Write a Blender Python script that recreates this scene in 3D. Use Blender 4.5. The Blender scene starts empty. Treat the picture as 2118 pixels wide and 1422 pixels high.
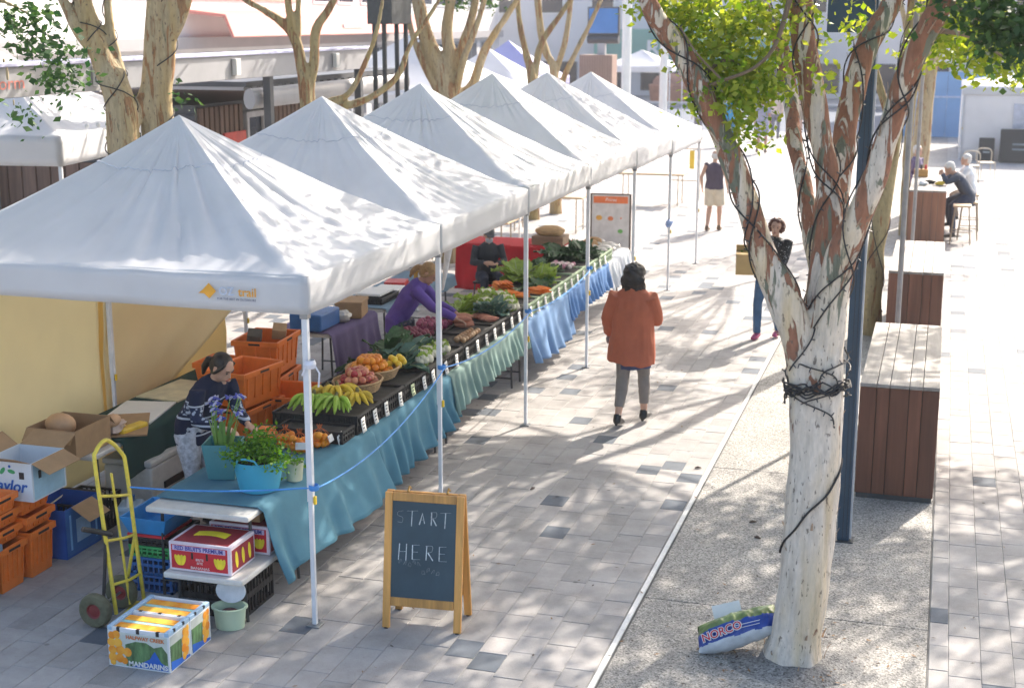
import bpy, bmesh, math, random
import numpy as np
from mathutils import Vector, Matrix, Euler, noise
R = math.radians
random.seed(7)
SC = bpy.context.scene
col = SC.collection

# ---------------------------------------------------------------- camera
cam = bpy.data.cameras.new('camera'); camo = bpy.data.objects.new('camera', cam); col.objects.link(camo)
camo.location = (0, 0, 4.3); camo.rotation_euler = (R(90 - 12.85), 0, R(16.8))
cam.sensor_width = 36; cam.lens = 50.0; cam.clip_end = 600; cam.clip_start = .1
cam.dof.use_dof = True; cam.dof.focus_distance = 11.5; cam.dof.aperture_fstop = 2.4
SC.camera = camo
# ---------------------------------------------------------------- sky, sun, exposure
AZ, EL = R(20), R(35.5)
SUN = Vector((math.sin(AZ) * math.cos(EL), math.cos(AZ) * math.cos(EL), math.sin(EL)))
wd = bpy.data.worlds.new('World'); SC.world = wd; wd.use_nodes = True
nt = wd.node_tree; nt.nodes.clear()
sky = nt.nodes.new('ShaderNodeTexSky'); sky.sky_type = 'NISHITA'; sky.sun_disc = False
sky.sun_elevation = EL; sky.sun_rotation = AZ; sky.air_density = 1.0; sky.dust_density = 4.0; sky.ozone_density = 1.0
bg = nt.nodes.new('ShaderNodeBackground'); bg.inputs[1].default_value = .15
wo = nt.nodes.new('ShaderNodeOutputWorld'); nt.links.new(sky.outputs[0], bg.inputs[0]); nt.links.new(bg.outputs[0], wo.inputs[0])
sl = bpy.data.lights.new('sun', 'SUN'); sl.energy = 4.0; sl.angle = R(.55); sl.color = (1, .91, .80)
so = bpy.data.objects.new('sun', sl); col.objects.link(so); so.location = (8, 20, 20)
so.rotation_euler = (-SUN).to_track_quat('-Z', 'Y').to_euler()
SC.view_settings.view_transform = 'Standard'; SC.view_settings.look = 'None'
SC.view_settings.exposure = 1.4; SC.view_settings.gamma = 1
SC.render.engine = 'CYCLES'; SC.render.resolution_x = 1024; SC.render.resolution_y = 687

# ---------------------------------------------------------------- helpers
def V(*a): return Vector(a if len(a) > 1 else a[0])
def tag(o, label=None, cat=None, group=None, kind=None):
    if label: o['label'] = label
    if cat: o['category'] = cat
    if group: o['group'] = group
    if kind: o['kind'] = kind
    return o
def thing(name, label, cat, loc=(0, 0, 0), rz=0, group=None):
    o = bpy.data.objects.new(name, None); col.objects.link(o); o.empty_display_size = .1
    o.location = loc; o.rotation_euler = (0, 0, rz)
    return tag(o, label, cat, group)
def put(name, me, parent=None, loc=(0, 0, 0), rot=(0, 0, 0), sc=(1, 1, 1)):
    o = bpy.data.objects.new(name, me); col.objects.link(o); o.parent = parent
    o.location = loc; o.rotation_euler = rot; o.scale = sc
    return o
def copy_tree(o, parent=None):
    c = o.copy(); col.objects.link(c); c.parent = parent
    for ch in list(o.children): copy_tree(ch, c)
    return c
def rotm(rot): return Euler(rot).to_matrix() if not isinstance(rot, Matrix) else rot
class MB:
    def __init__(s): s.v = []; s.f = []; s.mi = []; s.m = 0
    def add(s, vs, fs):
        b = len(s.v); s.v += [tuple(p) for p in vs]
        for q in fs: s.f.append(tuple(b + i for i in q)); s.mi.append(s.m)
        return s
    def box(s, c, d, rot=(0, 0, 0), taper=1.0):
        m = rotm(rot); c = V(c); x, y, z = d[0] / 2, d[1] / 2, d[2] / 2
        vs = []
        for k in (-1, 1):
            t = taper if k > 0 else 1
            for (i, j) in ((-1, -1), (1, -1), (1, 1), (-1, 1)): vs.append(c + m @ V(i * x * t, j * y * t, k * z))
        return s.add(vs, [(3, 2, 1, 0), (4, 5, 6, 7), (0, 1, 5, 4), (1, 2, 6, 5), (2, 3, 7, 6), (3, 0, 4, 7)])
    def b2(s, lo, hi):
        return s.box([(a + b) / 2 for a, b in zip(lo, hi)], [b - a for a, b in zip(lo, hi)])
    def tube(s, path, r, n=8, ref=None, caps=True, wob=0, seed=0):
        P = [V(p) for p in path]; k = len(P)
        if not isinstance(r, (list, tuple)): r = [r] * k
        vs = []; prev = V(ref) if ref else None
        for i, p in enumerate(P):
            t = (P[min(i + 1, k - 1)] - P[max(i - 1, 0)]).normalized()
            if prev is None: prev = V(1, 0, 0) if abs(t.x) < .9 else V(0, 1, 0)
            u = prev - t * prev.dot(t)
            if u.length < 1e-5: u = V(0, 1, 0) - t * t.y
            u.normalize(); w = t.cross(u)
            if not ref: prev = u
            a, b = r[i] if isinstance(r[i], (list, tuple)) else (r[i], r[i])
            for j in range(n):
                q = 2 * math.pi * j / n
                d = u * (a * math.cos(q)) + w * (b * math.sin(q))
                if wob: d *= 1 + wob * noise.noise((p + d * 2.5) * 3 + V(seed, 0, 0))
                vs.append(p + d)
        fs = [(i * n + j, i * n + (j + 1) % n, (i + 1) * n + (j + 1) % n, (i + 1) * n + j) for i in range(k - 1) for j in range(n)]
        if caps: fs += [tuple(range(n - 1, -1, -1)), tuple((k - 1) * n + j for j in range(n))]
        return s.add(vs, fs)
    def ell(s, c, r, n=12, m=8, rot=(0, 0, 0), nz=0, ns=4, seed=0):
        if not isinstance(r, (list, tuple)): r = (r, r, r)
        c = V(c); M_ = rotm(rot); vs = []
        for i in range(m + 1):
            th = math.pi * i / m
            for j in range(n):
                ph = 2 * math.pi * j / n
                d = V(math.sin(th) * math.cos(ph), math.sin(th) * math.sin(ph), math.cos(th))
                k = 1 + (nz * noise.noise(d * ns + V(seed, seed * .7, 0)) if nz else 0)
                vs.append(c + M_ @ V(d.x * r[0] * k, d.y * r[1] * k, d.z * r[2] * k))
        fs = []
        for i in range(m):
            for j in range(n):
                a, b, c_, d_ = i * n + j, i * n + (j + 1) % n, (i + 1) * n + (j + 1) % n, (i + 1) * n + j
                fs.append((a, d_, c_, b))
        return s.add(vs, fs)
    def grid(s, fn, nu, nv):
        vs = [fn(i / nu, j / nv) for i in range(nu + 1) for j in range(nv + 1)]
        return s.add(vs, [(i * (nv + 1) + j, (i + 1) * (nv + 1) + j, (i + 1) * (nv + 1) + j + 1, i * (nv + 1) + j + 1) for i in range(nu) for j in range(nv)])
    def lathe(s, prof, n=20, c=(0, 0, 0), rot=(0, 0, 0), sx=1, sy=1):
        c = V(c); m = rotm(rot)
        vs = [c + m @ V(r * sx * math.cos(2 * math.pi * j / n), r * sy * math.sin(2 * math.pi * j / n), z) for r, z in prof for j in range(n)]
        k = len(prof)
        return s.add(vs, [(i * n + j, i * n + (j + 1) % n, (i + 1) * n + (j + 1) % n, (i + 1) * n + j) for i in range(k - 1) for j in range(n)])
    def prism(s, pts, d0, d1, fr=None):
        """polygon pts in (a,b), extruded d0..d1; fr maps (a,b,d)->xyz"""
        fr = fr or (lambda a, b, d: (a, b, d)); n = len(pts)
        vs = [fr(a, b, d0) for a, b in pts] + [fr(a, b, d1) for a, b in pts]
        return s.add(vs, [tuple(range(n - 1, -1, -1)), tuple(range(n, 2 * n))] + [(i, (i + 1) % n, n + (i + 1) % n, n + i) for i in range(n)])
    def mesh(s, name, mats, smooth=35):
        me = bpy.data.meshes.new(name); me.from_pydata(s.v, [], s.f)
        for m in (mats if isinstance(mats, (list, tuple)) else [mats]): me.materials.append(m)
        if any(s.mi): me.polygons.foreach_set('material_index', s.mi)
        if smooth:
            me.polygons.foreach_set('use_smooth', [True] * len(me.polygons))
            if smooth < 180: me.set_sharp_from_angle(angle=R(smooth))
        me.update(); return me
    def build(s, name, mats, parent=None, loc=(0, 0, 0), rot=(0, 0, 0), smooth=35, bev=0, sub=0, solid=0, fixn=False):
        me = s.mesh(name, mats, smooth)
        if fixn:
            bm = bmesh.new(); bm.from_mesh(me); bmesh.ops.recalc_face_normals(bm, faces=bm.faces); bm.to_mesh(me); bm.free()
        o = put(name, me, parent, loc, rot)
        if solid: md = o.modifiers.new('s', 'SOLIDIFY'); md.thickness = solid; md.offset = 0
        if bev:
            md = o.modifiers.new('b', 'BEVEL'); md.width = bev; md.segments = 2; md.limit_method = 'ANGLE'; md.angle_limit = R(40)
        if sub: md = o.modifiers.new('s', 'SUBSURF'); md.levels = sub; md.render_levels = sub
        return o
def evalmesh(o):
    dg = bpy.context.evaluated_depsgraph_get(); dg.update()
    return bpy.data.meshes.new_from_object(o.evaluated_get(dg))
def fuse(mb, name, mats, parent=None, voxel=.01, smooth_it=4, loc=(0, 0, 0), rot=(0, 0, 0), fn=None):
    """one continuous skin over overlapping solids"""
    me = mb.mesh(name, mats, 180)
    bm = bmesh.new(); bm.from_mesh(me); bmesh.ops.remove_doubles(bm, verts=bm.verts, dist=1e-5); bmesh.ops.recalc_face_normals(bm, faces=bm.faces); bm.to_mesh(me); bm.free()
    o = put(name, me)
    md = o.modifiers.new('r', 'REMESH'); md.mode = 'VOXEL'; md.voxel_size = voxel; md.use_smooth_shade = True
    if smooth_it: md = o.modifiers.new('s', 'SMOOTH'); md.factor = .5; md.iterations = smooth_it
    me2 = evalmesh(o); o.modifiers.clear(); o.data = me2; bpy.data.meshes.remove(me); me2.name = name
    if not me2.materials: me2.materials.append(mats[0] if isinstance(mats, (list, tuple)) else mats)
    if fn:
        me2.calc_loop_triangles()
        nn = len(me2.vertices); co = np.empty(nn * 3); me2.vertices.foreach_get('co', co); co = co.reshape(-1, 3)
        no = np.empty(nn * 3); me2.vertex_normals.foreach_get('vector', no); no = no.reshape(-1, 3)
        d = np.array([fn(Vector(p)) for p in co]); co = co + no * d[:, None]
        me2.vertices.foreach_set('co', co.ravel())
    me2.polygons.foreach_set('use_smooth', [True] * len(me2.polygons)); me2.update()
    o.parent = parent; o.location = loc; o.rotation_euler = rot
    return o
def curve(pts, n=8):
    """Catmull-Rom through pts"""
    P = [V(p) for p in pts]; P = [P[0] * 2 - P[1]] + P + [P[-1] * 2 - P[-2]]; out = []
    for i in range(1, len(P) - 2):
        for k in range(n):
            t = k / n; a, b, c, d = P[i - 1], P[i], P[i + 1], P[i + 2]
            out.append(.5 * ((2 * b) + (c - a) * t + (2 * a - 5 * b + 4 * c - d) * t * t + (3 * b - a - 3 * c + d) * t ** 3))
    out.append(P[-2]); return out
def lerp(a, b, t): return a + (b - a) * t
def interp(xs, ys, x):
    return float(np.interp(x, xs, ys))
def text(txt, size, mat, parent, loc, rot, ext=.0008, name='lettering', align='CENTER', sx=1, shear=0, bold=0):
    c = bpy.data.curves.new(name, 'FONT'); c.body = txt; c.size = size; c.align_x = align; c.align_y = 'CENTER'; c.extrude = ext; c.shear = shear; c.offset = bold
    c.resolution_u = 3
    o = bpy.data.objects.new(name, c); col.objects.link(o); me = evalmesh(o); bpy.data.objects.remove(o); bpy.data.curves.remove(c)
    me.materials.clear(); me.materials.append(mat)
    return put(name, me, parent, loc, rot, (sx, 1, 1))

# ---------------------------------------------------------------- materials
MC = {}
def nodes(name):
    m = bpy.data.materials.new(name); m.use_nodes = True; t = m.node_tree
    b = t.nodes['Principled BSDF']; return m, t, b
def N(t, typ, **kw):
    n = t.nodes.new('ShaderNode' + typ)
    for k, v in kw.items():
        if k in n.inputs: n.inputs[k].default_value = v
        else: setattr(n, k, v)
    return n
def coords(t, scale=(1, 1, 1), kind='Object'):
    tc = N(t, 'TexCoord'); mp = N(t, 'Mapping'); mp.inputs['Scale'].default_value = scale
    t.links.new(tc.outputs[kind], mp.inputs[0]); return mp.outputs[0]
def ramp(t, src, stops, mode='LINEAR'):
    r = N(t, 'ValToRGB'); e = r.color_ramp.elements; r.color_ramp.interpolation = mode
    while len(e) < len(stops): e.new(.5)
    for i, (p, c) in enumerate(stops): e[i].position = p; e[i].color = (*c, 1) if len(c) == 3 else c
    t.links.new(src, r.inputs[0]); return r.outputs[0]
def mixc(t, fac, a, b, blend='MIX'):
    m = N(t, 'Mix', data_type='RGBA', blend_type=blend)
    for k, v in ((0, fac), (6, a), (7, b)):
        if hasattr(v, 'is_output'): t.links.new(v, m.inputs[k])
        else: m.inputs[k].default_value = v if k == 0 else ((*v, 1) if len(v) == 3 else v)
    return m.outputs[2]
def bumpn(t, b, src, strength, dist=.01):
    n = N(t, 'Bump'); n.inputs['Strength'].default_value = strength; n.inputs['Distance'].default_value = dist
    t.links.new(src, n.inputs['Height']); t.links.new(n.outputs[0], b.inputs['Normal'])
def mat(name, c, rough=.6, var=.18, scale=6, bump=0, bscale=60, metal=0, stretch=(1, 1, 1), spec=.5, transl=0, dirt=0, emit=0):
    if name in MC: return MC[name]
    m, t, b = nodes(name); co = coords(t, stretch)
    n1 = N(t, 'TexNoise', Scale=scale, Detail=5.0, Roughness=.6); t.links.new(co, n1.inputs['Vector'])
    lo = tuple(max(0, x * (1 - var)) for x in c); hi = tuple(min(1, x * (1 + var)) for x in c)
    oi = N(t, 'ObjectInfo')
    out = ramp(t, n1.outputs[0], [(.3, lo), (.7, hi)])
    hs = N(t, 'HueSaturation'); mr = N(t, 'MapRange'); mr.inputs[3].default_value = 1 - var * .5; mr.inputs[4].default_value = 1 + var * .5
    t.links.new(oi.outputs['Random'], mr.inputs[0]); t.links.new(mr.outputs[0], hs.inputs['Value']); t.links.new(out, hs.inputs['Color']); out = hs.outputs[0]
    if dirt:
        n2 = N(t, 'TexNoise', Scale=scale * .45, Detail=8.0, Roughness=.75); t.links.new(co, n2.inputs['Vector'])
        f = ramp(t, n2.outputs[0], [(.48, (0, 0, 0)), (.72, (dirt, dirt, dirt))]); out = mixc(t, f, out, (.09, .075, .06))
    t.links.new(out, b.inputs['Base Color']); b.inputs['Roughness'].default_value = rough; b.inputs['Metallic'].default_value = metal
    b.inputs['Specular IOR Level'].default_value = spec
    if bump:
        n3 = N(t, 'TexNoise', Scale=bscale, Detail=4.0); t.links.new(co, n3.inputs['Vector']); bumpn(t, b, n3.outputs[0], bump)
    if transl:
        tr = N(t, 'BsdfTranslucent'); t.links.new(out, tr.inputs[0]); mx = N(t, 'MixShader'); mx.inputs[0].default_value = transl
        t.links.new(b.outputs[0], mx.inputs[1]); t.links.new(tr.outputs[0], mx.inputs[2]); t.links.new(mx.outputs[0], t.nodes['Material Output'].inputs[0])
    MC[name] = m; return m
def mat_leaf(name, c1, c2, transl=.45):
    m, t, b = nodes(name); g = N(t, 'NewGeometry')
    out = ramp(t, g.outputs['Random Per Island'], [(0, c1), (1, c2)])
    t.links.new(out, b.inputs['Base Color']); b.inputs['Roughness'].default_value = .5; b.inputs['Specular IOR Level'].default_value = .3
    tr = N(t, 'BsdfTranslucent'); hs = N(t, 'HueSaturation', Value=1.5, Saturation=1.1); hs.inputs['Hue'].default_value = .485; t.links.new(out, hs.inputs['Color']); t.links.new(hs.outputs[0], tr.inputs[0])
    mx = N(t, 'MixShader'); mx.inputs[0].default_value = transl
    t.links.new(b.outputs[0], mx.inputs[1]); t.links.new(tr.outputs[0], mx.inputs[2]); t.links.new(mx.outputs[0], t.nodes['Material Output'].inputs[0])
    return m
def mat_bark(name, pale, brown, green, zs=(0, 3), amt=(.25, .7)):
    m, t, b = nodes(name); co = coords(t, (1, 1, .16)); cf = coords(t, (1, 1, .35))
    n1 = N(t, 'TexNoise', Scale=11.0, Detail=7.0, Roughness=.55, Distortion=.9); t.links.new(co, n1.inputs['Vector'])
    n2 = N(t, 'TexNoise', Scale=12.0, Detail=7.0, Distortion=.8); n2.noise_dimensions = '4D'; n2.inputs['W'].default_value = 3.7; t.links.new(co, n2.inputs['Vector'])
    n3 = N(t, 'TexNoise', Scale=38.0, Detail=5.0); t.links.new(cf, n3.inputs['Vector'])
    sx = N(t, 'SeparateXYZ'); tc = N(t, 'TexCoord'); t.links.new(tc.outputs['Object'], sx.inputs[0])
    mr = N(t, 'MapRange'); mr.inputs[1].default_value = zs[0]; mr.inputs[2].default_value = zs[1]; mr.inputs[3].default_value = amt[0] - .5; mr.inputs[4].default_value = amt[1] - .5
    t.links.new(sx.outputs[2], mr.inputs[0])
    ad = N(t, 'Math', operation='MULTIPLY_ADD'); ad.inputs[1].default_value = .35; t.links.new(mr.outputs[0], ad.inputs[0]); t.links.new(n1.outputs[0], ad.inputs[2])
    f1 = ramp(t, ad.outputs[0], [(.5, (0, 0, 0)), (.525, (1, 1, 1))])
    ad2 = N(t, 'Math', operation='MULTIPLY_ADD'); ad2.inputs[1].default_value = .3; t.links.new(mr.outputs[0], ad2.inputs[0]); t.links.new(n2.outputs[0], ad2.inputs[2])
    f2 = ramp(t, ad2.outputs[0], [(.6, (0, 0, 0)), (.63, (1, 1, 1))])
    base = mixc(t, ramp(t, n3.outputs[0], [(.35, (0, 0, 0)), (.7, (1, 1, 1))]), tuple(x * .82 for x in pale), pale)
    yl = N(t, 'TexNoise', Scale=5.0, Detail=3.0); t.links.new(co, yl.inputs['Vector'])
    base = mixc(t, ramp(t, yl.outputs[0], [(.46, (0, 0, 0)), (.68, (.85, .85, .85))]), base, (pale[0] * .9, pale[1] * .8, pale[2] * .58))
    br = mixc(t, n3.outputs[0], tuple(x * .6 for x in brown), tuple(min(1, x * 1.35) for x in brown))
    o = mixc(t, f1, base, br); o = mixc(t, f2, o, green)
    fl = N(t, 'TexNoise', Scale=44.0, Detail=4.0, Roughness=.55, Distortion=.4); fl.noise_dimensions = '4D'; fl.inputs['W'].default_value = 8; t.links.new(cf, fl.inputs['Vector'])
    o = mixc(t, ramp(t, fl.outputs[0], [(.6, (0, 0, 0)), (.66, (.8, .8, .8))]), o, (.13, .10, .08))
    gr = N(t, 'TexNoise', Scale=20.0, Detail=8.0, Roughness=.7); gr.noise_dimensions = '4D'; gr.inputs['W'].default_value = 2.2; t.links.new(coords(t, (1, 1, .09)), gr.inputs['Vector'])
    o = mixc(t, 1.0, o, ramp(t, gr.outputs[0], [(.32, (.74, .72, .70)), (.55, (1, 1, 1))]), 'MULTIPLY')
    t.links.new(o, b.inputs['Base Color']); b.inputs['Roughness'].default_value = .8; b.inputs['Specular IOR Level'].default_value = .2
    sm = N(t, 'Math', operation='MULTIPLY_ADD'); sm.inputs[1].default_value = -.8; t.links.new(f1, sm.inputs[0]); t.links.new(n3.outputs[0], sm.inputs[2])
    bumpn(t, b, sm.outputs[0], .85, .012); return m
def mat_wood(name, c, rough=.55, scale=14, axis=2, var=.35):
    if name in MC: return MC[name]
    st = [1, 1, 1]; st[axis] = .06
    m, t, b = nodes(name); co = coords(t, st); oi = N(t, 'ObjectInfo')
    vm = N(t, 'VectorMath', operation='ADD'); t.links.new(co, vm.inputs[0]); cx = N(t, 'CombineXYZ'); mu = N(t, 'Math', operation='MULTIPLY'); mu.inputs[1].default_value = 13
    t.links.new(oi.outputs['Random'], mu.inputs[0]); t.links.new(mu.outputs[0], cx.inputs[0]); t.links.new(mu.outputs[0], cx.inputs[1]); t.links.new(cx.outputs[0], vm.inputs[1])
    n1 = N(t, 'TexNoise', Scale=scale, Detail=6.0, Roughness=.65, Distortion=.5); t.links.new(vm.outputs[0], n1.inputs['Vector'])
    out = ramp(t, n1.outputs[0], [(.3, tuple(x * (1 - var) for x in c)), (.7, tuple(min(1, x * (1 + var)) for x in c))])
    hs = N(t, 'HueSaturation'); mr = N(t, 'MapRange'); mr.inputs[3].default_value = .8; mr.inputs[4].default_value = 1.2
    t.links.new(oi.outputs['Random'], mr.inputs[0]); t.links.new(mr.outputs[0], hs.inputs['Value']); t.links.new(out, hs.inputs['Color'])
    t.links.new(hs.outputs[0], b.inputs['Base Color']); b.inputs['Roughness'].default_value = rough
    bumpn(t, b, n1.outputs[0], .25, .004); MC[name] = m; return m
def mat_paver(name, c, var=.12):
    m, t, b = nodes(name); co = coords(t, (1, 1, 1)); g = N(t, 'NewGeometry'); oi = N(t, 'ObjectInfo')
    ad = N(t, 'Math', operation='ADD'); t.links.new(g.outputs['Random Per Island'], ad.inputs[0]); t.links.new(oi.outputs['Random'], ad.inputs[1])
    fr = N(t, 'Math', operation='FRACT'); t.links.new(ad.outputs[0], fr.inputs[0])
    base = ramp(t, fr.outputs[0], [(0, tuple(x * (1 - var) for x in c)), (.5, c), (1, (c[0] * (1 + var), c[1] * (1 + var * .8), c[2] * (1 + var * .7)))])
    wp = N(t, 'NewGeometry')
    n1 = N(t, 'TexNoise', Scale=2.2, Detail=6.0, Roughness=.7); t.links.new(wp.outputs['Position'], n1.inputs['Vector'])
    n2 = N(t, 'TexNoise', Scale=160.0, Detail=3.0, Roughness=.6); t.links.new(wp.outputs['Position'], n2.inputs['Vector'])
    st = ramp(t, n1.outputs[0], [(.3, (.74, .73, .72)), (.62, (1.06, 1.06, 1.06))])
    o = mixc(t, 1.0, base, st, 'MULTIPLY'); o = mixc(t, 1.0, o, ramp(t, n2.outputs[0], [(.3, (.84, .84, .84)), (.7, (1.12, 1.12, 1.12))]), 'MULTIPLY')
    sp = N(t, 'TexNoise', Scale=9.0, Detail=8.0, Roughness=.8); t.links.new(wp.outputs['Position'], sp.inputs['Vector'])
    o = mixc(t, ramp(t, sp.outputs[0], [(.58, (0, 0, 0)), (.7, (.4, .4, .4))]), o, (.09, .08, .07))
    gm = N(t, 'TexVoronoi', Scale=3.1); t.links.new(wp.outputs['Position'], gm.inputs['Vector']); o = mixc(t, ramp(t, gm.outputs['Distance'], [(.045, (.6, .6, .6)), (.07, (0, 0, 0))]), o, (.11, .10, .095))
    t.links.new(o, b.inputs['Base Color']); b.inputs['Roughness'].default_value = .8; b.inputs['Specular IOR Level'].default_value = .3
    bumpn(t, b, n2.outputs[0], .25, .003); return m
def mat_aggregate(name, c):
    m, t, b = nodes(name); g = N(t, 'NewGeometry')
    vo = N(t, 'TexVoronoi', Scale=85.0); t.links.new(g.outputs['Position'], vo.inputs['Vector'])
    sx = N(t, 'SeparateColor'); t.links.new(vo.outputs['Color'], sx.inputs[0])
    o = ramp(t, sx.outputs[0], [(0, tuple(x * .3 for x in c)), (.25, tuple(x * .75 for x in c)), (.5, c), (.8, tuple(min(1, x * 1.2) for x in c)), (1, tuple(min(1, x * 1.6) for x in c))])
    n1 = N(t, 'TexNoise', Scale=1.4, Detail=6.0, Roughness=.65); t.links.new(g.outputs['Position'], n1.inputs['Vector'])
    o = mixc(t, 1.0, o, ramp(t, n1.outputs[0], [(.3, (.7, .7, .7)), (.65, (1.1, 1.09, 1.06))]), 'MULTIPLY')
    t.links.new(o, b.inputs['Base Color']); b.inputs['Roughness'].default_value = .75
    bumpn(t, b, vo.outputs['Distance'], .5, .006); return m

white = mat('white_plastic', (.72, .72, .70), .45, .06, 5)
dirtywhite = mat('worn_white_plastic', (.66, .64, .60), .5, .1, 7, dirt=.25)
black = mat('black_plastic', (.018, .018, .02), .45, .3, 20, bump=.1)
steel = mat('white_painted_steel', (.68, .69, .72), .35, .06, 9)
greysteel = mat('grey_steel', (.28, .29, .30), .35, .15, 12, metal=.7)
darksteel = mat('dark_steel', (.04, .045, .05), .4, .2, 12)
orangep = mat('orange_plastic', (.80, .19, .025), .45, .14, 5, dirt=.2)
bluep = mat('blue_plastic', (.03, .13, .36), .4, .15, 6)
cardb = mat('cardboard', (.40, .25, .13), .8, .1, 9, bump=.1, bscale=200)
paper = mat('paper', (.74, .73, .70), .7, .05, 5)
skin = mat('skin_light', (.52, .30, .21), .5, .08, 14)
skin2 = mat('skin_tan', (.42, .22, .14), .5, .08, 14)
hairb = mat('black_hair', (.016, .011, .009), .45, .4, 60, bump=.5, bscale=140, stretch=(1, 1, .3))
hairr = mat('auburn_hair', (.085, .028, .016), .5, .4, 50, bump=.6, bscale=110)
hairw = mat('white_hair', (.6, .57, .53), .6, .15, 50, bump=.5, bscale=120)
wood_orange = mat_wood('varnished_pine', (.55, .27, .07), .4)
leafm = mat_leaf('leaf_mid', (.05, .12, .012), (.13, .23, .02))
leafl = mat_leaf('leaf_light', (.13, .25, .02), (.40, .44, .07), .5)
leafd = mat_leaf('leaf_dark', (.015, .055, .018), (.06, .13, .03), .3)
# ================================================================ GROUND
def mat_far_paving():
    m, t, b = nodes('far_paving'); g = N(t, 'NewGeometry')
    br = N(t, 'TexBrick', Scale=1.0); br.inputs['Color1'].default_value = (.40, .385, .37, 1); br.inputs['Color2'].default_value = (.34, .33, .325, 1); br.inputs['Mortar'].default_value = (.30, .29, .28, 1)
    br.inputs['Brick Width'].default_value = .42; br.inputs['Row Height'].default_value = .213; br.inputs['Mortar Size'].default_value = .006
    mp = N(t, 'Mapping'); mp.inputs['Rotation'].default_value = (0, 0, R(90)); t.links.new(g.outputs['Position'], mp.inputs[0]); t.links.new(mp.outputs[0], br.inputs[0])
    n = N(t, 'TexNoise', Scale=1.2, Detail=6.0); t.links.new(g.outputs['Position'], n.inputs[0])
    o = mixc(t, 1.0, br.outputs[0], ramp(t, n.outputs[0], [(.3, (.8, .8, .8)), (.7, (1.05, 1.05, 1.05))]), 'MULTIPLY')
    t.links.new(o, b.inputs['Base Color']); b.inputs['Roughness'].default_value = .85; return m
MB().b2((-90, -15, -.3), (90, 170, -.012)).build('ground', mat_far_paving(), smooth=0)['kind'] = 'structure'
P_light = mat_paver('paver_light', (.36, .345, .335)); P_dark = mat_paver('paver_dark', (.125, .145, .172), .15)
fwd = Vector((-.2818, .9334, -.2224)); rgt = Vector((.9573, .2890, 0)); upv = rgt.cross(fwd)
def onscreen(p, m=.02):
    v = Vector(p) - camo.location; k = v.dot(fwd)
    if k < 1: return False
    return abs(v.dot(rgt) / k) < .36 + m and abs(v.dot(upv) / k) < .2417 + m
pav_cache = {}
def paver_mesh(w, l, dark):
    key = (round(w, 3), round(l, 3), dark)
    if key not in pav_cache:
        mb = MB(); mb.add(*paver_geo(0, 0, 0, w, l)); pav_cache[key] = mb.mesh('paver', P_dark if dark else P_light, 0)
    return pav_cache[key]
def paver_geo(x, y, z, w, l):
    i = .0035; hw, hl = w / 2 - .002, l / 2 - .002
    vs = [(x + a * (hw - s), y + b * (hl - s), z + h) for h, s in ((-.03, 0), (-.003, 0), (0, i)) for a, b in ((-1, -1), (1, -1), (1, 1), (-1, 1))]
    fs = [(8, 9, 10, 11)] + [(k * 4 + j, k * 4 + (j + 1) % 4, k * 4 + 4 + (j + 1) % 4, k * 4 + 4 + j) for k in (0, 1) for j in range(4)]
    return vs, fs
def paving(name, x0, sgn, ncol, y0, y1, nmax, rnd, darkrows, first=None):
    root = put(name, MB().b2((min(x0, x0 + sgn * ncol * .213) , y0, -.03), (max(x0, x0 + sgn * ncol * .213), y1, -.0065)).mesh(name, mat('paver_joint_sand', (.42, .41, .40), .9, .1, 8), 0)); root['kind'] = 'structure'
    pcs = []
    x = x0
    for c in range(ncol):
        w = first if (c == 0 and first) else .213
        xc = x + sgn * w / 2; x += sgn * w
        y = y0 + rnd.random() * .4
        while y < y1:
            dark = rnd.random() < (.11 if c % 3 == darkrows else .04)
            l = .27 if dark else rnd.choice((.27, .405, .405, .54))
            if y + l > y1: break
            pcs.append((xc, y + l / 2, rnd.uniform(-.0015, .0015), w, l, dark)); y += l
    vis = [q for q in pcs if onscreen(q[:3], 0) and not (q[0] < -4.75 and q[1] > 11)]
    vis.sort(key=lambda q: q[1] * q[1] / (q[3] * q[4]) ** .5); big = set(id(q) for q in vis[:nmax])
    mb = MB()
    for q in pcs:
        if id(q) in big: put('paver', paver_mesh(q[3], q[4], q[5]), root, q[:3])
        else: mb.m = 1 if q[5] else 0; mb.add(*paver_geo(*q[:5]))
    mb.build('paver_field', [P_light, P_dark], root, smooth=0)['kind'] = 'stuff'
    return root
rp = random.Random(11)
paving('promenade_paving', -2.035, -1, 36, 6.6, 34, 295, rp, 1)
paving('plaza_paving', .125, 1, 14, 7.6, 34, 230, rp, 2, first=.13)
# aggregate strip between the two pavings
agg = mat_aggregate('exposed_aggregate', (.31, .295, .275))
st = put('aggregate_strip', MB().b2((-2.03, 5, -.05), (.12, 58, -.008)).mesh('aggregate_strip', mat('strip_joint', (.10, .10, .10), .9), 0)); st['kind'] = 'structure'
ys = [5, 6.6, 10.02, 13.4, 16.8, 20.2, 23.6, 27, 30.4, 33.8, 44, 58]
for a, b in zip(ys[:-1], ys[1:]):
    MB().b2((-1.965, a + .005, -.04), (.112, b - .005, .001)).build('slab', agg, st, smooth=0, bev=.003)
MB().b2((-2.022, 6, -.03), (-1.984, 40, .005)).build('edge_trim', mat('white_edge_trim', (.72, .71, .69), .6, .1, 30, dirt=.15), st, smooth=0)
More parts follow.
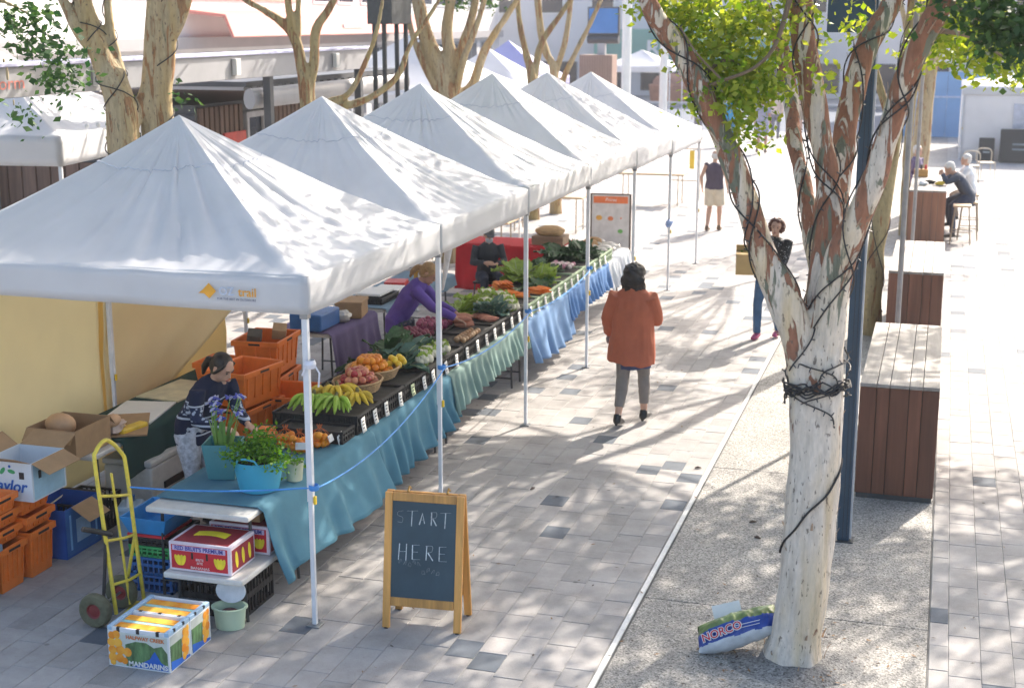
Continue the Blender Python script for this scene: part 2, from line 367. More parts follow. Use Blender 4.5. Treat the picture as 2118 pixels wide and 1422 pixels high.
# root mound round the trunk of the big tree
mb = MB()
def mound(u, v):
    a = u * 2 * math.pi; r = .13 + v * .36
    h = .06 * (1 - v) ** 1.2 + .03 * noise.noise(V(math.cos(a) * r * 6, math.sin(a) * r * 6, 2)) * (1 - v) + .003
    k = 1 + .12 * noise.noise(V(math.cos(a) * 1.5, math.sin(a) * 1.5, 5))
    return (-.77 + math.cos(a) * r * k, 9.27 + math.sin(a) * r * k * .95, h if v < 1 else -.002)
mb.grid(mound, 40, 8).build('root_mound', mat_aggregate('dark_aggregate', (.2, .195, .19)), st, fixn=True)
# fallen leaves and bark crumbs
lr = random.Random(4); lm_ = MB()
for i in range(420):
    if i < 170: a = lr.random() * 6.28; r = .2 + abs(lr.gauss(0, .55)); x, y = -.77 + math.cos(a) * r, 9.27 + math.sin(a) * r
    else: x, y = lr.uniform(-4.2, 1.4), lr.uniform(7.8, 24)
    s_ = lr.uniform(.01, .026); a = lr.random() * 6.28; z = .008 + (.05 * max(0, 1 - math.hypot(x + .77, y - 9.27) / .45)); d = V(math.cos(a), math.sin(a), 0); w = V(-d.y, d.x, 0) * .4
    lm_.m = lr.randint(0, 1); c_ = V(x, y, z); lm_.add([c_ - d * s_, c_ + w * s_ + V(0, 0, .004), c_ + d * s_ + V(0, 0, .006), c_ - w * s_ + V(0, 0, .002)], [(0, 1, 2, 3)])
o = lm_.build('leaf_litter', [mat('dry_leaf', (.22, .12, .05), .8, .4, 20), mat('dark_crumb', (.07, .05, .04), .9)], smooth=0); o['kind'] = 'stuff'
# road across the far end with kerb
MB().b2((-90, 57, -.012), (90, 73, -.006)).build('road', mat('asphalt', (.10, .125, .17), .85, .15, 3, bump=.2, bscale=90), smooth=0)['kind'] = 'structure'
MB().b2((-90, 73, -.012), (90, 74.2, .13)).build('kerb', mat('kerb_concrete', (.42, .41, .4), .8), smooth=0, bev=.02)['kind'] = 'structure'
# fallen bark bits
twm = mat('dry_bark', (.09, .06, .045), .9)
for i, (x, y, a) in enumerate(((-1.42, 11.9, .4), (-1.33, 11.55, -.5), (-2.14, 13.3, .2), (-3.5, 12.2, 1.2))):
    o = MB().tube([(0, 0, .008), (.03, .004, .014), (.065, 0, .01)], [.006, .012, .004], 6).build('bark_chip', twm, None, (x, y, 0), (0, 0, a))
    tag(o, ('dry brown bark chip on the aggregate slab, the longer way from the trunk', 'dry brown bark chip on the aggregate slab, nearer the trunk', 'dry bark chip on the pavers beside the white trim', 'dry bark chip on pavers behind the chalkboard')[i], 'bark', 'fallen bark chips')

# ================================================================ BAR TABLES
topw = mat_wood('weathered_silver_wood', (.25, .225, .205), .6, 16, 1, .28); sidew = mat_wood('dark_brown_wood', (.135, .050, .028), .5, 12, 2, .35)
sidew2 = mat_wood('red_brown_wood', (.27, .11, .06), .5, 12, 2, .3)
def bar_table(y0, L, label, side, cross):
    t = thing('bar_table', label, 'table', (-.24, y0, 0), 0, 'slatted timber bar tables'); h = 1.09; w = .7
    bx = [-.35, -.2, -.085, .085, .2, .35] if True else 0
    for i in range(5):
        a, b = bx[i] + .003, bx[i + 1] - .003
        MB().b2((a, 0, .05), (b, .03, h - .036)).build('front_plank', side, t, smooth=0, bev=.004)
        if cross:
            k = 0; yy = -.012
            while yy < L:
                e = min(yy + .42, L + .012); MB().b2((a, yy, h - .032), (b, e - .006, h)).build('top_plank', topw, t, smooth=0, bev=.004); yy += .42
        else: MB().b2((a, -.012, h - .032), (b, L + .012, h)).build('top_plank', topw, t, smooth=0, bev=.004)
        MB().b2((a, L - .03, .05), (b, L, h - .036)).build('back_plank', side, t, smooth=0, bev=.004)
    for s in (-1, 1):
        n = 14
        for i in range(n):
            a = .034 + i * (L - .068) / n
            xs = sorted((s * .318, s * .347)); MB().b2((xs[0], a + .003, .05), (xs[1], a + (L - .068) / n - .003, h - .036)).build('side_plank', side, t, smooth=0, bev=.003)
    MB().b2((-.335, .012, .0), (.335, L - .012, .048)).build('plinth', darksteel, t, smooth=0)
    MB().b2((-.312, .034, .048), (.312, L - .034, h - .05)).build('carcass', darksteel, t, smooth=0)
    return t
bar_table(12.88, 2.75, 'dark slatted timber bar table standing alone beside the blue post', sidew, False)
bar_table(19.05, 2.75, 'dark slatted timber bar table by the thin mottled tree', sidew, True)
bar_table(28.5, 2.9, 'red-brown slatted timber bar table where people are sitting', sidew2, True)

# ================================================================ TENTS
canv = mat('white_canvas', (.84, .84, .85), .55, .03, 2.5, bump=.12, bscale=9, transl=.5, dirt=.06)
canv2 = mat('lilac_canvas', (.42, .42, .68), .6, .05, 3, transl=.2)
yclip = mat('yellow_plastic', (.75, .5, .03), .4)
def tent(name, label, loc, hx, hy, ze, zp, rz=0, val=.26, cm=None, legs=4, seed=0, group='white pop-up tents', detail=True, sag=.07, zv=None):
    cm = cm or canv; t = thing(name, label, 'tent', loc, rz, group)
    n, per = (30, 56) if detail else (8, 10)
    vs = [(0, 0, zp)]; fs = []
    def sq(q):
        q %= 4; k = int(q); f = q - k; f2 = f * 2 - 1
        return [(1, f2), (-f2, 1), (-1, -f2), (f2, -1)][k], f2
    tot = 4 * per
    for i in range(1, n + 1):
        m = i / n
        for j in range(tot):
            (u, v), f2 = sq(j / per)
            d = 1 - f2 * f2
            z = ze + (zp - ze) * (1 - m) ** 1.18 - sag * d * math.sin(math.pi * min(1, m * 1.02)) - .015 * d * m
            x, y = u * m * hx, v * m * hy
            if detail:
                p = V(x + seed * 7, y - seed * 3, 0)
                # tension creases fan out from the peak, ripples close to the eaves
                ang = j / per * 4
                sm_ = math.sin(math.pi * m) * (.35 + .65 * d); z += .048 * sm_ * noise.noise(V(ang * 5.5 + seed * 9, m * 1.3, seed)) + .036 * sm_ * (.5 + .5 * m) * noise.noise(V(ang * 14, m * 2.0, seed + 4)) + .017 * sm_ * m * noise.noise(V(ang * 34, m * 3.0, seed + 8)) + .03 * noise.noise(p * 1.3) * m * (1 - m) * 2 + .014 * noise.noise(p * 3.1) * m
            vs.append((x, y, z))
    for j in range(tot): fs.append((0, 1 + j, 1 + (j + 1) % tot))
    for i in range(n - 1):
        for j in range(tot):
            a = 1 + i * tot; fs.append((a + j, a + tot + j, a + tot + (j + 1) % tot, a + (j + 1) % tot))
    mb = MB(); mb.add(vs, fs); o = mb.build('canopy', cm, t, smooth=60, solid=.004)
    # cap seam round the peak
    if detail:
        ring = [(sq(j / per)[0][0] * hx * .31, sq(j / per)[0][1] * hy * .31) for j in range(tot)]
        pts = [Vector(vs[1 + int(n * .32 - 1) * tot + j]) + V(0, 0, .007) for j in range(tot)]; pts.append(pts[0])
        MB().tube(pts, .004, 5, caps=False).build('cap_seam', mat('canvas_seam', (.55, .57, .63), .7), t)
    def valf(u, v):
        (a, b), f2 = sq(u * 4); w = .012 * noise.noise(V(u * 40, seed, v)) * v + .02 * noise.noise(V(u * 14, seed + 3, 0)) * v
        return (a * (hx + .004) + (w if abs(a) > .99 else 0), b * (hy + .004) + (w if abs(b) > .99 else 0), ze - val * v + .004 + .01 * noise.noise(V(u * 9, seed, 7)) * v)
    MB().grid(valf, 160 if detail else 40, 4).build('valance', cm, t, smooth=60, solid=.004)
    ws = [(sx, sy) for sy in (-1, 1) for sx in (1, -1)][:legs]
    for sx, sy in ws:
        x, y = sx * (hx - .03), sy * (hy - .03)
        lg = MB().b2((x - .021, y - .021, .95), (x + .021, y + .021, ze - .02)).b2((x - .016, y - .016, .012), (x + .016, y + .016, .95)).build('leg', steel, t, smooth=0, bev=.003)
        MB().b2((x - .05, y - .05, .0), (x + .05, y + .05, .012)).build('foot', greysteel if detail else steel, lg, smooth=0, bev=.003)
        MB().b2((x + .022, y - .012, .93), (x + .04, y + .012, .99)).build('release_clip', yclip, lg, smooth=0, bev=.003)
        if detail: MB().b2((x - .03, y - .03, ze - .29), (x + .03, y + .03, ze - .23)).build('slider', greysteel, lg, smooth=0, bev=.004)
    if detail:
        fr = MB()
        for sx in (1, -1):
            for k in range(2):
                y0, y1 = -hy + .05 + k * (hy - .05), -hy + .05 + (k + 1) * (hy - .05); x = sx * (hx - .03)
                fr.tube([(x, y0, ze - .06), (x, y1, ze - .23)], .011, 6); fr.tube([(x, y0, ze - .23), (x, y1, ze - .06)], .011, 6)
        for sy in (1, -1):
            for k in range(2):
                x0, x1 = -hx + .05 + k * (hx - .05), -hx + .05 + (k + 1) * (hx - .05); y = sy * (hy - .045)
                fr.tube([(x0, y, ze - .06), (x1, y, ze - .23)], .011, 6); fr.tube([(x0, y, ze - .23), (x1, y, ze - .06)], .011, 6)
        for sx in (1, -1):
            for sy in (1, -1): fr.tube([(sx * (hx - .05), sy * (hy - .05), ze - .04), (sx * hx * .5, sy * hy * .5, ze + .26), (0, 0, zp - .35)], .01, 6)
        fr.tube([(0, 0, zp - .6), (0, 0, zp - .03)], .015, 8)
        fr.build('truss', greysteel, t)
    return t
TY = [8.78, 11.51, 14.25, 17.0, 19.74, 22.5, 25.3]
tl = ['white pop-up tent carrying the yellow logo on its valance', 'white pop-up tent sheltering the vendor in purple', 'white pop-up tent over the lettuce and carrot crates',
      'white pop-up tent over the blue draped table and price board', 'white pop-up tent second from the far end of the row', 'white pop-up tent at the far end of the stall row']
tents = []
for i in range(6):
    y0, y1 = TY[i], TY[i + 1]
    ze = (2.57, 2.57, 2.58, 2.55, 2.5, 2.45)[i]; zp = (3.56, 3.57, 3.58, 3.60, 3.52, 3.43)[i]
    tents.append(tent('market_tent', tl[i], (-5.82, (y0 + y1) / 2, 0), 1.69, (y1 - y0) / 2 - .01, ze, zp, 0, legs=4 if i == 5 else 2, seed=i + 1, group='white pop-up tents of the stall row'))
# logo on the near valance of the first tent
t0 = tents[0]; yv = -1.365 - .012
org = mat('logo_orange', (.78, .36, .03), .6); dkb = mat('logo_navy', (.05, .06, .14), .6); pale = mat('logo_pale', (.55, .6, .72), .6)
def lg(x): return x + 5.82
text('trail', .085, org, t0, (lg(-4.57), yv, 2.447), (R(90), 0, 0), sx=1.05, bold=.0012)
text('OZ', .082, pale, t0, (lg(-4.73), yv, 2.448), (R(90), 0, 0), sx=1.0, bold=.001)
text('FOR THE BEST IN OUTDOORS', .021, dkb, t0, (lg(-4.655), yv, 2.395), (R(90), 0, 0), sx=1.05)
mb = MB(); mb.prism([(0, -.055), (.055, 0), (0, .055), (-.05, .005), (-.085, -.02), (-.04, -.02)], 0, .002, lambda a, b, d: (a, -d, b)); mb.build('logo_emblem', org, t0, (lg(-4.865), yv, 2.447), smooth=0)
# ---- other tents around
tent('canvas_tent', 'white canvas tent with sagging corner beside the dark kiosk', (-12.05, 16.1, 0), 1.75, 1.75, 2.95, 4.0, R(10), val=.36, seed=11, group='tents of the wider market', sag=.16)
tent('canvas_tent', 'large bright white marquee roof behind the twin-stem tree', (-13.6, 36, 0), 2.6, 2.4, 2.5, 3.95, R(4), seed=12, group='tents of the wider market', detail=False)
tent('canvas_tent', 'white tent behind the many-stemmed tree, beside the lilac tent', (-12.6, 39.4, 0), 1.7, 1.5, 2.45, 3.5, 0, seed=13, group='tents of the wider market', detail=False)
tent('canvas_tent', 'lilac tent roof behind the far stall trees', (-13.4, 44, 0), 1.7, 1.7, 2.5, 3.65, R(6), seed=14, group='tents of the wider market', cm=canv2, detail=False)
tent('canvas_tent', 'small white tent beside the far white columns', (-12.4, 60, 0), 1.5, 1.5, 2.42, 3.05, 0, seed=15, group='tents of the wider market', detail=False)
mq = tent('canvas_tent', 'white walled marquee behind the black sandwich boards', (3.3, 49.8, 0), 2.85, 2.6, 2.25, 2.85, 0, seed=16, group='tents of the wider market', detail=False)
MB().grid(lambda u, v: (lerp(-2.8, 2.8, u), -2.57 + .03 * noise.noise(V(u * 9, v, 3)), 2.24 * v), 40, 6).build('side_wall', canv, mq, solid=.004)
MB().grid(lambda u, v: (-2.82 + .03 * noise.noise(V(u * 9, v, 8)), lerp(-2.55, 2.5, u), 2.24 * v), 40, 6).build('side_wall', canv, mq, solid=.004)
MB().b2((-1.3, -2.61, .98), (2.6, -2.6, 1.75)).build('window_panel', mat('clear_vinyl', (.5, .53, .62), .2), mq, smooth=0)

# ================================================================ KIOSK AND BUILDINGS
brd = mat_wood('kiosk_board', (.16, .10, .075), .7, 10, 2, .3); grm = mat('grey_metal_sheet', (.36, .36, .38), .5, .08, 3, metal=.2); dkg = mat('charcoal_metal', (.06, .065, .075), .5, .15, 4)
lilacm = mat('pale_lilac_flashing', (.52, .52, .70), .5); gl = mat('dark_glass', (.03, .035, .05), .12, .2, 2)
k = thing('kiosk', 'dark timber kiosk with louvres and grey steel canopy', 'building', (-11.5, 20.6, 0))
MB().b2((-4.0, .06, 0), (-.06, 5.6, 2.95)).build('wall', dkg, k, smooth=0)
for i in range(14): MB().b2((-3.9 + i * .28, .0, .02), (-3.9 + i * .28 + .255, .055, 1.98)).build('wall_board', brd, k, smooth=0, bev=.004)
lv = MB().b2((-3.95, -.03, 2.0), (-.02, .055, 2.07)).b2((-3.95, -.03, 2.72), (-.02, .055, 2.8)).b2((-3.95, -.03, 2.07), (-3.89, .055, 2.72)).b2((-2.0, -.03, 2.07), (-1.94, .055, 2.72)).build('louvre_frame', dkg, k, smooth=0)
for i in range(8):
    MB().box((-2.9, .0, 2.12 + i * .078), (1.78, .06, .012), (R(-35), 0, 0)).build('louvre_blade', dkg, lv, smooth=0)
    MB().box((-1.0, .0, 2.12 + i * .078), (1.8, .06, .012), (R(-35), 0, 0)).build('louvre_blade', dkg, lv, smooth=0)
for i in range(32):
    y = .1 + i * .17
    if 1.6 < y < 2.4: continue
    MB().b2((-.05, y, .02), (.0, y + .12, 2.9)).build('wall_slat', brd, k, smooth=0, bev=.004)
dr = MB().b2((-.05, 1.68, 0), (.03, 1.76, 2.75)).b2((-.05, 2.3, 0), (.03, 2.38, 2.75)).b2((-.05, 1.76, 2.65), (.03, 2.3, 2.75)).build('door_frame', mat('pale_grey_paint', (.45, .45, .47), .5), k, smooth=0)
MB().b2((-.055, 1.76, 0), (-.02, 2.3, 2.65)).build('door_leaf', gl, dr, smooth=0)
MB().b2((.0, .85, 1.3), (.03, 1.62, 2.45)).build('red_panel', mat('red_sign_paint', (.62, .06, .04), .5), k, smooth=0)
cp = MB().b2((-4.4, -.5, 3.28), (1.15, 6.2, 3.36)).build('canopy_roof', dkg, k, smooth=0)
for i in range(22): MB().b2((-.4, -.48 + i * .3, 3.23), (1.1, -.48 + i * .3 + .14, 3.279)).build('canopy_rib', grm, cp, smooth=0)
MB().tube([(1.2, -.5, 3.1), (1.2, 6.2, 3.1)], [(.1, .16), (.1, .16)], 14).build('gutter', grm, k)
MB().b2((1.3, -7.6, 3.44), (1.5, 3.6, 3.78)).build('beam', grm, k, smooth=0, bev=.01)
MB().b2((1.26, -7.6, 3.781), (1.54, 3.6, 3.83)).build('beam_flashing', lilacm, k, smooth=0, bev=.01)
for y in (-5.2, -1.6, 2.0): MB().b2((1.505, y, 3.5), (1.58, y + .14, 3.74)).build('floodlight', white, k, smooth=0, bev=.01)
for y in (-7.3, -.3, 3.3): MB().b2((1.34, y, 0), (1.46, y + .12, 3.44)).build('post', dkg, k, smooth=0)
for i in range(3): MB().b2((-1.4 + .01, -7.4 + 2.6 * i, 3.5), (1.3, -7.25 + 2.6 * i, 3.62)).build('rafter', dkg, k, smooth=0)
for yy in (3.0, 3.25): MB().ell((1.25, yy - 8, 3.0), .03).build('bulb', white, k)
# red lettering on the beam face seen beside the first tree
text('storm', .2, mat('faded_red_letters', (.62, .2, .16), .6), k, (1.512, -6.9, 3.6), (R(90), 0, R(90)), sx=1.4)
# block pier left of the kiosk
bp = thing('block_pier', 'grey concrete block pier with green panel beside kiosk', 'wall', (-15.9, 20.1, 0))
MB().b2((-.59, .01, 0), (.59, .55, 2.9)).build('core', mat('mortar', (.3, .3, .3), .9), bp, smooth=0)
blk = mat('concrete_block', (.30, .29, .29), .85, .12, 6, bump=.2)
for r_ in range(14):
    for c_ in range(3):
        x0 = -.6 + c_ * .4 + (.2 if r_ % 2 else 0); x1 = min(x0 + .39, .6)
        if r_ % 2 and c_ == 0: MB().b2((-.6, -.004, r_ * .2 + .006), (-.41, .02, r_ * .2 + .196)).build('block', blk, bp, smooth=0, bev=.004)
        if x1 - x0 > .05: MB().b2((x0, -.004, r_ * .2 + .006), (x1, .02, r_ * .2 + .196)).build('block', blk, bp, smooth=0, bev=.004)
MB().b2((.42, -.04, 1.6), (.56, -.006, 2.3)).build('green_panel', mat('lime_sign', (.22, .55, .16), .5), bp, smooth=0)
MB().b2((-.75, -.9, 0), (.65, -.4, 1.05)).build('bench_base', mat('beige_render', (.5, .44, .36), .8), bp, smooth=0, bev=.01)
# long shop building on the left behind the kiosk
wallm = mat('cream_render', (.72, .68, .66), .8, .06, .6); brickm = mat('salmon_brick', (.55, .34, .26), .85, .15, 3, bump=.2); greyr = mat('grey_render', (.36, .34, .34), .8, .08, 1)
sb = thing('shop_building', 'long cream shop building with red awning behind the kiosk', 'building', (-24, 45, 0))
MB().b2((-8, -32, 0), (0, 32, 7.4)).build('wall', wallm, sb, smooth=0)
MB().b2((.0, -32, 3.35), (.25, 32, 3.72)).build('string_course', greyr, sb, smooth=0)
MB().b2((0, -32, 4.95), (.06, 6, 6.6)).build('brick_band', brickm, sb, smooth=0)
for i in range(24):
    y = -30 + i * 2.55
    w_ = MB().b2((.0, y, .25), (.03, y + 1.9, 3.2)).build('shop_window', mat('window_frame_grey', (.3, .3, .31), .5), sb, smooth=0)
    MB().b2((.03, y + .08, .35), (.04, y + .91, 3.1)).build('pane', gl, w_, smooth=0); MB().b2((.03, y + .99, .35), (.04, y + 1.82, 3.1)).build('pane', gl, w_, smooth=0)
for i in range(10):
    y = 7.5 + i * 2.4; w_ = MB().b2((.0, y, 4.9), (.05, y + 1.6, 6.4)).build('upper_window', white, sb, smooth=0); MB().b2((.05, y + .08, 5.0), (.06, y + 1.52, 6.3)).build('pane', gl, w_, smooth=0)
aw = mat('faded_red_awning', (.60, .22, .19), .7, .06, 1.5)
mb = MB(); mb.prism([(0.02, 4.62), (1.5, 4.45), (1.78, 3.75), (1.7, 3.72), (1.42, 4.36), (0.02, 4.5)], -2.5, 16, lambda a, b, d: (a, d, b)); mb.build('awning', aw, sb, smooth=0)
MB().b2((1.66, 6.6, 3.98), (1.72, 8.4, 4.12)).build('awning_print', white, sb, (0, 0, 0), smooth=0)
# green fascia shop across the road
gb = thing('shop_building', 'far shop with green fascia sign across the road', 'building', (-10, 82, 0))
MB().b2((-20, 0, 0), (26, 8, 9)).build('wall', mat('pale_far_render', (.62, .62, .64), .8, .06, .5), gb, smooth=0)
MB().b2((-9.5, -1.2, 1.95), (2.8, -.02, 3.75)).build('fascia', mat('sea_green_fascia', (.16, .36, .31), .5, .08, .6), gb, smooth=0)
text('RAV', 1.25, white, gb, (-5.15, -1.215, 2.65), (R(90), 0, 0), sx=1.15, bold=.02)
for i in range(15):
    x = -19 + i * 3.0; w_ = MB().b2((x, -.05, .3), (x + 2.2, -.0, 1.9)).build('shop_window', dkg, gb, smooth=0); MB().b2((x + .08, -.07, .38), (x + 2.12, -.05, 1.82)).build('pane', gl, w_, smooth=0)
    w_ = MB().b2((x, -.05, 4.6), (x + 1.4, -.0, 6.4)).build('upper_window', white, gb, smooth=0); MB().b2((x + .08, -.07, 4.68), (x + 1.32, -.05, 6.3)).build('pane', gl, w_, smooth=0)
# white building behind the marquee on the right, blue hoarding
wb = thing('shop_building', 'white building with tall windows behind the walled marquee', 'building', (11, 66, 0))
MB().b2((-11, 0, 0), (14, 10, 10)).build('wall', wallm, wb, smooth=0)
for i in range(12):
    x = -10.4 + i * 1.9; w_ = MB().b2((x, -.06, 3.0), (x + .9, 0, 5.4)).build('window_frame', white, wb, smooth=0); MB().b2((x + .08, -.08, 3.1), (x + .82, -.06, 5.3)).build('pane', gl, w_, smooth=0)
hd = thing('hoarding', 'blue painted hoarding behind the seated people', 'hoarding', (.3, 56, 0))
for i in range(5): MB().b2((-1.9 + i * .8, 0, .0), (-1.1 + i * .8 - .01, .05, 2.4)).build('panel', mat('blue_hoarding', (.16, .33, .58), .5, .12, .8), hd, smooth=0)
MB().b2((-1.9, -.03, 1.45), (2.1, -.001, 1.52)).build('rail', mat('pale_blue_rail', (.4, .5, .66), .5), hd, smooth=0)
# info kiosk with blue screen
ik = thing('screen_kiosk', 'blue screen on grey stand with brown clad base', 'kiosk', (-10.6, 45, 0))
MB().b2((-.65, -.35, 0), (.42, .35, 3.2)).build('base', mat('brown_ribbed_cladding', (.30, .2, .16), .7, .1, 3), ik, smooth=0)
for i in range(13): MB().b2((-.64 + i * .082, -.37, 0.02), (-.64 + i * .082 + .05, -.351, 3.18)).build('rib', mat('brown_ribbed_cladding', (.3, .2, .16)), ik, smooth=0)
MB().b2((-.12, -.1, 3.2), (.12, .1, 3.6)).build('neck', grm, ik, smooth=0)
MB().tube([(-.45, 0, 3.68), (.55, 0, 3.68)], [(.2, .14)] * 2, 12, ref=(0, 1, 0)).build('cradle', dkg, ik)
sc_ = MB().b2((-.45, -.12, 3.82), (.58, .05, 4.68)).build('screen_case', dkg, ik, smooth=0, bev=.01)
MB().b2((-.4, -.13, 3.87), (.53, -.121, 4.63)).build('screen', mat('blue_screen', (.05, .17, .42), .2, .1, 2), sc_, smooth=0)
for (x, y, r_, lb) in ((-9.15, 42, .14, 'thick white column beside the brown clad kiosk'), (-9.55, 50, .14, 'slim white column in front of the green fascia shop')):
    o = MB().tube([(0, 0, 0), (0, 0, 7)], r_, 20).tube([(0, 0, 0), (0, 0, .06)], r_ + .08, 20).build('white_column', white, None, (x, y, 0)); tag(o, lb, 'column')
# planter by the road
o = thing('planter', 'rust coloured planter mound beyond the small white tent', 'planter', (-14.2, 76, 0))
MB().lathe([(1.0, 0), (1.1, .9), (1.0, .95), (.98, .8)], 20).build('bowl', mat('rust_planter', (.42, .2, .13), .8), o); MB().ell((0, 0, .9), (.95, .95, .6), nz=.3).build('soil_mound', mat('rust_soil', (.34, .17, .12), .9), o)

# ================================================================ POSTS
navy = mat('navy_post_paint', (.025, .06, .10), .35, .1, 4)
p = thing('light_post', 'slender navy steel post with box beside the big tree', 'post', (-.6, 11.72, 0))
MB().b2((-.055, -.05, 0.01), (.045, .05, 5.4)).build('shaft', navy, p, smooth=0, bev=.006)
MB().b2((-.012, -.056, .02), (-.006, -.051, 5.3)).b2((.02, -.056, .02), (.026, -.051, 5.3)).build('seam', mat('navy_seam', (.015, .035, .06), .4), p, smooth=0)
MB().b2((.046, -.02, .02), (.06, .02, 5.3)).build('pale_conduit', mat('pale_conduit', (.5, .52, .55), .4), p, smooth=0)
MB().b2((-.33, -.19, 4.2), (.03, -.056, 4.85)).build('sign_box', navy, p, smooth=0, bev=.01)
MB().b2((-.09, -.08, 0), (.08, .08, .01)).build('base_plate', darksteel, p, smooth=0)
for (x, y, lb) in ((-.38, 16.6, 'thin grey post beside the near bar table tree'), (-.42, 25.5, 'thin grey post beyond the second bar table')):
    o = thing('slim_post', lb, 'post', (x, y, 0), 0, 'thin grey posts along the strip')
    MB().tube([(0, 0, .01), (0, 0, 5.2)], .03, 12).build('shaft', mat('grey_post', (.30, .28, .27), .5), o); MB().tube([(0, 0, 0), (0, 0, .012)], .08, 12).build('base_plate', darksteel, o)
q = thing('sign_frame', 'four-legged dark steel sign frame behind the second tent peak', 'sign', (-9.1, 22.9, 0))
for dx, dy in ((-.12, -.3), (.02, -.22), (.04, .3), (.16, .42)): MB().b2((dx - .03, dy - .03, 0), (dx + .03, dy + .03, 4.4)).build('leg', darksteel, q, smooth=0)
MB().b2((-.2, -.42, 4.22), (.24, .5, 5.2)).build('sign_box', darksteel, q, smooth=0, bev=.01)
# ================================================================ TREES
bark_big = mat_bark('bark_big', (.72, .64, .55), (.31, .15, .095), (.19, .20, .15), (1.3, 3.0), (-.02, .62))
bark_tan = mat_bark('bark_tan', (.50, .40, .25), (.36, .20, .10), (.20, .19, .12), (0, 4), (.2, .35))
bark_tan2 = mat_bark('bark_olive', (.42, .34, .19), (.30, .16, .08), (.12, .13, .08), (0, 4), (.2, .4))
def leaves(name, clumps, mat_, parent, size=.07, seed=1, loc=(0, 0, 0), droop=.5):
    """clumps: (centre, (rx,ry,rz), count): leaf blades scattered on many small sprays inside each clump"""
    rg = np.random.default_rng(seed); allv = []; 
    for c, r, n in clumps:
        ns = max(3, n // 14)
        d = rg.normal(size=(ns, 3)); d /= np.linalg.norm(d, axis=1)[:, None]; d *= rg.random((ns, 1)) ** .45
        sc_ = np.array(c) + d * np.array(r)
        idx = rg.integers(0, ns, n); p = sc_[idx] + rg.normal(size=(n, 3)) * size * np.array([1.6, 1.6, 1.1])
        ax = rg.normal(size=(n, 3)); ax[:, 2] = ax[:, 2] * .5 - droop; ax /= np.linalg.norm(ax, axis=1)[:, None]
        s_ = rg.normal(size=(n, 3)); s_ -= ax * (s_ * ax).sum(1)[:, None]; s_ /= np.linalg.norm(s_, axis=1)[:, None]
        nn = np.cross(ax, s_); L = size * rg.uniform(.5, 1.5, (n, 1)); W = L * rg.uniform(.24, .36, (n, 1))
        q = np.stack([p, p + ax * L * .45 + s_ * W + nn * L * .08, p + ax * L, p + ax * L * .45 - s_ * W + nn * L * .08], 1)
        allv.append(q.reshape(-1, 3))
    v = np.concatenate(allv); n = len(v) // 4
    me = bpy.data.meshes.new(name); me.vertices.add(n * 4); me.vertices.foreach_set('co', v.ravel())
    me.loops.add(n * 4); me.loops.foreach_set('vertex_index', np.arange(n * 4, dtype=np.int32))
    me.polygons.add(n); me.polygons.foreach_set('loop_start', np.arange(0, n * 4, 4, dtype=np.int32)); me.polygons.foreach_set('loop_total', np.full(n, 4, dtype=np.int32))
    me.materials.append(mat_); me.update(calc_edges=True); me.validate()
    return put(name, me, parent, loc)
def limbs_mb(limbs, n=14, wob=.12, seed=0, k=5):
    mb = MB()
    for i, L in enumerate(limbs):
        pts = curve([p[:3] for p in L], k); rs = []
        for j in range(len(pts)):
            t = j / k; a = min(int(t), len(L) - 1); b = min(a + 1, len(L) - 1); rs.append(lerp(L[a][3], L[b][3], t - a))
        mb.tube(pts, rs, n, wob=wob, seed=seed + i)
    return mb
def rel(limbs, o): return [[(p[0] - o[0], p[1] - o[1], p[2], p[3]) for p in L] for L in limbs]
TR = [(-0.775, 9.25, -0.1, 0.242), (-0.76, 9.25, 0.04, 0.206), (-0.742, 9.25, 0.2, 0.173), (-0.722, 9.27, 0.577, 0.173), (-0.695, 9.3, 1.261, 0.168), (-0.702, 9.32, 1.727, 0.177), (-0.71, 9.34, 2.053, 0.181), (-0.72, 9.37, 2.25, 0.158)]
LL = [(-0.75, 9.3, 1.95, 0.14), (-0.81, 9.28, 2.2, 0.129), (-0.906, 9.25, 2.452, 0.117), (-1.053, 9.2, 2.774, 0.092), (-1.153, 9.17, 3.057, 0.079), (-1.243, 9.15, 3.304, 0.077), (-1.376, 9.1, 3.627, 0.071), (-1.521, 9.05, 3.929, 0.069), (-1.656, 9, 4.152, 0.066), (-1.804, 8.95, 4.388, 0.058), (-1.95, 8.95, 4.75, 0.051), (-2.2, 9.1, 5.5, 0.045)]
LM = [(-0.695, 9.35, 2.051, 0.1152), (-0.705, 9.4, 2.498, 0.1016), (-0.693, 9.45, 2.941, 0.092), (-0.712, 9.5, 3.252, 0.084), (-0.773, 9.5, 3.564, 0.08), (-0.851, 9.5, 3.904, 0.0776), (-0.909, 9.5, 4.178, 0.08), (-0.941, 9.5, 4.42, 0.08), (-0.975, 9.5, 4.69, 0.072), (-1.1, 9.7, 5.6, 0.048)]
LG = [(-0.7, 9.5, 2.3, 0.102), (-0.691, 9.6, 2.659, 0.0892), (-0.672, 9.75, 3.064, 0.0859), (-0.649, 9.9, 3.472, 0.0808), (-0.611, 10, 3.854, 0.0833), (-0.537, 10.1, 4.14, 0.0808), (-0.413, 10.2, 4.395, 0.0723), (-0.28, 10.3, 4.7, 0.0638), (0, 10.6, 5.6, 0.0425)]
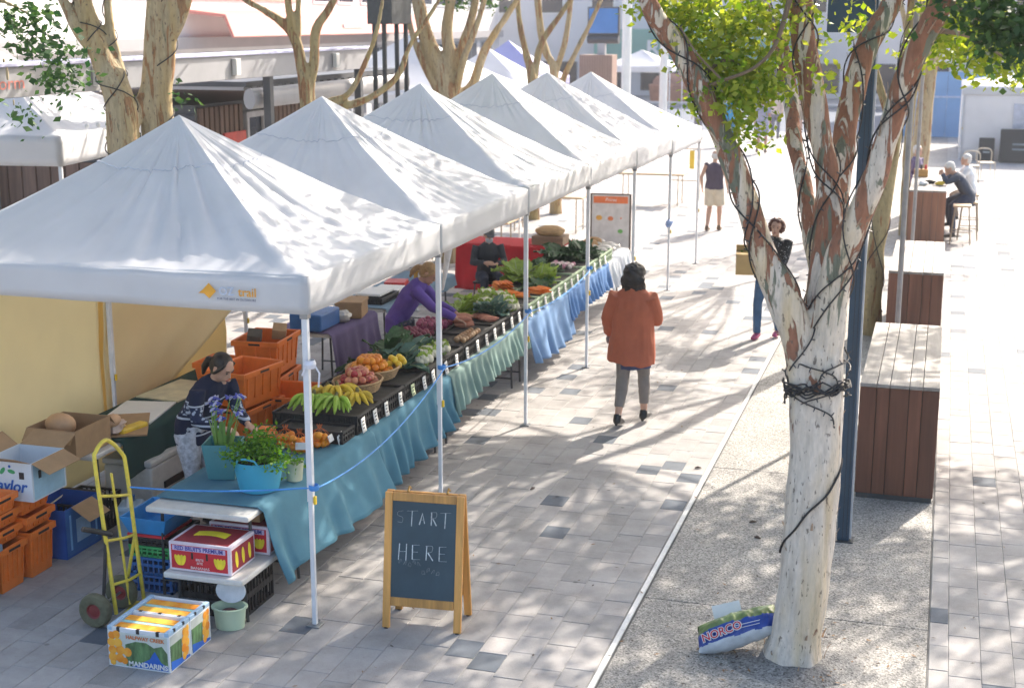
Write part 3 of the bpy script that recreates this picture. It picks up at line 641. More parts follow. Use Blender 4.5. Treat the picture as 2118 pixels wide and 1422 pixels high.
LR = [(-0.686, 9.35, 2.1, 0.144), (-0.633, 9.3, 2.585, 0.1148), (-0.547, 9.25, 2.944, 0.0918), (-0.426, 9.2, 3.263, 0.0774), (-0.347, 9.17, 3.554, 0.0739), (-0.291, 9.15, 3.793, 0.073), (-0.234, 9.1, 4.014, 0.0684), (-0.14, 9.05, 4.243, 0.0702), (-0.057, 9, 4.411, 0.072), (0.06, 8.95, 4.7, 0.063), (0.4, 8.8, 5.6, 0.045)]
LT = [(-0.72, 9.6, 2.2, 0.08), (-0.732, 9.8, 2.5, 0.0664), (-0.835, 10, 2.79, 0.0592), (-0.898, 10.1, 3.079, 0.0568), (-1.01, 10.3, 3.43, 0.0552), (-1.079, 10.5, 3.757, 0.056), (-1.174, 10.6, 4.13, 0.0504), (-1.337, 10.7, 4.437, 0.0424), (-1.6, 10.9, 5.3, 0.028)]
TWG = [(-.956, 9.2, 4.5, .02), (-1.038, 9.1, 4.154, .013), (-1.154, 9, 4.008, .011), (-1.323, 8.95, 3.935, .011), (-1.443, 9.05, 3.891, .016)]
O1 = (-.75, 9.25)
bt = thing('gum_tree', 'big tree with peeling white and brown bark wrapped in lights', 'tree', (O1[0], O1[1], 0))
def barkfn(p):
    q = V(p.x, p.y, p.z * .3)
    return .016 * noise.noise(q * 7) + .007 * noise.noise(q * 18) + .018 * max(0, .3 - p.z) * noise.noise(V(p.x * 9, p.y * 9, 0)) * 2
fuse(limbs_mb(rel([TR, LL, LM, LG, LR, LT], O1), 20, .06), 'trunk', bark_big, bt, .014, 5, fn=barkfn)
limbs_mb(rel([TWG, [(-1.34, 8.95, 3.93, .008), (-1.5, 8.9, 4.1, .006), (-1.6, 8.9, 4.25, .005)], [(-.14, 9.05, 4.24, .02), (.1, 9.3, 4.2, .012), (.35, 9.8, 4.05, .008)], [(-.05, 9, 4.4, .02), (.15, 8.8, 4.3, .012), (.35, 8.6, 4.2, .008)], [(-1.52, 9.05, 3.93, .02), (-1.35, 9.2, 4.05, .012), (-1.15, 9.25, 3.95, .008)]], O1), 8, 0).build('twigs', mat('twig', (.16, .11, .07), .8), bt)['kind'] = 'stuff'
def rc(c): return (c[0] - O1[0], c[1] - O1[1], c[2])
lt = [((-1.78, 9.2, 4.4), (.16, .15, .1), 110), ((-1.0, 9.4, 4.4), (.14, .15, .1), 110), ((-1.5, 9.2, 4.12), (.2, .15, .12), 160), ((-.95, 9.9, 4.2), (.1, .1, .15), 70), ((-1.62, 9.3, 4.36), (.22, .2, .14), 260), ((-1.4, 9.3, 4.26), (.2, .2, .14), 240), ((-1.2, 9.35, 4.3), (.16, .2, .13), 150), ((-1.22, 9.3, 4.0), (.13, .15, .12), 150), ((-1.42, 9.25, 3.98), (.15, .12, .14), 190),
      ((-1.15, 9.2, 3.86), (.13, .12, .10), 150), ((-1.3, 9.1, 3.8), (.14, .12, .09), 140), ((-1.19, 9.1, 3.64), (.08, .1, .08), 90), ((-1.45, 9.1, 3.84), (.1, .1, .09), 80), ((-1.1, 9.2, 4.05), (.1, .1, .1), 60),
      ((-.02, 9.6, 4.2), (.14, .15, .12), 140), ((.2, 10, 4.1), (.24, .2, .1), 260), ((.45, 10.2, 4.0), (.26, .2, .09), 260), ((.1, 10.3, 4.25), (.2, .2, .1), 160), ((.35, 9.9, 4.2), (.15, .15, .1), 120), ((0, 9.6, 4.4), (.15, .15, .12), 120), ((-.74, 9.3, 3.92), (.05, .05, .05), 20), ((-.2, 10.2, 4.1), (.15, .2, .15), 80), ((-.62, 10.6, 4.3), (.12, .15, .15), 60)]
leaves('foliage', [(rc(c), r, int(n * 2.1)) for c, r, n in lt], leafl, bt, .052, 3)
leaves('dark_foliage', [(rc(c), r, n) for c, r, n in [((.24, 8.6, 4.3), (.16, .15, .14), 420), ((.42, 8.6, 4.22), (.16, .15, .16), 460), ((.15, 8.7, 4.42), (.2, .15, .1), 200), ((.5, 8.7, 4.38), (.15, .15, .12), 200), ((.05, 8.9, 4.45), (.15, .12, .06), 90)]], leafd, bt, .058, 4)
rg = random.Random(5)
def crown(cx, cy, cz, rx, ry, rz, ncl, per, gap=.0):
    out = []
    for i in range(ncl):
        a = rg.random() * 6.283; q = rg.random() ** .5
        out.append(((cx + math.cos(a) * q * rx, cy + math.sin(a) * q * ry, cz + rg.uniform(-1, 1) * rz), (rg.uniform(.35, .8), rg.uniform(.35, .8), rg.uniform(.2, .4)), per))
    return out
def crown_branches(mb, tips, clumps, r=.035):
    for c, _, _ in clumps:
        tp = min(tips, key=lambda q: (V(q) - V(c)).length); m = (V(tp) + V(c)) / 2 + V(0, 0, -.25)
        mb.tube(curve([tp, m, c], 4), [lerp(r, .006, i / 8) for i in range(9)], 6)
cr = crown(-.75 - O1[0], 9.6 - O1[1], 6.2, 3.3, 3.3, .9, 44, 230)
leaves('crown', cr, leafm, bt, .11, 6); mb = MB(); crown_branches(mb, [rc(q[-1][:3]) for q in (LL, LM, LG, LR, LT)], cr); mb.build('branches', bark_tan, bt)

def simple_tree(name, label, o, limbs, bark, crowns, group, fol=None, n=12, leafmat=None, seed=0, lsize=.12):
    t = thing(name, label, 'tree', (o[0], o[1], 0), 0, group)
    fuse(limbs_mb(rel(limbs, o), n, .1, seed), 'trunk', bark, t, .022, 4, fn=lambda p: .012 * noise.noise(V(p.x, p.y, p.z * .35) * 8 + V(seed, 0, 0)))
    if crowns:
        cl = [((c[0] - o[0], c[1] - o[1], c[2]), r, k) for c, r, k in crowns]
        leaves('crown', cl, leafmat or leafm, t, lsize, seed + 20)
        mb = MB(); crown_branches(mb, [(L[-1][0] - o[0], L[-1][1] - o[1], L[-1][2]) for L in limbs if L[-1][2] > 4], cl); mb.build('branches', bark, t)
    if fol: leaves('foliage', [((c[0] - o[0], c[1] - o[1], c[2]), r, k) for c, r, k in fol], leafd, t, .08, seed + 40)
    return t
T2 = [(-.818, 20.1, -.05, .15), (-.814, 20.1, .486, .13), (-.806, 20.1, 1.168, .125), (-.735, 20.1, 1.975, .119), (-.658, 20.15, 2.827, .112), (-.558, 20.2, 3.792, .098), (-.51, 20.2, 4.55, .084), (-.6, 20.3, 5.4, .06)]
simple_tree('gum_tree', 'slim mottled yellow tree beside the second bar table', (-.818, 20.1), [T2, [(-.66, 20.15, 2.8, .07), (-.95, 20.2, 3.6, .05), (-1.3, 20.3, 4.8, .04)]], bark_tan2, crown(-1.9, 17.4, 6.3, 4.5, 4.3, 1.1, 68, 240), 'trees along the aggregate strip', seed=31)
T3 = [(-.68, 29.9, -.05, .1), (-.694, 29.9, .855, .088), (-.695, 29.9, 1.83, .083), (-.647, 29.9, 2.887, .08), (-.6, 29.9, 4, .07), (-.7, 30, 5.2, .05)]
simple_tree('gum_tree', 'thin pale tree at the corner of the red-brown bar table', (-.68, 29.9), [T3], bark_tan2, crown(-1.6, 26.5, 6.2, 3.2, 2.8, .9, 22, 200), 'trees along the aggregate strip', seed=33)
T4 = [(-.62, 33, -.05, .24), (-.5, 33, 1.2, .2), (-.451, 33, 2.639, .181), (-.364, 33, 3.682, .158), (-.228, 33, 4.9, .12)]
simple_tree('gum_tree', 'stout pale tree behind the seated people', (-.62, 33), [T4, [(-.45, 33, 2.5, .1), (-.8, 33, 3.6, .08), (-1.2, 33.1, 5, .05)]], bark_tan, crown(1.0, 33, 6.0, 2.2, 2.2, .8, 12, 200), 'trees along the aggregate strip', seed=34, leafmat=leafl)
A = [[(-8.74, 14, -.05, .26), (-8.72, 14, 1.4, .21), (-8.727, 14, 2.613, .2), (-8.747, 14, 2.935, .185), (-8.757, 14, 3.413, .17), (-8.928, 14, 3.832, .135), (-9.053, 14, 4.196, .112), (-9.151, 14, 4.506, .095), (-9.3, 14, 5.2, .07)],
     [(-8.698, 14, 3.3, .12), (-8.835, 14.1, 3.882, .064), (-8.886, 14.1, 4.195, .053), (-8.963, 14.2, 4.8, .048)], [(-8.93, 14, 3.85, .1), (-9.17, 13.9, 4.196, .069), (-9.328, 13.9, 4.506, .058), (-9.5, 13.9, 5, .05)],
     [(-8.752, 14.1, 3.05, .11), (-8.616, 14.3, 3.507, .065), (-8.58, 14.4, 3.8, .06)],
     [(-8.7, 14.3, -.05, .2), (-8.6, 14.45, 1.4, .16), (-8.557, 14.5, 2.899, .15), (-8.554, 14.5, 3.444, .145), (-8.459, 14.5, 3.982, .13), (-8.336, 14.5, 4.509, .115), (-8.2, 14.5, 5.1, .09)],
     [(-8.62, 14.4, 1.8, .1), (-8.62, 14.36, 2.96, .093), (-8.59, 14.36, 3.556, .09), (-8.53, 14.36, 4.089, .084), (-8.45, 14.36, 4.8, .07)], [(-8.45, 14.5, 4.0, .085), (-8.191, 14.5, 4.404, .065), (-8.05, 14.5, 4.9, .053)]]
simple_tree('gum_tree', 'twin-trunk cream barked tree behind the logo tent, wound with wire', (-8.74, 14), A, bark_tan, crown(-9.2, 14, 6.4, 2.6, 2.6, .8, 26, 170), 'trees behind the stalls', fol=[((-8.9, 14.2, 3.15), (.1, .1, .12), 50), ((-8.62, 14.6, 3.35), (.12, .1, .18), 70)], seed=35, lsize=.1)
B = [[(-8.5, 18.4, -.05, .15), (-8.54, 18.4, 1.6, .11), (-8.564, 18.4, 3.149, .088), (-8.617, 18.4, 3.711, .08), (-8.727, 18.4, 4.104, .074), (-8.998, 18.3, 4.364, .053), (-9.38, 18.2, 4.6, .043), (-9.8, 18.2, 5, .03)],
     [(-8.5, 18.5, 1.5, .1), (-8.55, 18.5, 3.163, .081), (-8.458, 18.5, 3.709, .074), (-8.406, 18.5, 4.169, .067), (-8.185, 18.6, 4.559, .053), (-8, 18.7, 5.2, .04)], [(-8.71, 18.4, 4.0, .06), (-8.766, 18.4, 4.429, .047), (-8.83, 18.4, 5, .04)], [(-8.66, 18.4, 3.9, .055), (-8.674, 18.5, 4.43, .043), (-8.64, 18.5, 5, .04)],
     [(-8.5, 18.5, 2.8, .07), (-8.338, 18.6, 3.141, .061), (-8.047, 18.7, 3.275, .047), (-7.822, 18.8, 3.706, .037), (-7.671, 18.9, 4.168, .03), (-7.55, 19, 4.9, .025)], [(-8.5, 18.5, 2.7, .07), (-8.229, 18.6, 3.05, .061), (-7.798, 18.8, 3.206, .054), (-7.434, 19, 3.504, .048), (-7.284, 19.2, 3.967, .034), (-7.026, 19.3, 4.366, .031), (-6.7, 19.4, 4.9, .027)]]
simple_tree('gum_tree', 'slender olive tree with forked stems beside the kiosk canopy', (-8.5, 18.4), B, bark_tan2, crown(-9.6, 19.2, 6.5, 2.2, 2.0, .7, 11, 130), 'trees behind the stalls', seed=36)
C = [[(-8.5, 24.2, -.05, .26), (-8.48, 24.2, 1.5, .2), (-8.511, 24.2, 2.831, .172), (-8.685, 24.2, 3.463, .165), (-8.905, 24.2, 4.049, .14), (-9.1, 24.2, 4.9, .1)], [(-8.46, 24.3, 1.5, .16), (-8.5, 24.3, 2.826, .14), (-8.492, 24.3, 3.63, .12), (-8.532, 24.3, 4.133, .102), (-8.4, 24.3, 5, .08)],
     [(-8.46, 24.4, 2.2, .12), (-8.443, 24.4, 2.864, .11), (-8.155, 24.5, 3.119, .095), (-7.958, 24.6, 3.711, .077), (-7.718, 24.7, 4.132, .06), (-7.2, 24.8, 4.9, .05)], [(-8.49, 24.4, 2.8, .1), (-8.299, 24.4, 3.714, .094), (-8.114, 24.4, 4.299, .077), (-8, 24.5, 5, .06)], [(-8.55, 24.1, 2.9, .09), (-8.965, 24.1, 3.632, .06), (-9.139, 24.1, 4.133, .051), (-9.3, 24.1, 4.9, .04)],
     [(-8.42, 24.3, 2.9, .08), (-8.2, 24.2, 3.6, .07), (-7.95, 24.2, 4.2, .055), (-7.7, 24.2, 5, .045)]]
simple_tree('gum_tree', 'many-stemmed pale tree rising behind the third tent', (-8.5, 24.2), C, bark_tan, crown(-9.5, 25, 6.5, 2.2, 2.0, .8, 12, 130), 'trees behind the stalls', fol=[((-8.3, 24.4, 4.62), (.3, .2, .12), 120), ((-7.9, 24.6, 4.6), (.25, .2, .1), 80)], seed=37)
D = [[(-8.58, 30.0, -.05, .16), (-8.58, 30, 1.5, .12), (-8.61, 30, 3.027, .104), (-8.775, 30, 3.69, .073), (-8.884, 30, 4.198, .062), (-8.98, 30, 5, .055)], [(-8.58, 30.05, 2.5, .1), (-8.585, 30.1, 3.023, .09), (-8.453, 30.2, 3.791, .073), (-8.053, 30.3, 4.4, .062), (-7.6, 30.4, 5.1, .05)]]
simple_tree('gum_tree', 'thin two-stemmed tree in front of the lilac tent', (-8.58, 30), D, bark_tan2, crown(-9.2, 30.5, 6.4, 1.8, 1.8, .6, 8, 130), 'trees behind the stalls', seed=38)
E_ = [[(-8.35, 31.1, -.05, .15), (-8.36, 31.05, 1.6, .11), (-8.396, 31, 3.149, .09), (-8.565, 31, 3.568, .09), (-8.701, 31, 4.091, .085), (-8.8, 31, 5, .075)], [(-8.36, 31.1, 2.6, .08), (-8.367, 31.1, 3.145, .075), (-8.178, 31.2, 3.881, .064), (-8.05, 31.3, 5, .055)], [(-8.34, 31.1, 2.4, .08), (-8.226, 31.2, 2.984, .075), (-7.925, 31.3, 3.671, .059), (-7.626, 31.4, 4.299, .053), (-7.3, 31.5, 5.1, .045)]]
simple_tree('gum_tree', 'spreading three-stemmed tree beside the blue screen kiosk', (-8.35, 31.1), E_, bark_tan, crown(-8.6, 32, 6.4, 1.8, 1.8, .6, 8, 130), 'trees behind the stalls', seed=39)
# leafy bough over the left of the logo tent: a tree whose trunk stands outside the view
F_ = [[(-9.6, 8.2, -.05, .22), (-9.5, 8.3, 1.6, .18), (-9.2, 8.6, 3.2, .15), (-8.3, 9.0, 4.2, .11), (-7.6, 9.2, 4.7, .08)], [(-8.4, 8.95, 4.15, .05), (-7.3, 9.3, 4.5, .03), (-6.7, 9.5, 4.35, .016), (-6.45, 9.5, 4.05, .006)], [(-7.3, 9.3, 4.5, .02), (-6.95, 9.45, 4.1, .012), (-6.86, 9.5, 3.6, .005)]]
f_ = simple_tree('gum_tree', 'dark leafy bough hanging beside the sagging canvas tent', (-9.6, 8.2), F_, bark_tan, crown(-8.3, 8.2, 6.0, 2.2, 2.2, .8, 22, 170), 'trees behind the stalls', seed=40)
leaves('hanging_leaves', [((c[0] + 9.6, c[1] - 8.2, c[2]), r, n) for c, r, n in [((-6.85, 9.5, 4.28), (.14, .1, .1), 110), ((-6.66, 9.5, 4.15), (.14, .1, .12), 120), ((-6.5, 9.5, 4.02), (.13, .1, .12), 110), ((-6.38, 9.5, 3.88), (.1, .1, .1), 70), ((-6.52, 9.5, 3.82), (.1, .1, .08), 60), ((-6.32, 9.5, 4.1), (.05, .06, .1), 40), ((-6.85, 9.5, 3.52), (.06, .06, .12), 50), ((-6.72, 9.5, 4.35), (.25, .1, .06), 80)]], leafd, f_, .062, 50)
# unseen tree added outside the frame to the right so its crown shades the plaza
G_ = [[(4.2, 18.5, -.05, .24), (4.1, 18.5, 2, .18), (3.9, 18.6, 4, .13), (3.6, 18.8, 5.2, .08)], [(4.1, 18.5, 3, .1), (4.6, 19, 4.5, .07), (5, 19.2, 5.6, .05)]]
simple_tree('gum_tree', 'unseen leafy tree added beside the plaza to shade its paving', (4.2, 18.5), G_, bark_tan, crown(3.0, 18.2, 6.2, 3.0, 3.4, .9, 46, 220), 'added shade trees of the plaza', seed=41)

# peeling bark curls on the big tree
fk = MB(); rk = random.Random(9)
for L in (TR, LL, LM, LR, LG):
    cps = wrap_pts = curve([p[:3] for p in L], 8)
    for i in range(34 if L is TR else 20):
        q = rk.uniform(.12, .8); a_ = min(int(q * (len(cps) - 1)), len(cps) - 2); p = cps[a_]; tn = (cps[a_ + 1] - p).normalized(); b_ = min(int(q * (len(L) - 1)), len(L) - 2); r_ = L[b_][3] * 1.0
        an = rk.random() * 6.283; u = (V(1, 0, 0) - tn * tn.x).normalized(); w = tn.cross(u); o_ = u * math.cos(an) + w * math.sin(an); sd = tn.cross(o_); l_, w_ = rk.uniform(.03, .1), rk.uniform(.008, .02)
        fk.grid(lambda s_, v: (p + o_ * (r_ + .002 + .022 * s_ * s_) + tn * ((s_ - .3) * l_) + sd * ((v - .5) * w_ * (1 - .5 * s_))) - V(O1[0], O1[1], 0), 3, 2)
fk.build('bark_curls', mat('bark_curl', (.36, .25, .17), .85, .35, 20), bt, solid=.0015)['kind'] = 'stuff'
# ================================================================ STRING LIGHTS
cabm = mat('black_cable', (.012, .012, .014), .5)
def wrap(L, turns, t0, t1, ph, sgn=1, n=70, jit=.25, off=.012):
    pts = curve([p[:3] for p in L], 8); m = len(pts) - 1; out = []
    for i in range(n + 1):
        s_ = i / n; tt = lerp(t0, t1, s_) * m; a = min(int(tt), m - 1); f = tt - a; p = pts[a].lerp(pts[a + 1], f); tn = (pts[a + 1] - pts[a]).normalized()
        q = lerp(t0, t1, s_) * (len(L) - 1); b = min(int(q), len(L) - 2); r = lerp(L[b][3], L[b + 1][3], q - b) + off
        u = V(1, 0, 0) - tn * tn.x; u.normalize(); w = tn.cross(u); an = ph + sgn * 2 * math.pi * turns * s_ + jit * math.sin(s_ * 17 + ph)
        out.append(p + (u * math.cos(an) + w * math.sin(an)) * r)
    return out
sl_ = thing('string_lights', 'black cable of unlit fairy lights wound round the big tree', 'string lights', (O1[0], O1[1], 0))
paths = [wrap(LL, 2.6, .12, .95, .5, 1), wrap(LL, 2.2, .1, .9, 2.6, -1), wrap(LM, 2.4, .0, .95, .2, 1), wrap(LM, 2.1, .05, .9, 3.4, -1), wrap(LR, 2.5, .05, .95, 1.0, -1), wrap(LR, 2.2, .05, .95, 4.4, 1), wrap(LG, 2.3, .15, .9, 2.0, 1), wrap(LG, 2.0, .15, .9, 5.0, -1), wrap(LT, 2.0, .2, .9, 1, 1),
         wrap(TR, .8, .74, 1, 3.0, 1, off=.03), wrap(TR, .8, .74, 1, .8, -1, off=.03), wrap(TR, .7, .76, 1, 4.6, 1, off=.035), wrap(TR, .75, .7, .96, 5.6, -1, off=.025), wrap(LL, 1.8, .05, .6, 4.2, 1), wrap(LM, 1.6, 0, .5, 5.2, -1), wrap(LR, 1.6, 0, .6, 2.6, 1)]
cb = MB(); bl = MB(); rb = random.Random(3)
for P_ in paths:
    P_ = [V(p.x - O1[0], p.y - O1[1], p.z) for p in P_]
    cb.tube(P_, .0055, 6)
    for i in range(2, len(P_) - 2, 3):
        ax = (P_[i + 1] - P_[i]).normalized(); d = V(rb.uniform(-1, 1), rb.uniform(-1, 1), rb.uniform(-1, 1)); d = (d - ax * d.dot(ax)).normalized(); bl.tube([P_[i], P_[i] + d * .03], [.006, .0035], 5)
# bundle of cable at the fork and the single lead lower on the trunk
for k_ in range(7):
    cb.tube([V(p.x - O1[0], p.y - O1[1], p.z + .06 * noise.noise(V(i * .3, k_, 0))) for i, p in enumerate(wrap(TR, .62, .765 + .008 * k_, .80 + .006 * (k_ % 3), 2.6 + .1 * k_, 1, 30, .1, .018 + .004 * k_))], .0065, 6)
cb.tube([V(p.x - O1[0], p.y - O1[1], p.z) for p in wrap(TR, .5, .47, .62, 3.3, 1, 40, .05, .008)], .008, 6)
cb.build('cable', cabm, sl_); o = bl.build('bulbs', mat('bulb_socket', (.05, .05, .055), .3), sl_); o['kind'] = 'stuff'
sl2 = thing('string_lights', 'thin black wire of lights wound round the twin-trunk tree', 'string lights', (-8.74, 14, 0)); cb = MB()
for L, tu, ph, sg in ((A[0], 4, .3, 1), (A[0], 3.4, 2.2, -1), (A[4], 3, 1, 1), (A[1], 2, 0, 1)): cb.tube([V(p.x + 8.74, p.y - 14, p.z) for p in wrap(L, tu, .2, .95, ph, sg, 80, .2)], .007, 5)
cb.build('cable', cabm, sl2)
sl3 = thing('string_lights', 'black wire of lights on the slim mottled yellow tree', 'string lights', (-.818, 20.1, 0)); cb = MB()
for tu, ph, sg in ((3, .3, 1), (2.4, 2.2, -1)): cb.tube([V(p.x + .818, p.y - 20.1, p.z) for p in wrap(T2, tu, .1, .9, ph, sg, 80, .2)], .007, 5)
cb.build('cable', cabm, sl3)
# ================================================================ STALL TABLES AND CLOTHS
rs = random.Random(21)
def folding_table(label, x0, x1, y0, y1, z, topm, group, name='folding_table', legm=None, axis='y'):
    t = thing(name, label, 'table', ((x0 + x1) / 2, (y0 + y1) / 2, 0), 0, group); hx, hy = (x1 - x0) / 2, (y1 - y0) / 2; legm = legm or darksteel
    MB().b2((-hx, -hy, z - .045), (hx, hy, z)).build('table_top', topm, t, smooth=0, bev=.012)
    for s in (-1, 1):
        if axis == 'y':
            y = s * (hy - .14)
            for a in (-1, 1): MB().tube([(a * (hx - .06), y, z - .045), (a * (hx - .04), y, .0)], .013, 8).build('leg', legm, t)
            MB().tube([(-(hx - .05), y, .12), (hx - .05, y, .12)], .01, 8).build('crossbar', legm, t)
            MB().tube([(0, y, z - .05), (0, y - s * .3, z - .045)], .008, 6).build('brace', legm, t)
        else:
            x = s * (hx - .14)
            for a in (-1, 1): MB().tube([(x, a * (hy - .06), z - .045), (x, a * (hy - .04), .0)], .013, 8).build('leg', legm, t)
            MB().tube([(x, -(hy - .05), .12), (x, hy - .05, .12)], .01, 8).build('crossbar', legm, t)
    return t
ft = 'folding tables of the produce stall'
folding_table('white plastic folding table under the plant buckets', -5.55, -4.70, 8.88, 10.9, .75, dirtywhite, ft)
folding_table('white folding table under the bananas and fruit baskets', -5.55, -4.72, 10.96, 13.2, .75, dirtywhite, ft)
folding_table('white folding table under the sage green cloth', -5.55, -4.72, 13.26, 15.9, .75, dirtywhite, ft)
folding_table('white folding table under the pale blue cloth', -5.55, -4.72, 15.96, 18.2, .75, dirtywhite, ft)
folding_table('white folding table under the darker blue cloth, far end of produce', -5.55, -4.72, 18.26, 21.6, .75, dirtywhite, ft)
def mcloth(name, c, var=.12): return mat(name, c, .85, var, 3, bump=.15, bscale=300, transl=.18)
teal = mcloth('teal_cloth', (.095, .26, .35)); sage = mcloth('sage_cloth', (.22, .33, .30)); pblue = mcloth('pale_blue_cloth', (.17, .30, .52)); dblue = mcloth('blue_cloth', (.10, .22, .46)); wcl = mcloth('white_lace', (.6, .63, .67))
purp = mcloth('purple_cloth', (.17, .13, .26)); redc = mcloth('red_cloth', (.55, .02, .03)); dgr = mcloth('dark_green_cloth', (.012, .055, .05)); lbl = mcloth('faded_blue_cloth', (.19, .29, .38))
def drape(name, label, y0, y1, hem, cm, seed, xb=-5.57, xf=-4.68, z=.762, flare=.16, foldn=9, amp=.035, corner=0, grp='cloths over the stall tables', skew=0):
    pts = hem
    def f(u, v):
        y = lerp(y0, y1, u)
        if v < .4:
            t_ = v / .4; return (lerp(xb, xf, t_), y, z + .004 * noise.noise(V(y * 4, t_ * 5, seed)) + .003)
        t_ = (v - .4) / .6; hz = interp([p[0] for p in pts], [p[1] for p in pts], y)
        zz = lerp(z, hz, t_ ** .9) if t_ > 0 else z
        a = amp * t_ ** .8
        fo = math.sin(u * foldn * 6.283 + 1.3 * noise.noise(V(u * 4, seed, 0)) * 3) * a + a * noise.noise(V(u * foldn * 1.7, t_ * 1.2, seed)) * 1.4
        x = xf + .012 + flare * t_ ** 1.1 + fo
        yy = y - skew * t_ * (1 - u) + .04 * noise.noise(V(u * 6, t_, seed + 5)) * t_
        if corner and u < .14:
            c_ = (1 - u / .14); zz -= corner * c_ * t_; x -= .02 * c_ * t_; yy += .12 * c_ * t_
        return (x, yy, max(.03, zz))
    o = MB().grid(f, 150, 26).build(name, cm, smooth=80, solid=.003); tag(o, label, 'tablecloth', grp); return o
drape('tablecloth', 'teal cloth with hanging corner under the plant buckets', 9.06, 11.22, [(9, .24), (9.5, .27), (10.2, .22), (10.9, .2), (11.3, .24)], teal, 1, flare=.2, foldn=4, amp=.03, corner=.07, skew=.1)
drape('tablecloth', 'teal cloth in deep folds below the bananas and oranges', 11.2, 13.35, [(11.2, .16), (12, .22), (13, .3), (13.4, .32)], teal, 2, flare=.1, foldn=9, amp=.045)
drape('tablecloth', 'sage green cloth pleated below the cauliflowers', 13.3, 16.1, [(13.3, .34), (14.2, .42), (15.2, .44), (16.1, .46)], sage, 3, flare=.07, foldn=16, amp=.032)
drape('tablecloth', 'pale blue cloth hanging low below the lettuces', 16.05, 18.05, [(16, .26), (17, .17), (18, .2)], pblue, 4, flare=.12, foldn=5, amp=.04)
drape('tablecloth', 'darker blue cloth pleated near the orange price board', 18.02, 20.5, [(18, .38), (19, .42), (20.5, .4)], dblue, 5, flare=.06, foldn=13, amp=.035)
drape('tablecloth', 'white lace cloth on the far end beside the bread', 20.45, 21.9, [(20, .35), (22, .35)], wcl, 6, flare=.06, foldn=7, amp=.035)

# ---------------------------------------------------------------- crates and price tags
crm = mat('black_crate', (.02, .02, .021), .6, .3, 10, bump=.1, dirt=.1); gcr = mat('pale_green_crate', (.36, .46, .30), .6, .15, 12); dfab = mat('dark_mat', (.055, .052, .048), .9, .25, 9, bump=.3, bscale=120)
def crate_mesh_parts(L, W, H, m, parent, slots=True):
    t_ = .012
    MB().b2((-W / 2 + t_, -L / 2 + t_, .004), (W / 2 - t_, L / 2 - t_, .014)).build('crate_base', m, parent, smooth=0)
    for s in (-1, 1):
        w = MB(); x = s * (W / 2 - t_ / 2)
        n = max(4, int(L / .05))
        for k_ in range(n + 1): y = -L / 2 + .006 + k_ * (L - .012) / n; w.b2((x - t_ / 2, y - .006, 0), (x + t_ / 2, y + .006, H - .012))
        w.b2((x - t_ / 2 - .004, -L / 2, H - .022), (x + t_ / 2 + .004, L / 2, H)); w.b2((x - t_ / 2, -L / 2, 0), (x + t_ / 2, L / 2, .02)); w.b2((x - t_ / 2 + .002, -L / 2, H * .45), (x + t_ / 2 - .002, L / 2, H * .62))
        w.build('side_wall', m, parent, smooth=0)
        w = MB(); y = s * (L / 2 - t_ / 2); n = max(4, int(W / .05))
        for k_ in range(n + 1): xx = -W / 2 + .018 + k_ * (W - .036) / n; w.b2((xx - .006, y - t_ / 2, 0), (xx + .006, y + t_ / 2, H - .012))
        w.b2((-W / 2 + t_, y - t_ / 2 - .004, H - .021), (W / 2 - t_, y + t_ / 2 + .004, H - .001)); w.b2((-W / 2 + t_, y - t_ / 2, 0), (W / 2 - t_, y + t_ / 2, .02)); w.b2((-W / 2 + t_, y - t_ / 2 + .002, H * .45), (W / 2 - t_, y + t_ / 2 - .002, H * .62))
        w.build('end_wall', m, parent, smooth=0)
def crate(label, loc, L=.56, W=.40, H=.17, m=None, grp='produce crates on the stall', liner=True, rz=0):
    t = thing('produce_crate', label, 'crate', loc, rz, grp); crate_mesh_parts(L, W, H, m or crm, t)
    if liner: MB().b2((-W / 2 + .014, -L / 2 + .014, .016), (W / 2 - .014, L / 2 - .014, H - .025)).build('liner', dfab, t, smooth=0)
    return t
FL = ('under the bananas', 'under the apple basket', 'under the orange basket', 'under the first cauliflowers', 'under the small cauliflower by the second tent leg', 'under the loose brown onions', 'under the sweet potatoes', 'between sweet potatoes and cabbage', 'under the big blue-green cabbage')
IL = ('behind the green bananas', 'behind the apple basket', 'under the dark greens', 'under the upright kale', 'holding potatoes', 'holding beetroots', 'holding red onions', 'under the yellow-green bunch')
GL = ('below the cauliflower beside the third tent leg', 'below the bright carrot bunch', 'below the bright lettuce', 'below the dark leeks', 'below the pink turnips', 'below the big dark kale heap', 'below the kale in front of the bread', 'at the bread end')
first = crate('black slatted crate ' + FL[0], (-4.95, 11.29, .768), .56, .44, .17)
for i in range(1, 9):
    c = copy_tree(first); c.location = (-4.95, 11.29 + i * .575, .768)
    c['label'] = 'black slatted crate ' + FL[i]
back = crate('inner black slatted crate ' + IL[0], (-5.36, 11.29, .768), .56, .36, .15)
for i in range(1, 8): c = copy_tree(back); c.location = (-5.36, 11.29 + i * .575, .768); c['label'] = 'inner black slatted crate ' + IL[i]
gf = crate('pale green slatted crate ' + GL[0], (-4.9, 16.5, .768), .56, .40, .16, gcr)
for i in range(1, 8): c = copy_tree(gf); c.location = (-4.9, 16.5 + i * .575, .768); c['label'] = 'pale green slatted crate ' + GL[i]
gb_ = crate('inner pale green slatted crate ' + GL[0], (-5.33, 16.5, .768), .56, .38, .14, gcr)
for i in range(1, 8): c = copy_tree(gb_); c.location = (-5.33, 16.5 + i * .575, .768); c['label'] = 'inner pale green slatted crate ' + GL[i]
ink = mat('marker_ink', (.03, .03, .04), .7)
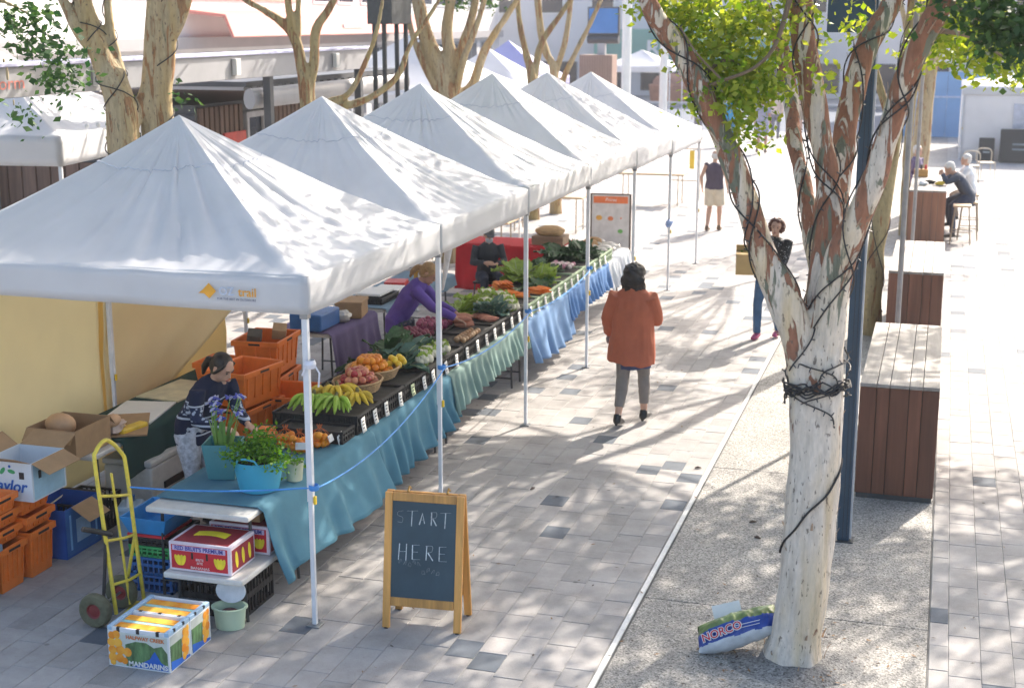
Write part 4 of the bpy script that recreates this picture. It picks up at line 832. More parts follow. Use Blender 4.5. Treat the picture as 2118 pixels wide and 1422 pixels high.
def price_tag(y, x=-4.722, z=.905, w=.085, h=.13, tilt=0, group='paper price tags along the crate fronts', label='white paper price tag hanging on a black crate front', m=paper):
    t = thing('price_tag', label, 'price tag', (x, y, z), 0, group)
    MB().grid(lambda u, v: (.006 + .018 * v * v, (u - .5) * w, -v * h), 3, 4).build('card', m, t, rot=(tilt, 0, 0), solid=.002)
    s_ = MB()
    for k_ in range(3): zz = -.03 - k_ * .03; s_.b2((.0105 + .018 * (zz / h) ** 2, -w * .32, zz - .005), (.0115 + .018 * (zz / h) ** 2, w * rs.uniform(.05, .33), zz + .004))
    for b_ in ((-.3, -.1), (0, .25)): pass
    s_.build('handwriting', ink, t, rot=(tilt, 0, 0), smooth=0)
    return t
for i, y in enumerate((11.12, 11.36, 11.68, 12.02, 12.62, 12.92, 13.3, 13.62, 13.95, 14.3, 14.62, 14.95, 15.3, 15.6, 15.9)): price_tag(y + rs.uniform(-.03, .03), tilt=rs.uniform(-.12, .12))
price_tag(12.33, w=.09, h=.11, label='pale green rounded price tag among the white tags', m=mat('lime_paper', (.6, .66, .4), .7), group=None)
for i in range(13): price_tag(16.3 + i * .33, x=-4.69, z=.9, tilt=rs.uniform(-.1, .1), label='white paper price tag hanging on a pale green crate')
o = price_tag(10.72, x=-4.78, z=.86, w=.1, h=.16, tilt=.3, label='long white price tag leaning at the orange bags', group=None)

# ---------------------------------------------------------------- fruit
def mfruit(name, c1, c2, rough=.35, bump=.15):
    m, t, b = nodes(name); co = coords(t); oi = N(t, 'ObjectInfo'); n = N(t, 'TexNoise', Scale=14.0, Detail=3.0); n.noise_dimensions = '4D'; t.links.new(co, n.inputs['Vector']); mu = N(t, 'Math', operation='MULTIPLY'); mu.inputs[1].default_value = 30; t.links.new(oi.outputs['Random'], mu.inputs[0]); t.links.new(mu.outputs[0], n.inputs['W'])
    ad = N(t, 'Math', operation='MULTIPLY_ADD'); ad.inputs[1].default_value = .35; t.links.new(oi.outputs['Random'], ad.inputs[0]); sb_ = N(t, 'Math', operation='SUBTRACT'); sb_.inputs[1].default_value = .17; t.links.new(n.outputs[0], sb_.inputs[0]); t.links.new(sb_.outputs[0], ad.inputs[2])
    t.links.new(ramp(t, ad.outputs[0], [(.35, c1), (.65, c2)]), b.inputs['Base Color']); b.inputs['Roughness'].default_value = rough
    n2 = N(t, 'TexNoise', Scale=240.0); t.links.new(co, n2.inputs['Vector']); bumpn(t, b, n2.outputs[0], bump, .002); return m
orm = mfruit('orange_peel', (.72, .20, .01), (.85, .33, .02)); lem = mfruit('lemon_peel', (.80, .52, .03), (.85, .62, .05)); apm = mfruit('apple_skin', (.36, .02, .03), (.68, .30, .16), .25, .03)
def fruit_mesh(name, r, m, sq=1.0, dim=.12):
    mb = MB(); prof = []
    for i in range(11):
        th = math.pi * i / 10; rr = r * (1 - dim * math.exp(-(th / .35) ** 2) - dim * .6 * math.exp(-((math.pi - th) / .3) ** 2)); prof.append((max(.0005, rr * math.sin(th)), -rr * math.cos(th) * sq))
    mb.lathe(prof, 16); return mb.mesh(name, m, 180)
def pile(name, me, c, rx, ry, r, layers, label, cat, group, base, limit=99):
    n = 0
    for L in range(layers):
        q = 1 - L * .27
        for ring in range(3):
            k_ = (1, 6, 12)[ring]
            for i in range(k_):
                a = 6.283 * i / k_ + L * .4 + ring * .2; rad = ring / 2.0 * q
                if ring * r * 1.9 > min(rx, ry) * q + r and False: continue
                p = (c[0] + math.cos(a) * rad * rx * .86 + rs.uniform(-.006, .006), c[1] + math.sin(a) * rad * ry * .86 + rs.uniform(-.006, .006), base + r + L * r * 1.35 + (.3 * r * (1 - rad) if L else 0) + rs.uniform(-.004, .004))
                o = put(name, me, None, p, (rs.uniform(0, 6), rs.uniform(0, 6), rs.uniform(0, 6)), (rs.uniform(.9, 1.08),) * 3); tag(o, label, cat, group); n += 1
        if L == layers - 1: break
wick = mat_wood('wicker', (.42, .27, .13), .7, 30, 0, .4)
def basket(label, loc, rx, ry, h, rz=0):
    t = thing('wicker_basket', label, 'basket', loc, rz, 'shallow wicker fruit baskets'); n = 30
    b = MB(); b.lathe([(.001, .004), (.78, .004), (.9, h * .4), (1.0, h), (.985, h), (.88, h * .42), (.76, .012), (.001, .012)], 32, sx=rx, sy=ry); b.build('shell', wick, t)
    w = MB()
    for k_ in range(6):
        f = (k_ + .5) / 6; rr = lerp(.8, 1.0, f)
        w.tube([((rr + .014 + .012 * (1 if (i + k_) % 2 else -1)) * rx * math.cos(6.283 * i / 44), (rr + .014 + .012 * (1 if (i + k_) % 2 else -1)) * ry * math.sin(6.283 * i / 44), f * h) for i in range(45)], h / 13, 5, caps=False)
    w.build('weave', wick, t)['kind'] = 'stuff'
    MB().tube([(1.01 * rx * math.cos(6.283 * i / 40), 1.01 * ry * math.sin(6.283 * i / 40), h) for i in range(41)], .011, 6, caps=False).build('rim', wick, t)
    return t
basket('wicker basket heaped with red apples', (-5.08, 11.86, .935), .22, .27, .10); basket('wicker basket heaped with oranges and lemons', (-5.14, 12.38, .935), .25, .29, .10)
ome = fruit_mesh('orange', .039, orm, .97, .06); lme = fruit_mesh('lemon', .034, lem, 1.18, -.12); ame = fruit_mesh('apple', .037, apm, .92, .22)
pile('apple', ame, (-5.08, 11.86), .19, .24, .037, 3, 'red and yellow apple in the basket behind the bananas', 'apple', 'apples in the wicker basket', .965)
pile('orange', ome, (-5.16, 12.34), .22, .25, .039, 3, 'orange in the wicker basket behind the apples', 'orange', 'oranges in the wicker basket', .965)
for i in range(9):
    o = put('lemon', lme, None, (-5.02 + .05 * (i % 3) + rs.uniform(-.01, .01), 12.5 + .06 * (i // 3), 1.04 + .045 * (i % 2) + (.03 if i == 4 else 0)), (rs.uniform(0, 3), rs.uniform(0, 3), 0)); tag(o, 'yellow lemon on the edge of the orange basket', 'lemon', 'lemons beside the oranges')
banY = mat('banana_yellow', (.72, .50, .04), .5, .2, 18, bump=.05, dirt=.3); banG = mat('banana_green', (.30, .46, .05), .5, .2, 10); stalk = mat('banana_stalk', (.16, .14, .05), .7)
def banana_geo(mb, o, dirv, bend, L, r):
    d = V(dirv).normalized(); b = V(bend).normalized(); pts = []; n = 9
    for i in range(n): t_ = i / (n - 1); pts.append(V(o) + d * (L * t_) + b * (L * .32 * math.sin(math.pi * t_ * .85)))
    mb.tube(pts, [r * x for x in (.35, .55, .9, 1, 1.03, 1, .92, .7, .25)], 7)
def banana_bunch(label, loc, n, m, rz, L=.23):
    t = thing('banana_bunch', label, 'bananas', loc, rz, 'banana bunches')
    MB().tube([(0, 0, .09), (-.01, 0, .12), (-.03, 0, .14)], [.02, .018, .014], 8).build('stalk', stalk, t)
    for row in range(2):
        for i in range(n):
            a = lerp(-1.0, 1.0, i / (n - 1)) + rs.uniform(-.12, .12); mb = MB()
            banana_geo(mb, (.0, .012 * (i - n / 2), .085 - row * .03), (math.cos(a) * (1 - .1 * row), math.sin(a), -.38 - row * .05 + rs.uniform(-.08, .08)), (rs.uniform(-.3, .3), rs.uniform(-.3, .3), 1), L * rs.uniform(.82, 1.08), .023 * rs.uniform(.88, 1.1))
            mb.build('banana', m, t)
    return t
banana_bunch('green banana bunch on the front crate', (-5.22, 11.2, .945), 7, banG, R(-70)); banana_bunch('second green banana bunch beside the white tent leg', (-5.0, 11.17, .945), 7, banG, R(-95))
banana_bunch('ripe yellow banana bunch heaped on top', (-5.08, 11.4, .985), 6, banY, R(-40)); banana_bunch('spotted yellow banana bunch at the crate edge', (-4.88, 11.38, .945), 5, banY, R(-60), .15); banana_bunch('small yellow banana bunch behind the green ones', (-5.2, 11.42, .96), 5, banY, R(-110), .16)

# ---------------------------------------------------------------- vegetables
kaleM = mat('kale_leaf', (.05, .12, .045), .5, .35, 12, bump=.5, bscale=60, transl=.12); kale2 = mat('bluegreen_leaf', (.08, .17, .13), .45, .25, 10, bump=.35, bscale=50, transl=.1); lett = mat('lettuce_leaf', (.30, .43, .06), .5, .3, 10, bump=.4, bscale=50, transl=.3); darkg = mat('dark_green_leaf', (.03, .09, .025), .5, .4, 14, bump=.4, bscale=60, transl=.1)
ribm = mat('pale_leaf_rib', (.42, .5, .25), .5); curd = mat('cauliflower_curd', (.70, .66, .52), .7, .1, 30, bump=.6, bscale=70)
def leaf_obj(parent, o, yaw, pitch, L, W, m, ruffle=.02, curl=.5, rib=True, seed=0):
    """arched ruffled leaf rooted at o"""
    cy, sy = math.cos(yaw), math.sin(yaw)
    def f(u, v):
        s_ = u; w = W * math.sin(math.pi * min(1, .12 + s_ * .86)) ** .7 * (v - .5) * 2
        ang = pitch - curl * s_; x = L * s_ * math.cos(lerp(pitch, ang, .5)); z = L * s_ * math.sin(lerp(pitch, ang, .5))
        e = abs(v - .5) * 2; z += ruffle * e * noise.noise(V(s_ * 9, v * 5 + seed, seed)) * 2.4 + .12 * W * e * e
        return (o[0] + cy * x - sy * w, o[1] + sy * x + cy * w, o[2] + z)
    lf = MB().grid(f, 9, 6).build('leaf', m, parent, smooth=180)
    if rib: MB().tube([V(f(i / 6, .5)) + V(0, 0, .004) for i in range(7)], [lerp(.009, .002, i / 6) for i in range(7)], 5).build('leaf_rib', ribm, lf)
    return lf
def greens(name, label, cat, loc, n, L, W, m, group, spread=1.2, pitch=(.25, 1.1), ruffle=.025, yaw0=0, curl=.9, rib=True):
    t = thing(name, label, cat, loc, 0, group)
    for i in range(n): leaf_obj(t, (rs.uniform(-.05, .05), rs.uniform(-.05, .05), 0), yaw0 + rs.uniform(-spread, spread) * math.pi, rs.uniform(*pitch), L * rs.uniform(.75, 1.1), W * rs.uniform(.8, 1.15), m, ruffle, curl * rs.uniform(.6, 1.2), rib, rs.random() * 50)
    return t
gk = 'leafy greens on the stall'
for i, (x, y, z, n, L, m, lb) in enumerate([(-5.35, 12.72, .93, 9, .2, darkg, 'bunch of dark greens behind the oranges'), (-5.2, 12.95, .93, 9, .23, kaleM, 'bunch of upright kale beside the dark greens'), (-5.02, 12.8, .93, 9, .23, kale2, 'blue-green broccoli leaves next to the cauliflower'), (-5.3, 13.3, .93, 9, .24, kaleM, 'bunch of kale between broccoli leaves and vendor in purple'), (-5.08, 13.35, .93, 8, .22, kale2, 'blue-green cabbage leaves behind the first cauliflower'), (-5.35, 13.8, .92, 8, .22, darkg, 'dark leafy bunch next to the purple sleeve'),
    (-4.93, 15.55, .93, 13, .2, kale2, 'large blue-green cabbage at the front of the cauliflowers'), (-5.3, 15.5, .93, 9, .2, lett, 'yellow-green leafy bunch left of the cabbage'), (-5.3, 16.0, .92, 8, .19, lett, 'yellow-green cauliflower leaves behind the cabbage'),
    (-5.3, 17.95, .91, 20, .27, lett, 'tall bright lettuce fanned out behind the carrots'), (-4.95, 17.8, .91, 14, .22, lett, 'bright lettuce lying beside the white tent pole'), (-5.05, 18.5, .91, 10, .22, darkg, 'dark leeks lying behind the lettuces'), (-5.3, 18.7, .91, 10, .22, darkg, 'dark green bunch beside the pink turnips'), (-4.9, 17.4, .92, 8, .2, darkg, 'dark green tops beside the second carrot bunch'),
    (-5.1, 19.6, .91, 22, .24, darkg, 'big dark kale heap near the price board'), (-4.95, 19.95, .91, 20, .22, kaleM, 'kale heap in front of the bread'), (-5.3, 19.9, .91, 20, .24, darkg, 'dark kale heap behind the bright turnips')]):
    greens('leafy_greens', lb, 'greens', (x, y, z), int(n * 1.35), L * 1.4, L * .52, m, gk, pitch=(.3, 1.25) if m is not darkg else (.1, .9), ruffle=.03, rib=m in (lett, kale2))
def cauli(loc, r, lb):
    t = thing('cauliflower', lb, 'cauliflower', loc, rs.random() * 6, 'cauliflowers'); mb = MB()
    for i in range(26):
        th = math.acos(1 - i / 26 * 1.1) if i else 0; ph = i * 2.4; mb.ell((math.sin(th) * math.cos(ph) * r * .72, math.sin(th) * math.sin(ph) * r * .72, r * .5 + math.cos(th) * r * .5), r * .3, 8, 6, nz=.2, seed=i)
    mb.build('curd', curd, t)['kind'] = 'stuff'
    for i in range(7): leaf_obj(t, (math.cos(i * .9) * r * .5, math.sin(i * .9) * r * .5, 0), i * .9, 1.2, r * 1.3, r * .5, lett, .012, -.3, True, i)
for x, y, r, lb in ((-4.87, 12.98, .1, 'cauliflower at the table edge beside the broccoli leaves'), (-4.9, 13.22, .09, 'smaller cauliflower behind the first one'), (-4.85, 13.5, .085, 'cauliflower next to the second tent pole'), (-5.12, 15.85, .09, 'cauliflower behind the big cabbage'), (-4.9, 16.0, .1, 'round white cauliflower right of the big cabbage'), (-4.8, 15.85, .085, 'white cauliflower at the crate edge by the tags'), (-5.05, 16.2, .1, 'cauliflower in front of the first carrots'), (-5.25, 16.3, .1, 'cauliflower at the back of the pile')): cauli((x, y, .925), r * 1.3, lb)
car = mfruit('carrot_skin', (.72, .16, .01), (.82, .25, .03), .5)
def carrots(loc, rz, n, lb, name='carrot_bunch', m=None, L=.23, r=.022, part='carrot'):
    t = thing(name, lb, 'carrots' if part == 'carrot' else 'sweet potatoes', loc, rz, None)
    for i in range(n):
        mb = MB(); y = (i % 5 - 2) * r * 2.0 + rs.uniform(-.006, .006); z = r + (i // 5) * r * 1.7; x = rs.uniform(-.02, .02)
        mb.tube([(x, y, z), (x + L * .3, y, z), (x + L * .7, y * 1.1, z), (x + L, y * 1.15, z)], [r * .75, r, r * .75, r * .15] if part == 'carrot' else [r * .3, r, r * .95, r * .25], 8, wob=.25, seed=i); mb.build(part, m or car, t)
    if part == 'carrot':
        for i in range(5): leaf_obj(t, (0, 0, r), math.pi + rs.uniform(-.5, .5), .3, .2, .04, darkg, .02, .4, False, i)
carrots((-5.36, 17.2, .915), R(-50), 15, 'heaped carrot bunch in front of the tall lettuce'); carrots((-5.2, 16.75, .91), R(-20), 10, 'carrots beside the cauliflowers'); carrots((-4.88, 17.1, .92), R(-30), 10, 'bright carrot bunch at the crate edge'); carrots((-5.05, 16.75, .92), R(10), 5, 'few carrots between the cauliflower and pole')
spm = mfruit('sweet_potato_skin', (.40, .14, .09), (.52, .23, .14), .7)
carrots((-5.2, 14.9, .92), R(25), 9, 'brown sweet potatoes under the vendor\'s reaching hand', 'sweet_potatoes', spm, .22, .035, 'sweet_potato'); carrots((-5.0, 15.2, .92), R(60), 5, 'loose sweet potatoes beside the cabbage', 'sweet_potatoes', spm, .2, .033, 'sweet_potato')
potm = mfruit('brown_onion', (.35, .18, .08), (.5, .32, .18), .5); ptm = fruit_mesh('potato', .035, potm, .85, 0)
turm = mfruit('turnip_skin', (.50, .12, .22), (.72, .62, .58), .4); tum = fruit_mesh('turnip', .034, turm, .9, .1)
for i in range(16): o = put('turnip', tum, None, (-5.12 + (i % 4) * .085 + rs.uniform(-.01, .01), 18.85 + (i // 4) * .09, .95 + rs.uniform(0, .02)), (rs.random() * 3, rs.random() * 3, 0)); tag(o, 'pink and white turnip in front of the dark kale', 'turnip', 'turnips in the pale green crates')
for i in range(14): o = put('onion', ptm, None, (-4.86 + (i % 2) * .075, 14.05 + (i // 2) * .08, .96), (rs.random() * 3, rs.random() * 3, 0)); tag(o, 'brown onion in the tray by the second tent pole', 'onion', 'onions near the purple sleeve')
for (y0, m_, nm, lb, r_) in ((13.59, ptm, 'potato', 'brown potato heaped in the inner crate by the violet sleeve', .035), (14.165, fruit_mesh('beetroot', .036, mfruit('beetroot_skin', (.16, .02, .05), (.26, .05, .08), .6), .95, .05), 'beetroot', 'dark beetroot heaped in the inner crate', .036), (14.74, fruit_mesh('red_onion', .035, mfruit('red_onion_skin', (.30, .03, .12), (.42, .10, .16), .3), .9, .1), 'red_onion', 'shiny red onion heaped in the inner crate', .035)):
    for i in range(34):
        q = i % 20; p_ = (-5.48 + (q % 4) * .078 + rs.uniform(-.012, .012), y0 - .2 + (q // 4) * .095 + rs.uniform(-.015, .015), .905 + r_ + (.05 if i >= 20 else 0) + rs.uniform(0, .012)); tag(put(nm, m_, None, p_, (rs.random() * 6, rs.random() * 6, 0), (rs.uniform(.85, 1.12),) * 3), lb, nm.replace('_', ' '), nm.replace('_', ' ') + ' heap')
brm = mat('bread_crust', (.42, .24, .10), .7, .25, 12, bump=.3); bagm = mat('clear_bag', (.62, .58, .52), .25, .15, 10, bump=.4, bscale=25)
for i in range(6):
    t = thing('bread_loaf', 'bagged bread loaf in the heap beside the price board', 'bread', (-4.88 - (i % 2) * .24, 20.75 + (i // 2) * .28, .80 + (.07 if i % 2 else 0)), R(30), 'bagged bread loaves'); MB().ell((0, 0, .07), (.15, .085, .075), 14, 8, nz=.15, seed=i).build('loaf', brm if i % 2 else bagm, t); MB().ell((.15, 0, .07), (.05, .04, .03), 8, 6, nz=.4, seed=i).build('bag_end', bagm, t)

# ---------------------------------------------------------------- plant buckets on the near table
bkt_t = mat('teal_bucket', (.07, .24, .26), .45, .1, 6, dirt=.15); bkt_b = mat('sky_blue_bucket', (.06, .38, .55), .4, .06, 4)
herbM = mat_leaf('herb_leaf', (.04, .14, .015), (.16, .34, .03), .35)
t = thing('plant_bucket', 'sky blue round bucket overflowing with green herbs', 'bucket', (-4.89, 9.45, .77), 0); MB().lathe([(.002, .004), (.15, .004), (.155, .02), (.195, .23), (.205, .25), (.198, .25), (.185, .22), (.148, .02), (.002, .018)], 32).build('bucket', bkt_b, t)
MB().tube([(-.09, -.185, .24), (-.07, -.2, .285), (0, -.215, .3), (.07, -.2, .285), (.09, -.185, .24)], .008, 6).build('handle', bkt_b, t)
leaves('herb_foliage', [((0, 0, .31), (.19, .18, .09), 900), ((-.12, -.06, .27), (.12, .12, .06), 250), ((.13, -.05, .27), (.12, .12, .07), 250), ((0, .05, .38), (.12, .12, .07), 250), ((.17, .0, .2), (.06, .08, .08), 90)], herbM, t, .032, 60, droop=-.2)
MB().ell((0, 0, .2), (.17, .17, .06)).build('soil', mat('potting_soil', (.03, .02, .015), .9), t)
t = thing('plant_bucket', 'teal square bucket holding blue irises', 'bucket', (-5.3, 9.66, .77), R(14)); mb = MB(); 
def sqk(h, w): return [(-w, -w, h), (w, -w, h), (w, w, h), (-w, w, h)]
vs = sqk(0.0, .105) + sqk(.29, .14) + sqk(.29, .131) + sqk(.05, .1); mb.add(vs, [(3, 2, 1, 0)] + [(a * 4 + j, a * 4 + (j + 1) % 4, a * 4 + 4 + (j + 1) % 4, a * 4 + 4 + j) for a in range(3) for j in range(4)] + [(12, 13, 14, 15)]); mb.build('bucket', bkt_t, t, smooth=0, bev=.012)
irisg = mat('iris_stem', (.16, .30, .06), .5, .2); irb = mat('iris_petal', (.10, .12, .48), .5, .4, 30, transl=.25); irw = mat('iris_pale', (.55, .55, .72), .5, .2, 30, transl=.25); iry = mat('iris_yellow', (.7, .55, .06), .5)
for i in range(13):
    a = rs.random() * 6.28; r0 = rs.uniform(.01, .07); tip = V(math.cos(a) * (r0 + .09) + .05, math.sin(a) * (r0 + .07), rs.uniform(.48, .66)); st_ = MB().tube(curve([(math.cos(a) * r0, math.sin(a) * r0, .05), (math.cos(a) * (r0 + .03), math.sin(a) * (r0 + .03), .35), tip], 4), .005, 5).build('stem', irisg, t)
    fl = MB()
    for k_ in range(5): b_ = k_ * 1.257 + a; d_ = V(math.cos(b_), math.sin(b_), .55); fl.m = 0 if k_ % 3 else 1; fl.ell(tip + d_ * .022, (.03, .013, .009), 6, 4, (0, -.6 if k_ % 2 else .5, b_))
    fl.build('flower', [irb, irw], st_); MB().tube([tip - V(0, 0, .01), tip + V(0, 0, .02)], [.008, .004], 5).build('bud', iry if i % 3 == 0 else irw, st_)
for i in range(12):
    a = rs.random() * 6.28; leaf_obj(t, (math.cos(a) * .05, math.sin(a) * .05, .1), a, 1.45, rs.uniform(.32, .46), .014, irisg, .0, .25, False, i)
t = thing('small_pot', 'pale cream pot half hidden behind the blue herb bucket', 'pot', (-4.72, 9.72, .77)); MB().lathe([(.002, .003), (.06, .003), (.075, .15), (.068, .15), (.055, .02), (.002, .02)], 20).build('pot', mat('cream_pot', (.55, .58, .42), .5), t); leaves('sprig', [((0, 0, .17), (.07, .07, .06), 90)], herbM, t, .03, 61)
for i, (x, y, lb) in enumerate(((-5.0, 10.42, 'net bag of small oranges with white label on the teal cloth'), (-4.9, 10.6, 'net bag of small oranges leaning on the black crate'), (-5.17, 10.5, 'net bag of small oranges behind the other two'))):
    t = thing('citrus_bag', lb, 'bag', (x, y, .768), i * 1.3, 'net bags of small oranges')
    for k_ in range(13):
        a_ = k_ * 2.4; r_ = .06 * ((k_ % 7) / 6) ** .5; put('mandarin', ome, t, (math.cos(a_) * r_, math.sin(a_) * r_, .036 + (.052 if k_ > 6 else 0) + (.03 if k_ == 12 else 0)), (a_, a_, 0), (.88, .88, .8))
    nb = MB()
    for k_ in range(9): q = k_ * .698; nb.tube([V(math.cos(q) * .098 * c_, math.sin(q) * .098 * c_, z_) for c_, z_ in ((.6, .004), (1, .04), (.95, .09), (.5, .145), (.12, .165), (.25, .2))], .0016, 4)
    nb.build('net', mat('orange_net', (.70, .16, .02), .5), t)
    if i < 2: MB().b2((-.045, -.003, 0), (.045, .003, .06)).build('label_card', paper, t, (.05, -.09, .05), (R(-20), 0, .3), smooth=0)
t = thing('seedling_tray', 'dark green tray with small orange packs near the vendor\'s hand', 'tray', (-5.42, 10.62, .77), R(8)); MB().b2((-.13, -.26, 0), (.13, .26, .012)).b2((-.13, -.26, .012), (-.12, .26, .07)).b2((.12, -.26, .012), (.13, .26, .07)).b2((-.12, -.26, .012), (.12, -.25, .07)).b2((-.12, .25, .012), (.12, .26, .07)).build('tray', mat('green_tray', (.03, .12, .09), .5), t, smooth=0)
for i in range(6): MB().b2((-.1 + (i % 2) * .11, -.22 + (i // 2) * .15, .014), (-.01 + (i % 2) * .11, -.1 + (i // 2) * .15, .08)).build('pack', orangep, t, smooth=0, bev=.008)
mb = crate('black shallow crate at the front of the banana table', (-5.05, 10.84, .768), .26, .62, .11)
# ================================================================ BOXES, TUBS AND GEAR AT THE NEAR END
def open_box(parent, w, l, h, m, t=.006, name='box', inner=None):
    MB().b2((-w / 2, -l / 2, 0), (w / 2, l / 2, t)).build('base', m, parent, smooth=0)
    for s in (-1, 1):
        a, b = sorted((s * w / 2, s * (w / 2 - t))); MB().b2((a, -l / 2, t), (b, l / 2, h)).build('side_panel', m, parent, smooth=0)
        a, b = sorted((s * l / 2, s * (l / 2 - t))); MB().b2((-w / 2 + t, a, t), (w / 2 - t, b, h - .001)).build('end_panel', m, parent, smooth=0)
def tub(label, loc, w=.4, l=.58, h=.36, m=None, rz=0, grp='orange plastic tubs', taper=.88, cat='tub'):
    """tapered stacking tub with a thick ribbed rim and hand holes"""
    m = m or orangep; t = thing('plastic_tub', label, cat, loc, rz, grp); mb = MB(); k = taper
    def ring(z, f, o=0): return [(sx * (w / 2 * f + o), sy * (l / 2 * f + o), z) for sx, sy in ((-1, -1), (1, -1), (1, 1), (-1, 1))]
    vs = ring(0, k) + ring(h - .06, .985) + ring(h, 1) + ring(h, 1, -.012) + ring(.02, k, -.012)
    mb.add(vs, [(3, 2, 1, 0)] + [(a * 4 + j, a * 4 + (j + 1) % 4, a * 4 + 4 + (j + 1) % 4, a * 4 + 4 + j) for a in range(4) for j in range(4)] + [(16, 17, 18, 19)])
    mb.build('body', m, t, smooth=0, bev=.012)
    r = MB(); 
    for s in (-1, 1): r.b2((-w / 2 - .018, s * (l / 2 + .009) - .01, h - .05), (w / 2 + .018, s * (l / 2 + .009) + .01, h + .004)); r.b2((s * (w / 2 + .009) - .01, -l / 2, h - .05), (s * (w / 2 + .009) + .01, l / 2, h + .004))
    r.build('rim', m, t, smooth=0, bev=.006)
    rb_ = MB()
    for s in (-1, 1):
        for i in range(5): y = -l / 2 + (i + .5) * l / 5; rb_.box((s * (w / 2 * .965), y, h * .55), (.012, .012, h * .62), (0, s * .06, 0))
        for i in range(3): x = -w / 2 + (i + .5) * w / 3; rb_.box((x, s * (l / 2 * .965), h * .55), (.012, .012, h * .62), (-s * .06, 0, 0))
    rb_.build('ribs', m, t, smooth=0)['kind'] = 'stuff'
    for s in (-1, 1): MB().b2((-.06, s * (l / 2 + .0195) - .001, h - .036), (.06, s * (l / 2 + .0195) + .001, h - .016)).build('hand_hole', black, t, smooth=0)
    for s in (-1, 1): MB().b2((s * (w / 2 + .0195) - .001, -.07, h - .036), (s * (w / 2 + .0195) + .001, .07, h - .016)).build('hand_hole', black, t, smooth=0)
    return t
g = 'orange plastic tubs at the near end'
tub('tall orange tub at the bottom beside the grey tub', (-6.86, 8.78, 0), .38, .3, .36, grp=g); tub('tall orange tub at the bottom beside the blue crate', (-6.84, 9.13, 0), .38, .3, .38, grp=g)
tub('orange tray second from the bottom of the near pile', (-6.9, 8.76, .37), .4, .34, .12, grp=g); tub('orange tray under the white printed box', (-6.86, 9.13, .39), .4, .34, .12, grp=g)
tub('orange tray third up in the near pile', (-6.9, 8.76, .5), .4, .34, .12, grp=g); tub('orange tray directly carrying the white printed box', (-6.88, 9.13, .52), .4, .36, .14, grp=g)
tub('topmost orange tray in front of the white printed box', (-6.84, 8.7, .63), .36, .3, .14, grp=g)
tub('blue-grey tub beside the orange tub pile', (-6.84, 8.44, 0), .36, .34, .42, mat('bluegrey_plastic', (.22, .28, .34), .5, .1, 5), grp=None)
# printed white box with open cardboard flaps
bx_ = thing('carton', 'white printed carton with open cardboard flaps on orange trays', 'box', (-6.76, 9.14, .665)); pw = mat('printed_white_card', (.66, .69, .72), .7, .04, 6); pbl = mat('printed_pale_blue', (.36, .55, .66), .7); open_box(bx_, .42, .44, .31, pw)
for s, a, nm in ((1, .7, 0), (-1, -.9, 0)): MB().b2((-.2, 0, -.004), (.2, .2, 0)).build('flap', cardb, bx_, (0, s * .22, .31), (R(20) if s > 0 else R(180 - 25), 0, 0 if s > 0 else 0), smooth=0)
MB().b2((0, -.21, -.004), (.17, .21, 0)).build('flap', cardb, bx_, (.21, 0, .31), (0, R(25), 0), smooth=0); MB().b2((-.17, -.21, -.004), (0, .21, 0)).build('flap', cardb, bx_, (-.21, 0, .31), (0, R(35), 0), smooth=0)
MB().b2((.2105, -.2, .01), (.2115, .2, .3)).build('side_print', pbl, bx_, smooth=0)
for y in (-.12, .1): MB().b2((.212, y - .018, .17), (.2135, y + .018, .235)).build('hand_hole', black, bx_, smooth=0)
for x in (-.13, .12): MB().b2((x - .022, -.2225, .18), (x + .022, -.2212, .235)).build('hand_hole', black, bx_, smooth=0)
text('aylor', .13, mat('print_blue', (.03, .12, .42), .6), bx_, (.02, -.2225, .115), (R(90), 0, 0), sx=1.0, shear=.25, bold=.003)
for a, x in ((.9, -.05), (-.2, .03)): MB().ell((0, 0, 0), (.035, .002, .017), 10, 6).build('leaf_print', mat('print_green', (.05, .33, .12), .6), bx_, (x, -.2215, .235), (0, -a, 0))
MB().ell((0, 0, 0), (.012, .002, .012), 10, 6).build('berry_print', mat('print_blue', (.03, .12, .42)), bx_, (.015, -.2215, .275))
# blue crate with flaps, bottle
t = thing('carton', 'blue carton with torn brown flaps on the paving', 'box', (-6.82, 9.66, 0)); bl_ = mat('print_box_blue', (.02, .10, .40), .5, .15, 6); open_box(t, .38, .5, .42, bl_)
MB().b2((.19, -.24, .02), (.192, .24, .41)).build('side_print', bluep, t, smooth=0); MB().b2((.1925, -.1, .1), (.194, .1, .3)).build('label_print', mat('pale_label', (.3, .45, .62), .6), t, smooth=0)
for a in (-.19, .17): MB().b2((.1925, a, .06), (.194, a + .025, .36)).build('stripe_print', mat('sky_stripe', (.2, .42, .68), .6), t, smooth=0)
MB().b2((0, -.17, -.003), (.2, .13, .0)).build('flap', cardb, t, (.19, .02, .42), (0, R(32), 0), smooth=0); MB().b2((-.1, -.02, 0), (.1, .04, .004)).build('torn_strip', paper, t, (.02, -.16, .44), (0, R(-35), .4), smooth=0); MB().b2((-.19, 0, -.003), (.19, .14, 0)).build('flap', mat('dark_card', (.07, .06, .05), .8), t, (0, .25, .42), (R(-15), 0, 0), smooth=0)
t = thing('jerry_can', 'pale plastic canister behind the yellow hand truck', 'canister', (-6.42, 10.05, 0), R(20)); MB().b2((-.1, -.13, 0), (.1, .13, .3)).build('body', mat('translucent_blue_plastic', (.34, .47, .58), .3), t, smooth=0, bev=.03); MB().tube([(0, .06, .3), (0, .06, .35)], .03, 10).build('cap', bluep, t); MB().tube([(0, -.1, .29), (0, -.08, .36), (0, 0, .36), (0, .03, .29)], .014, 8).build('handle', white, t)
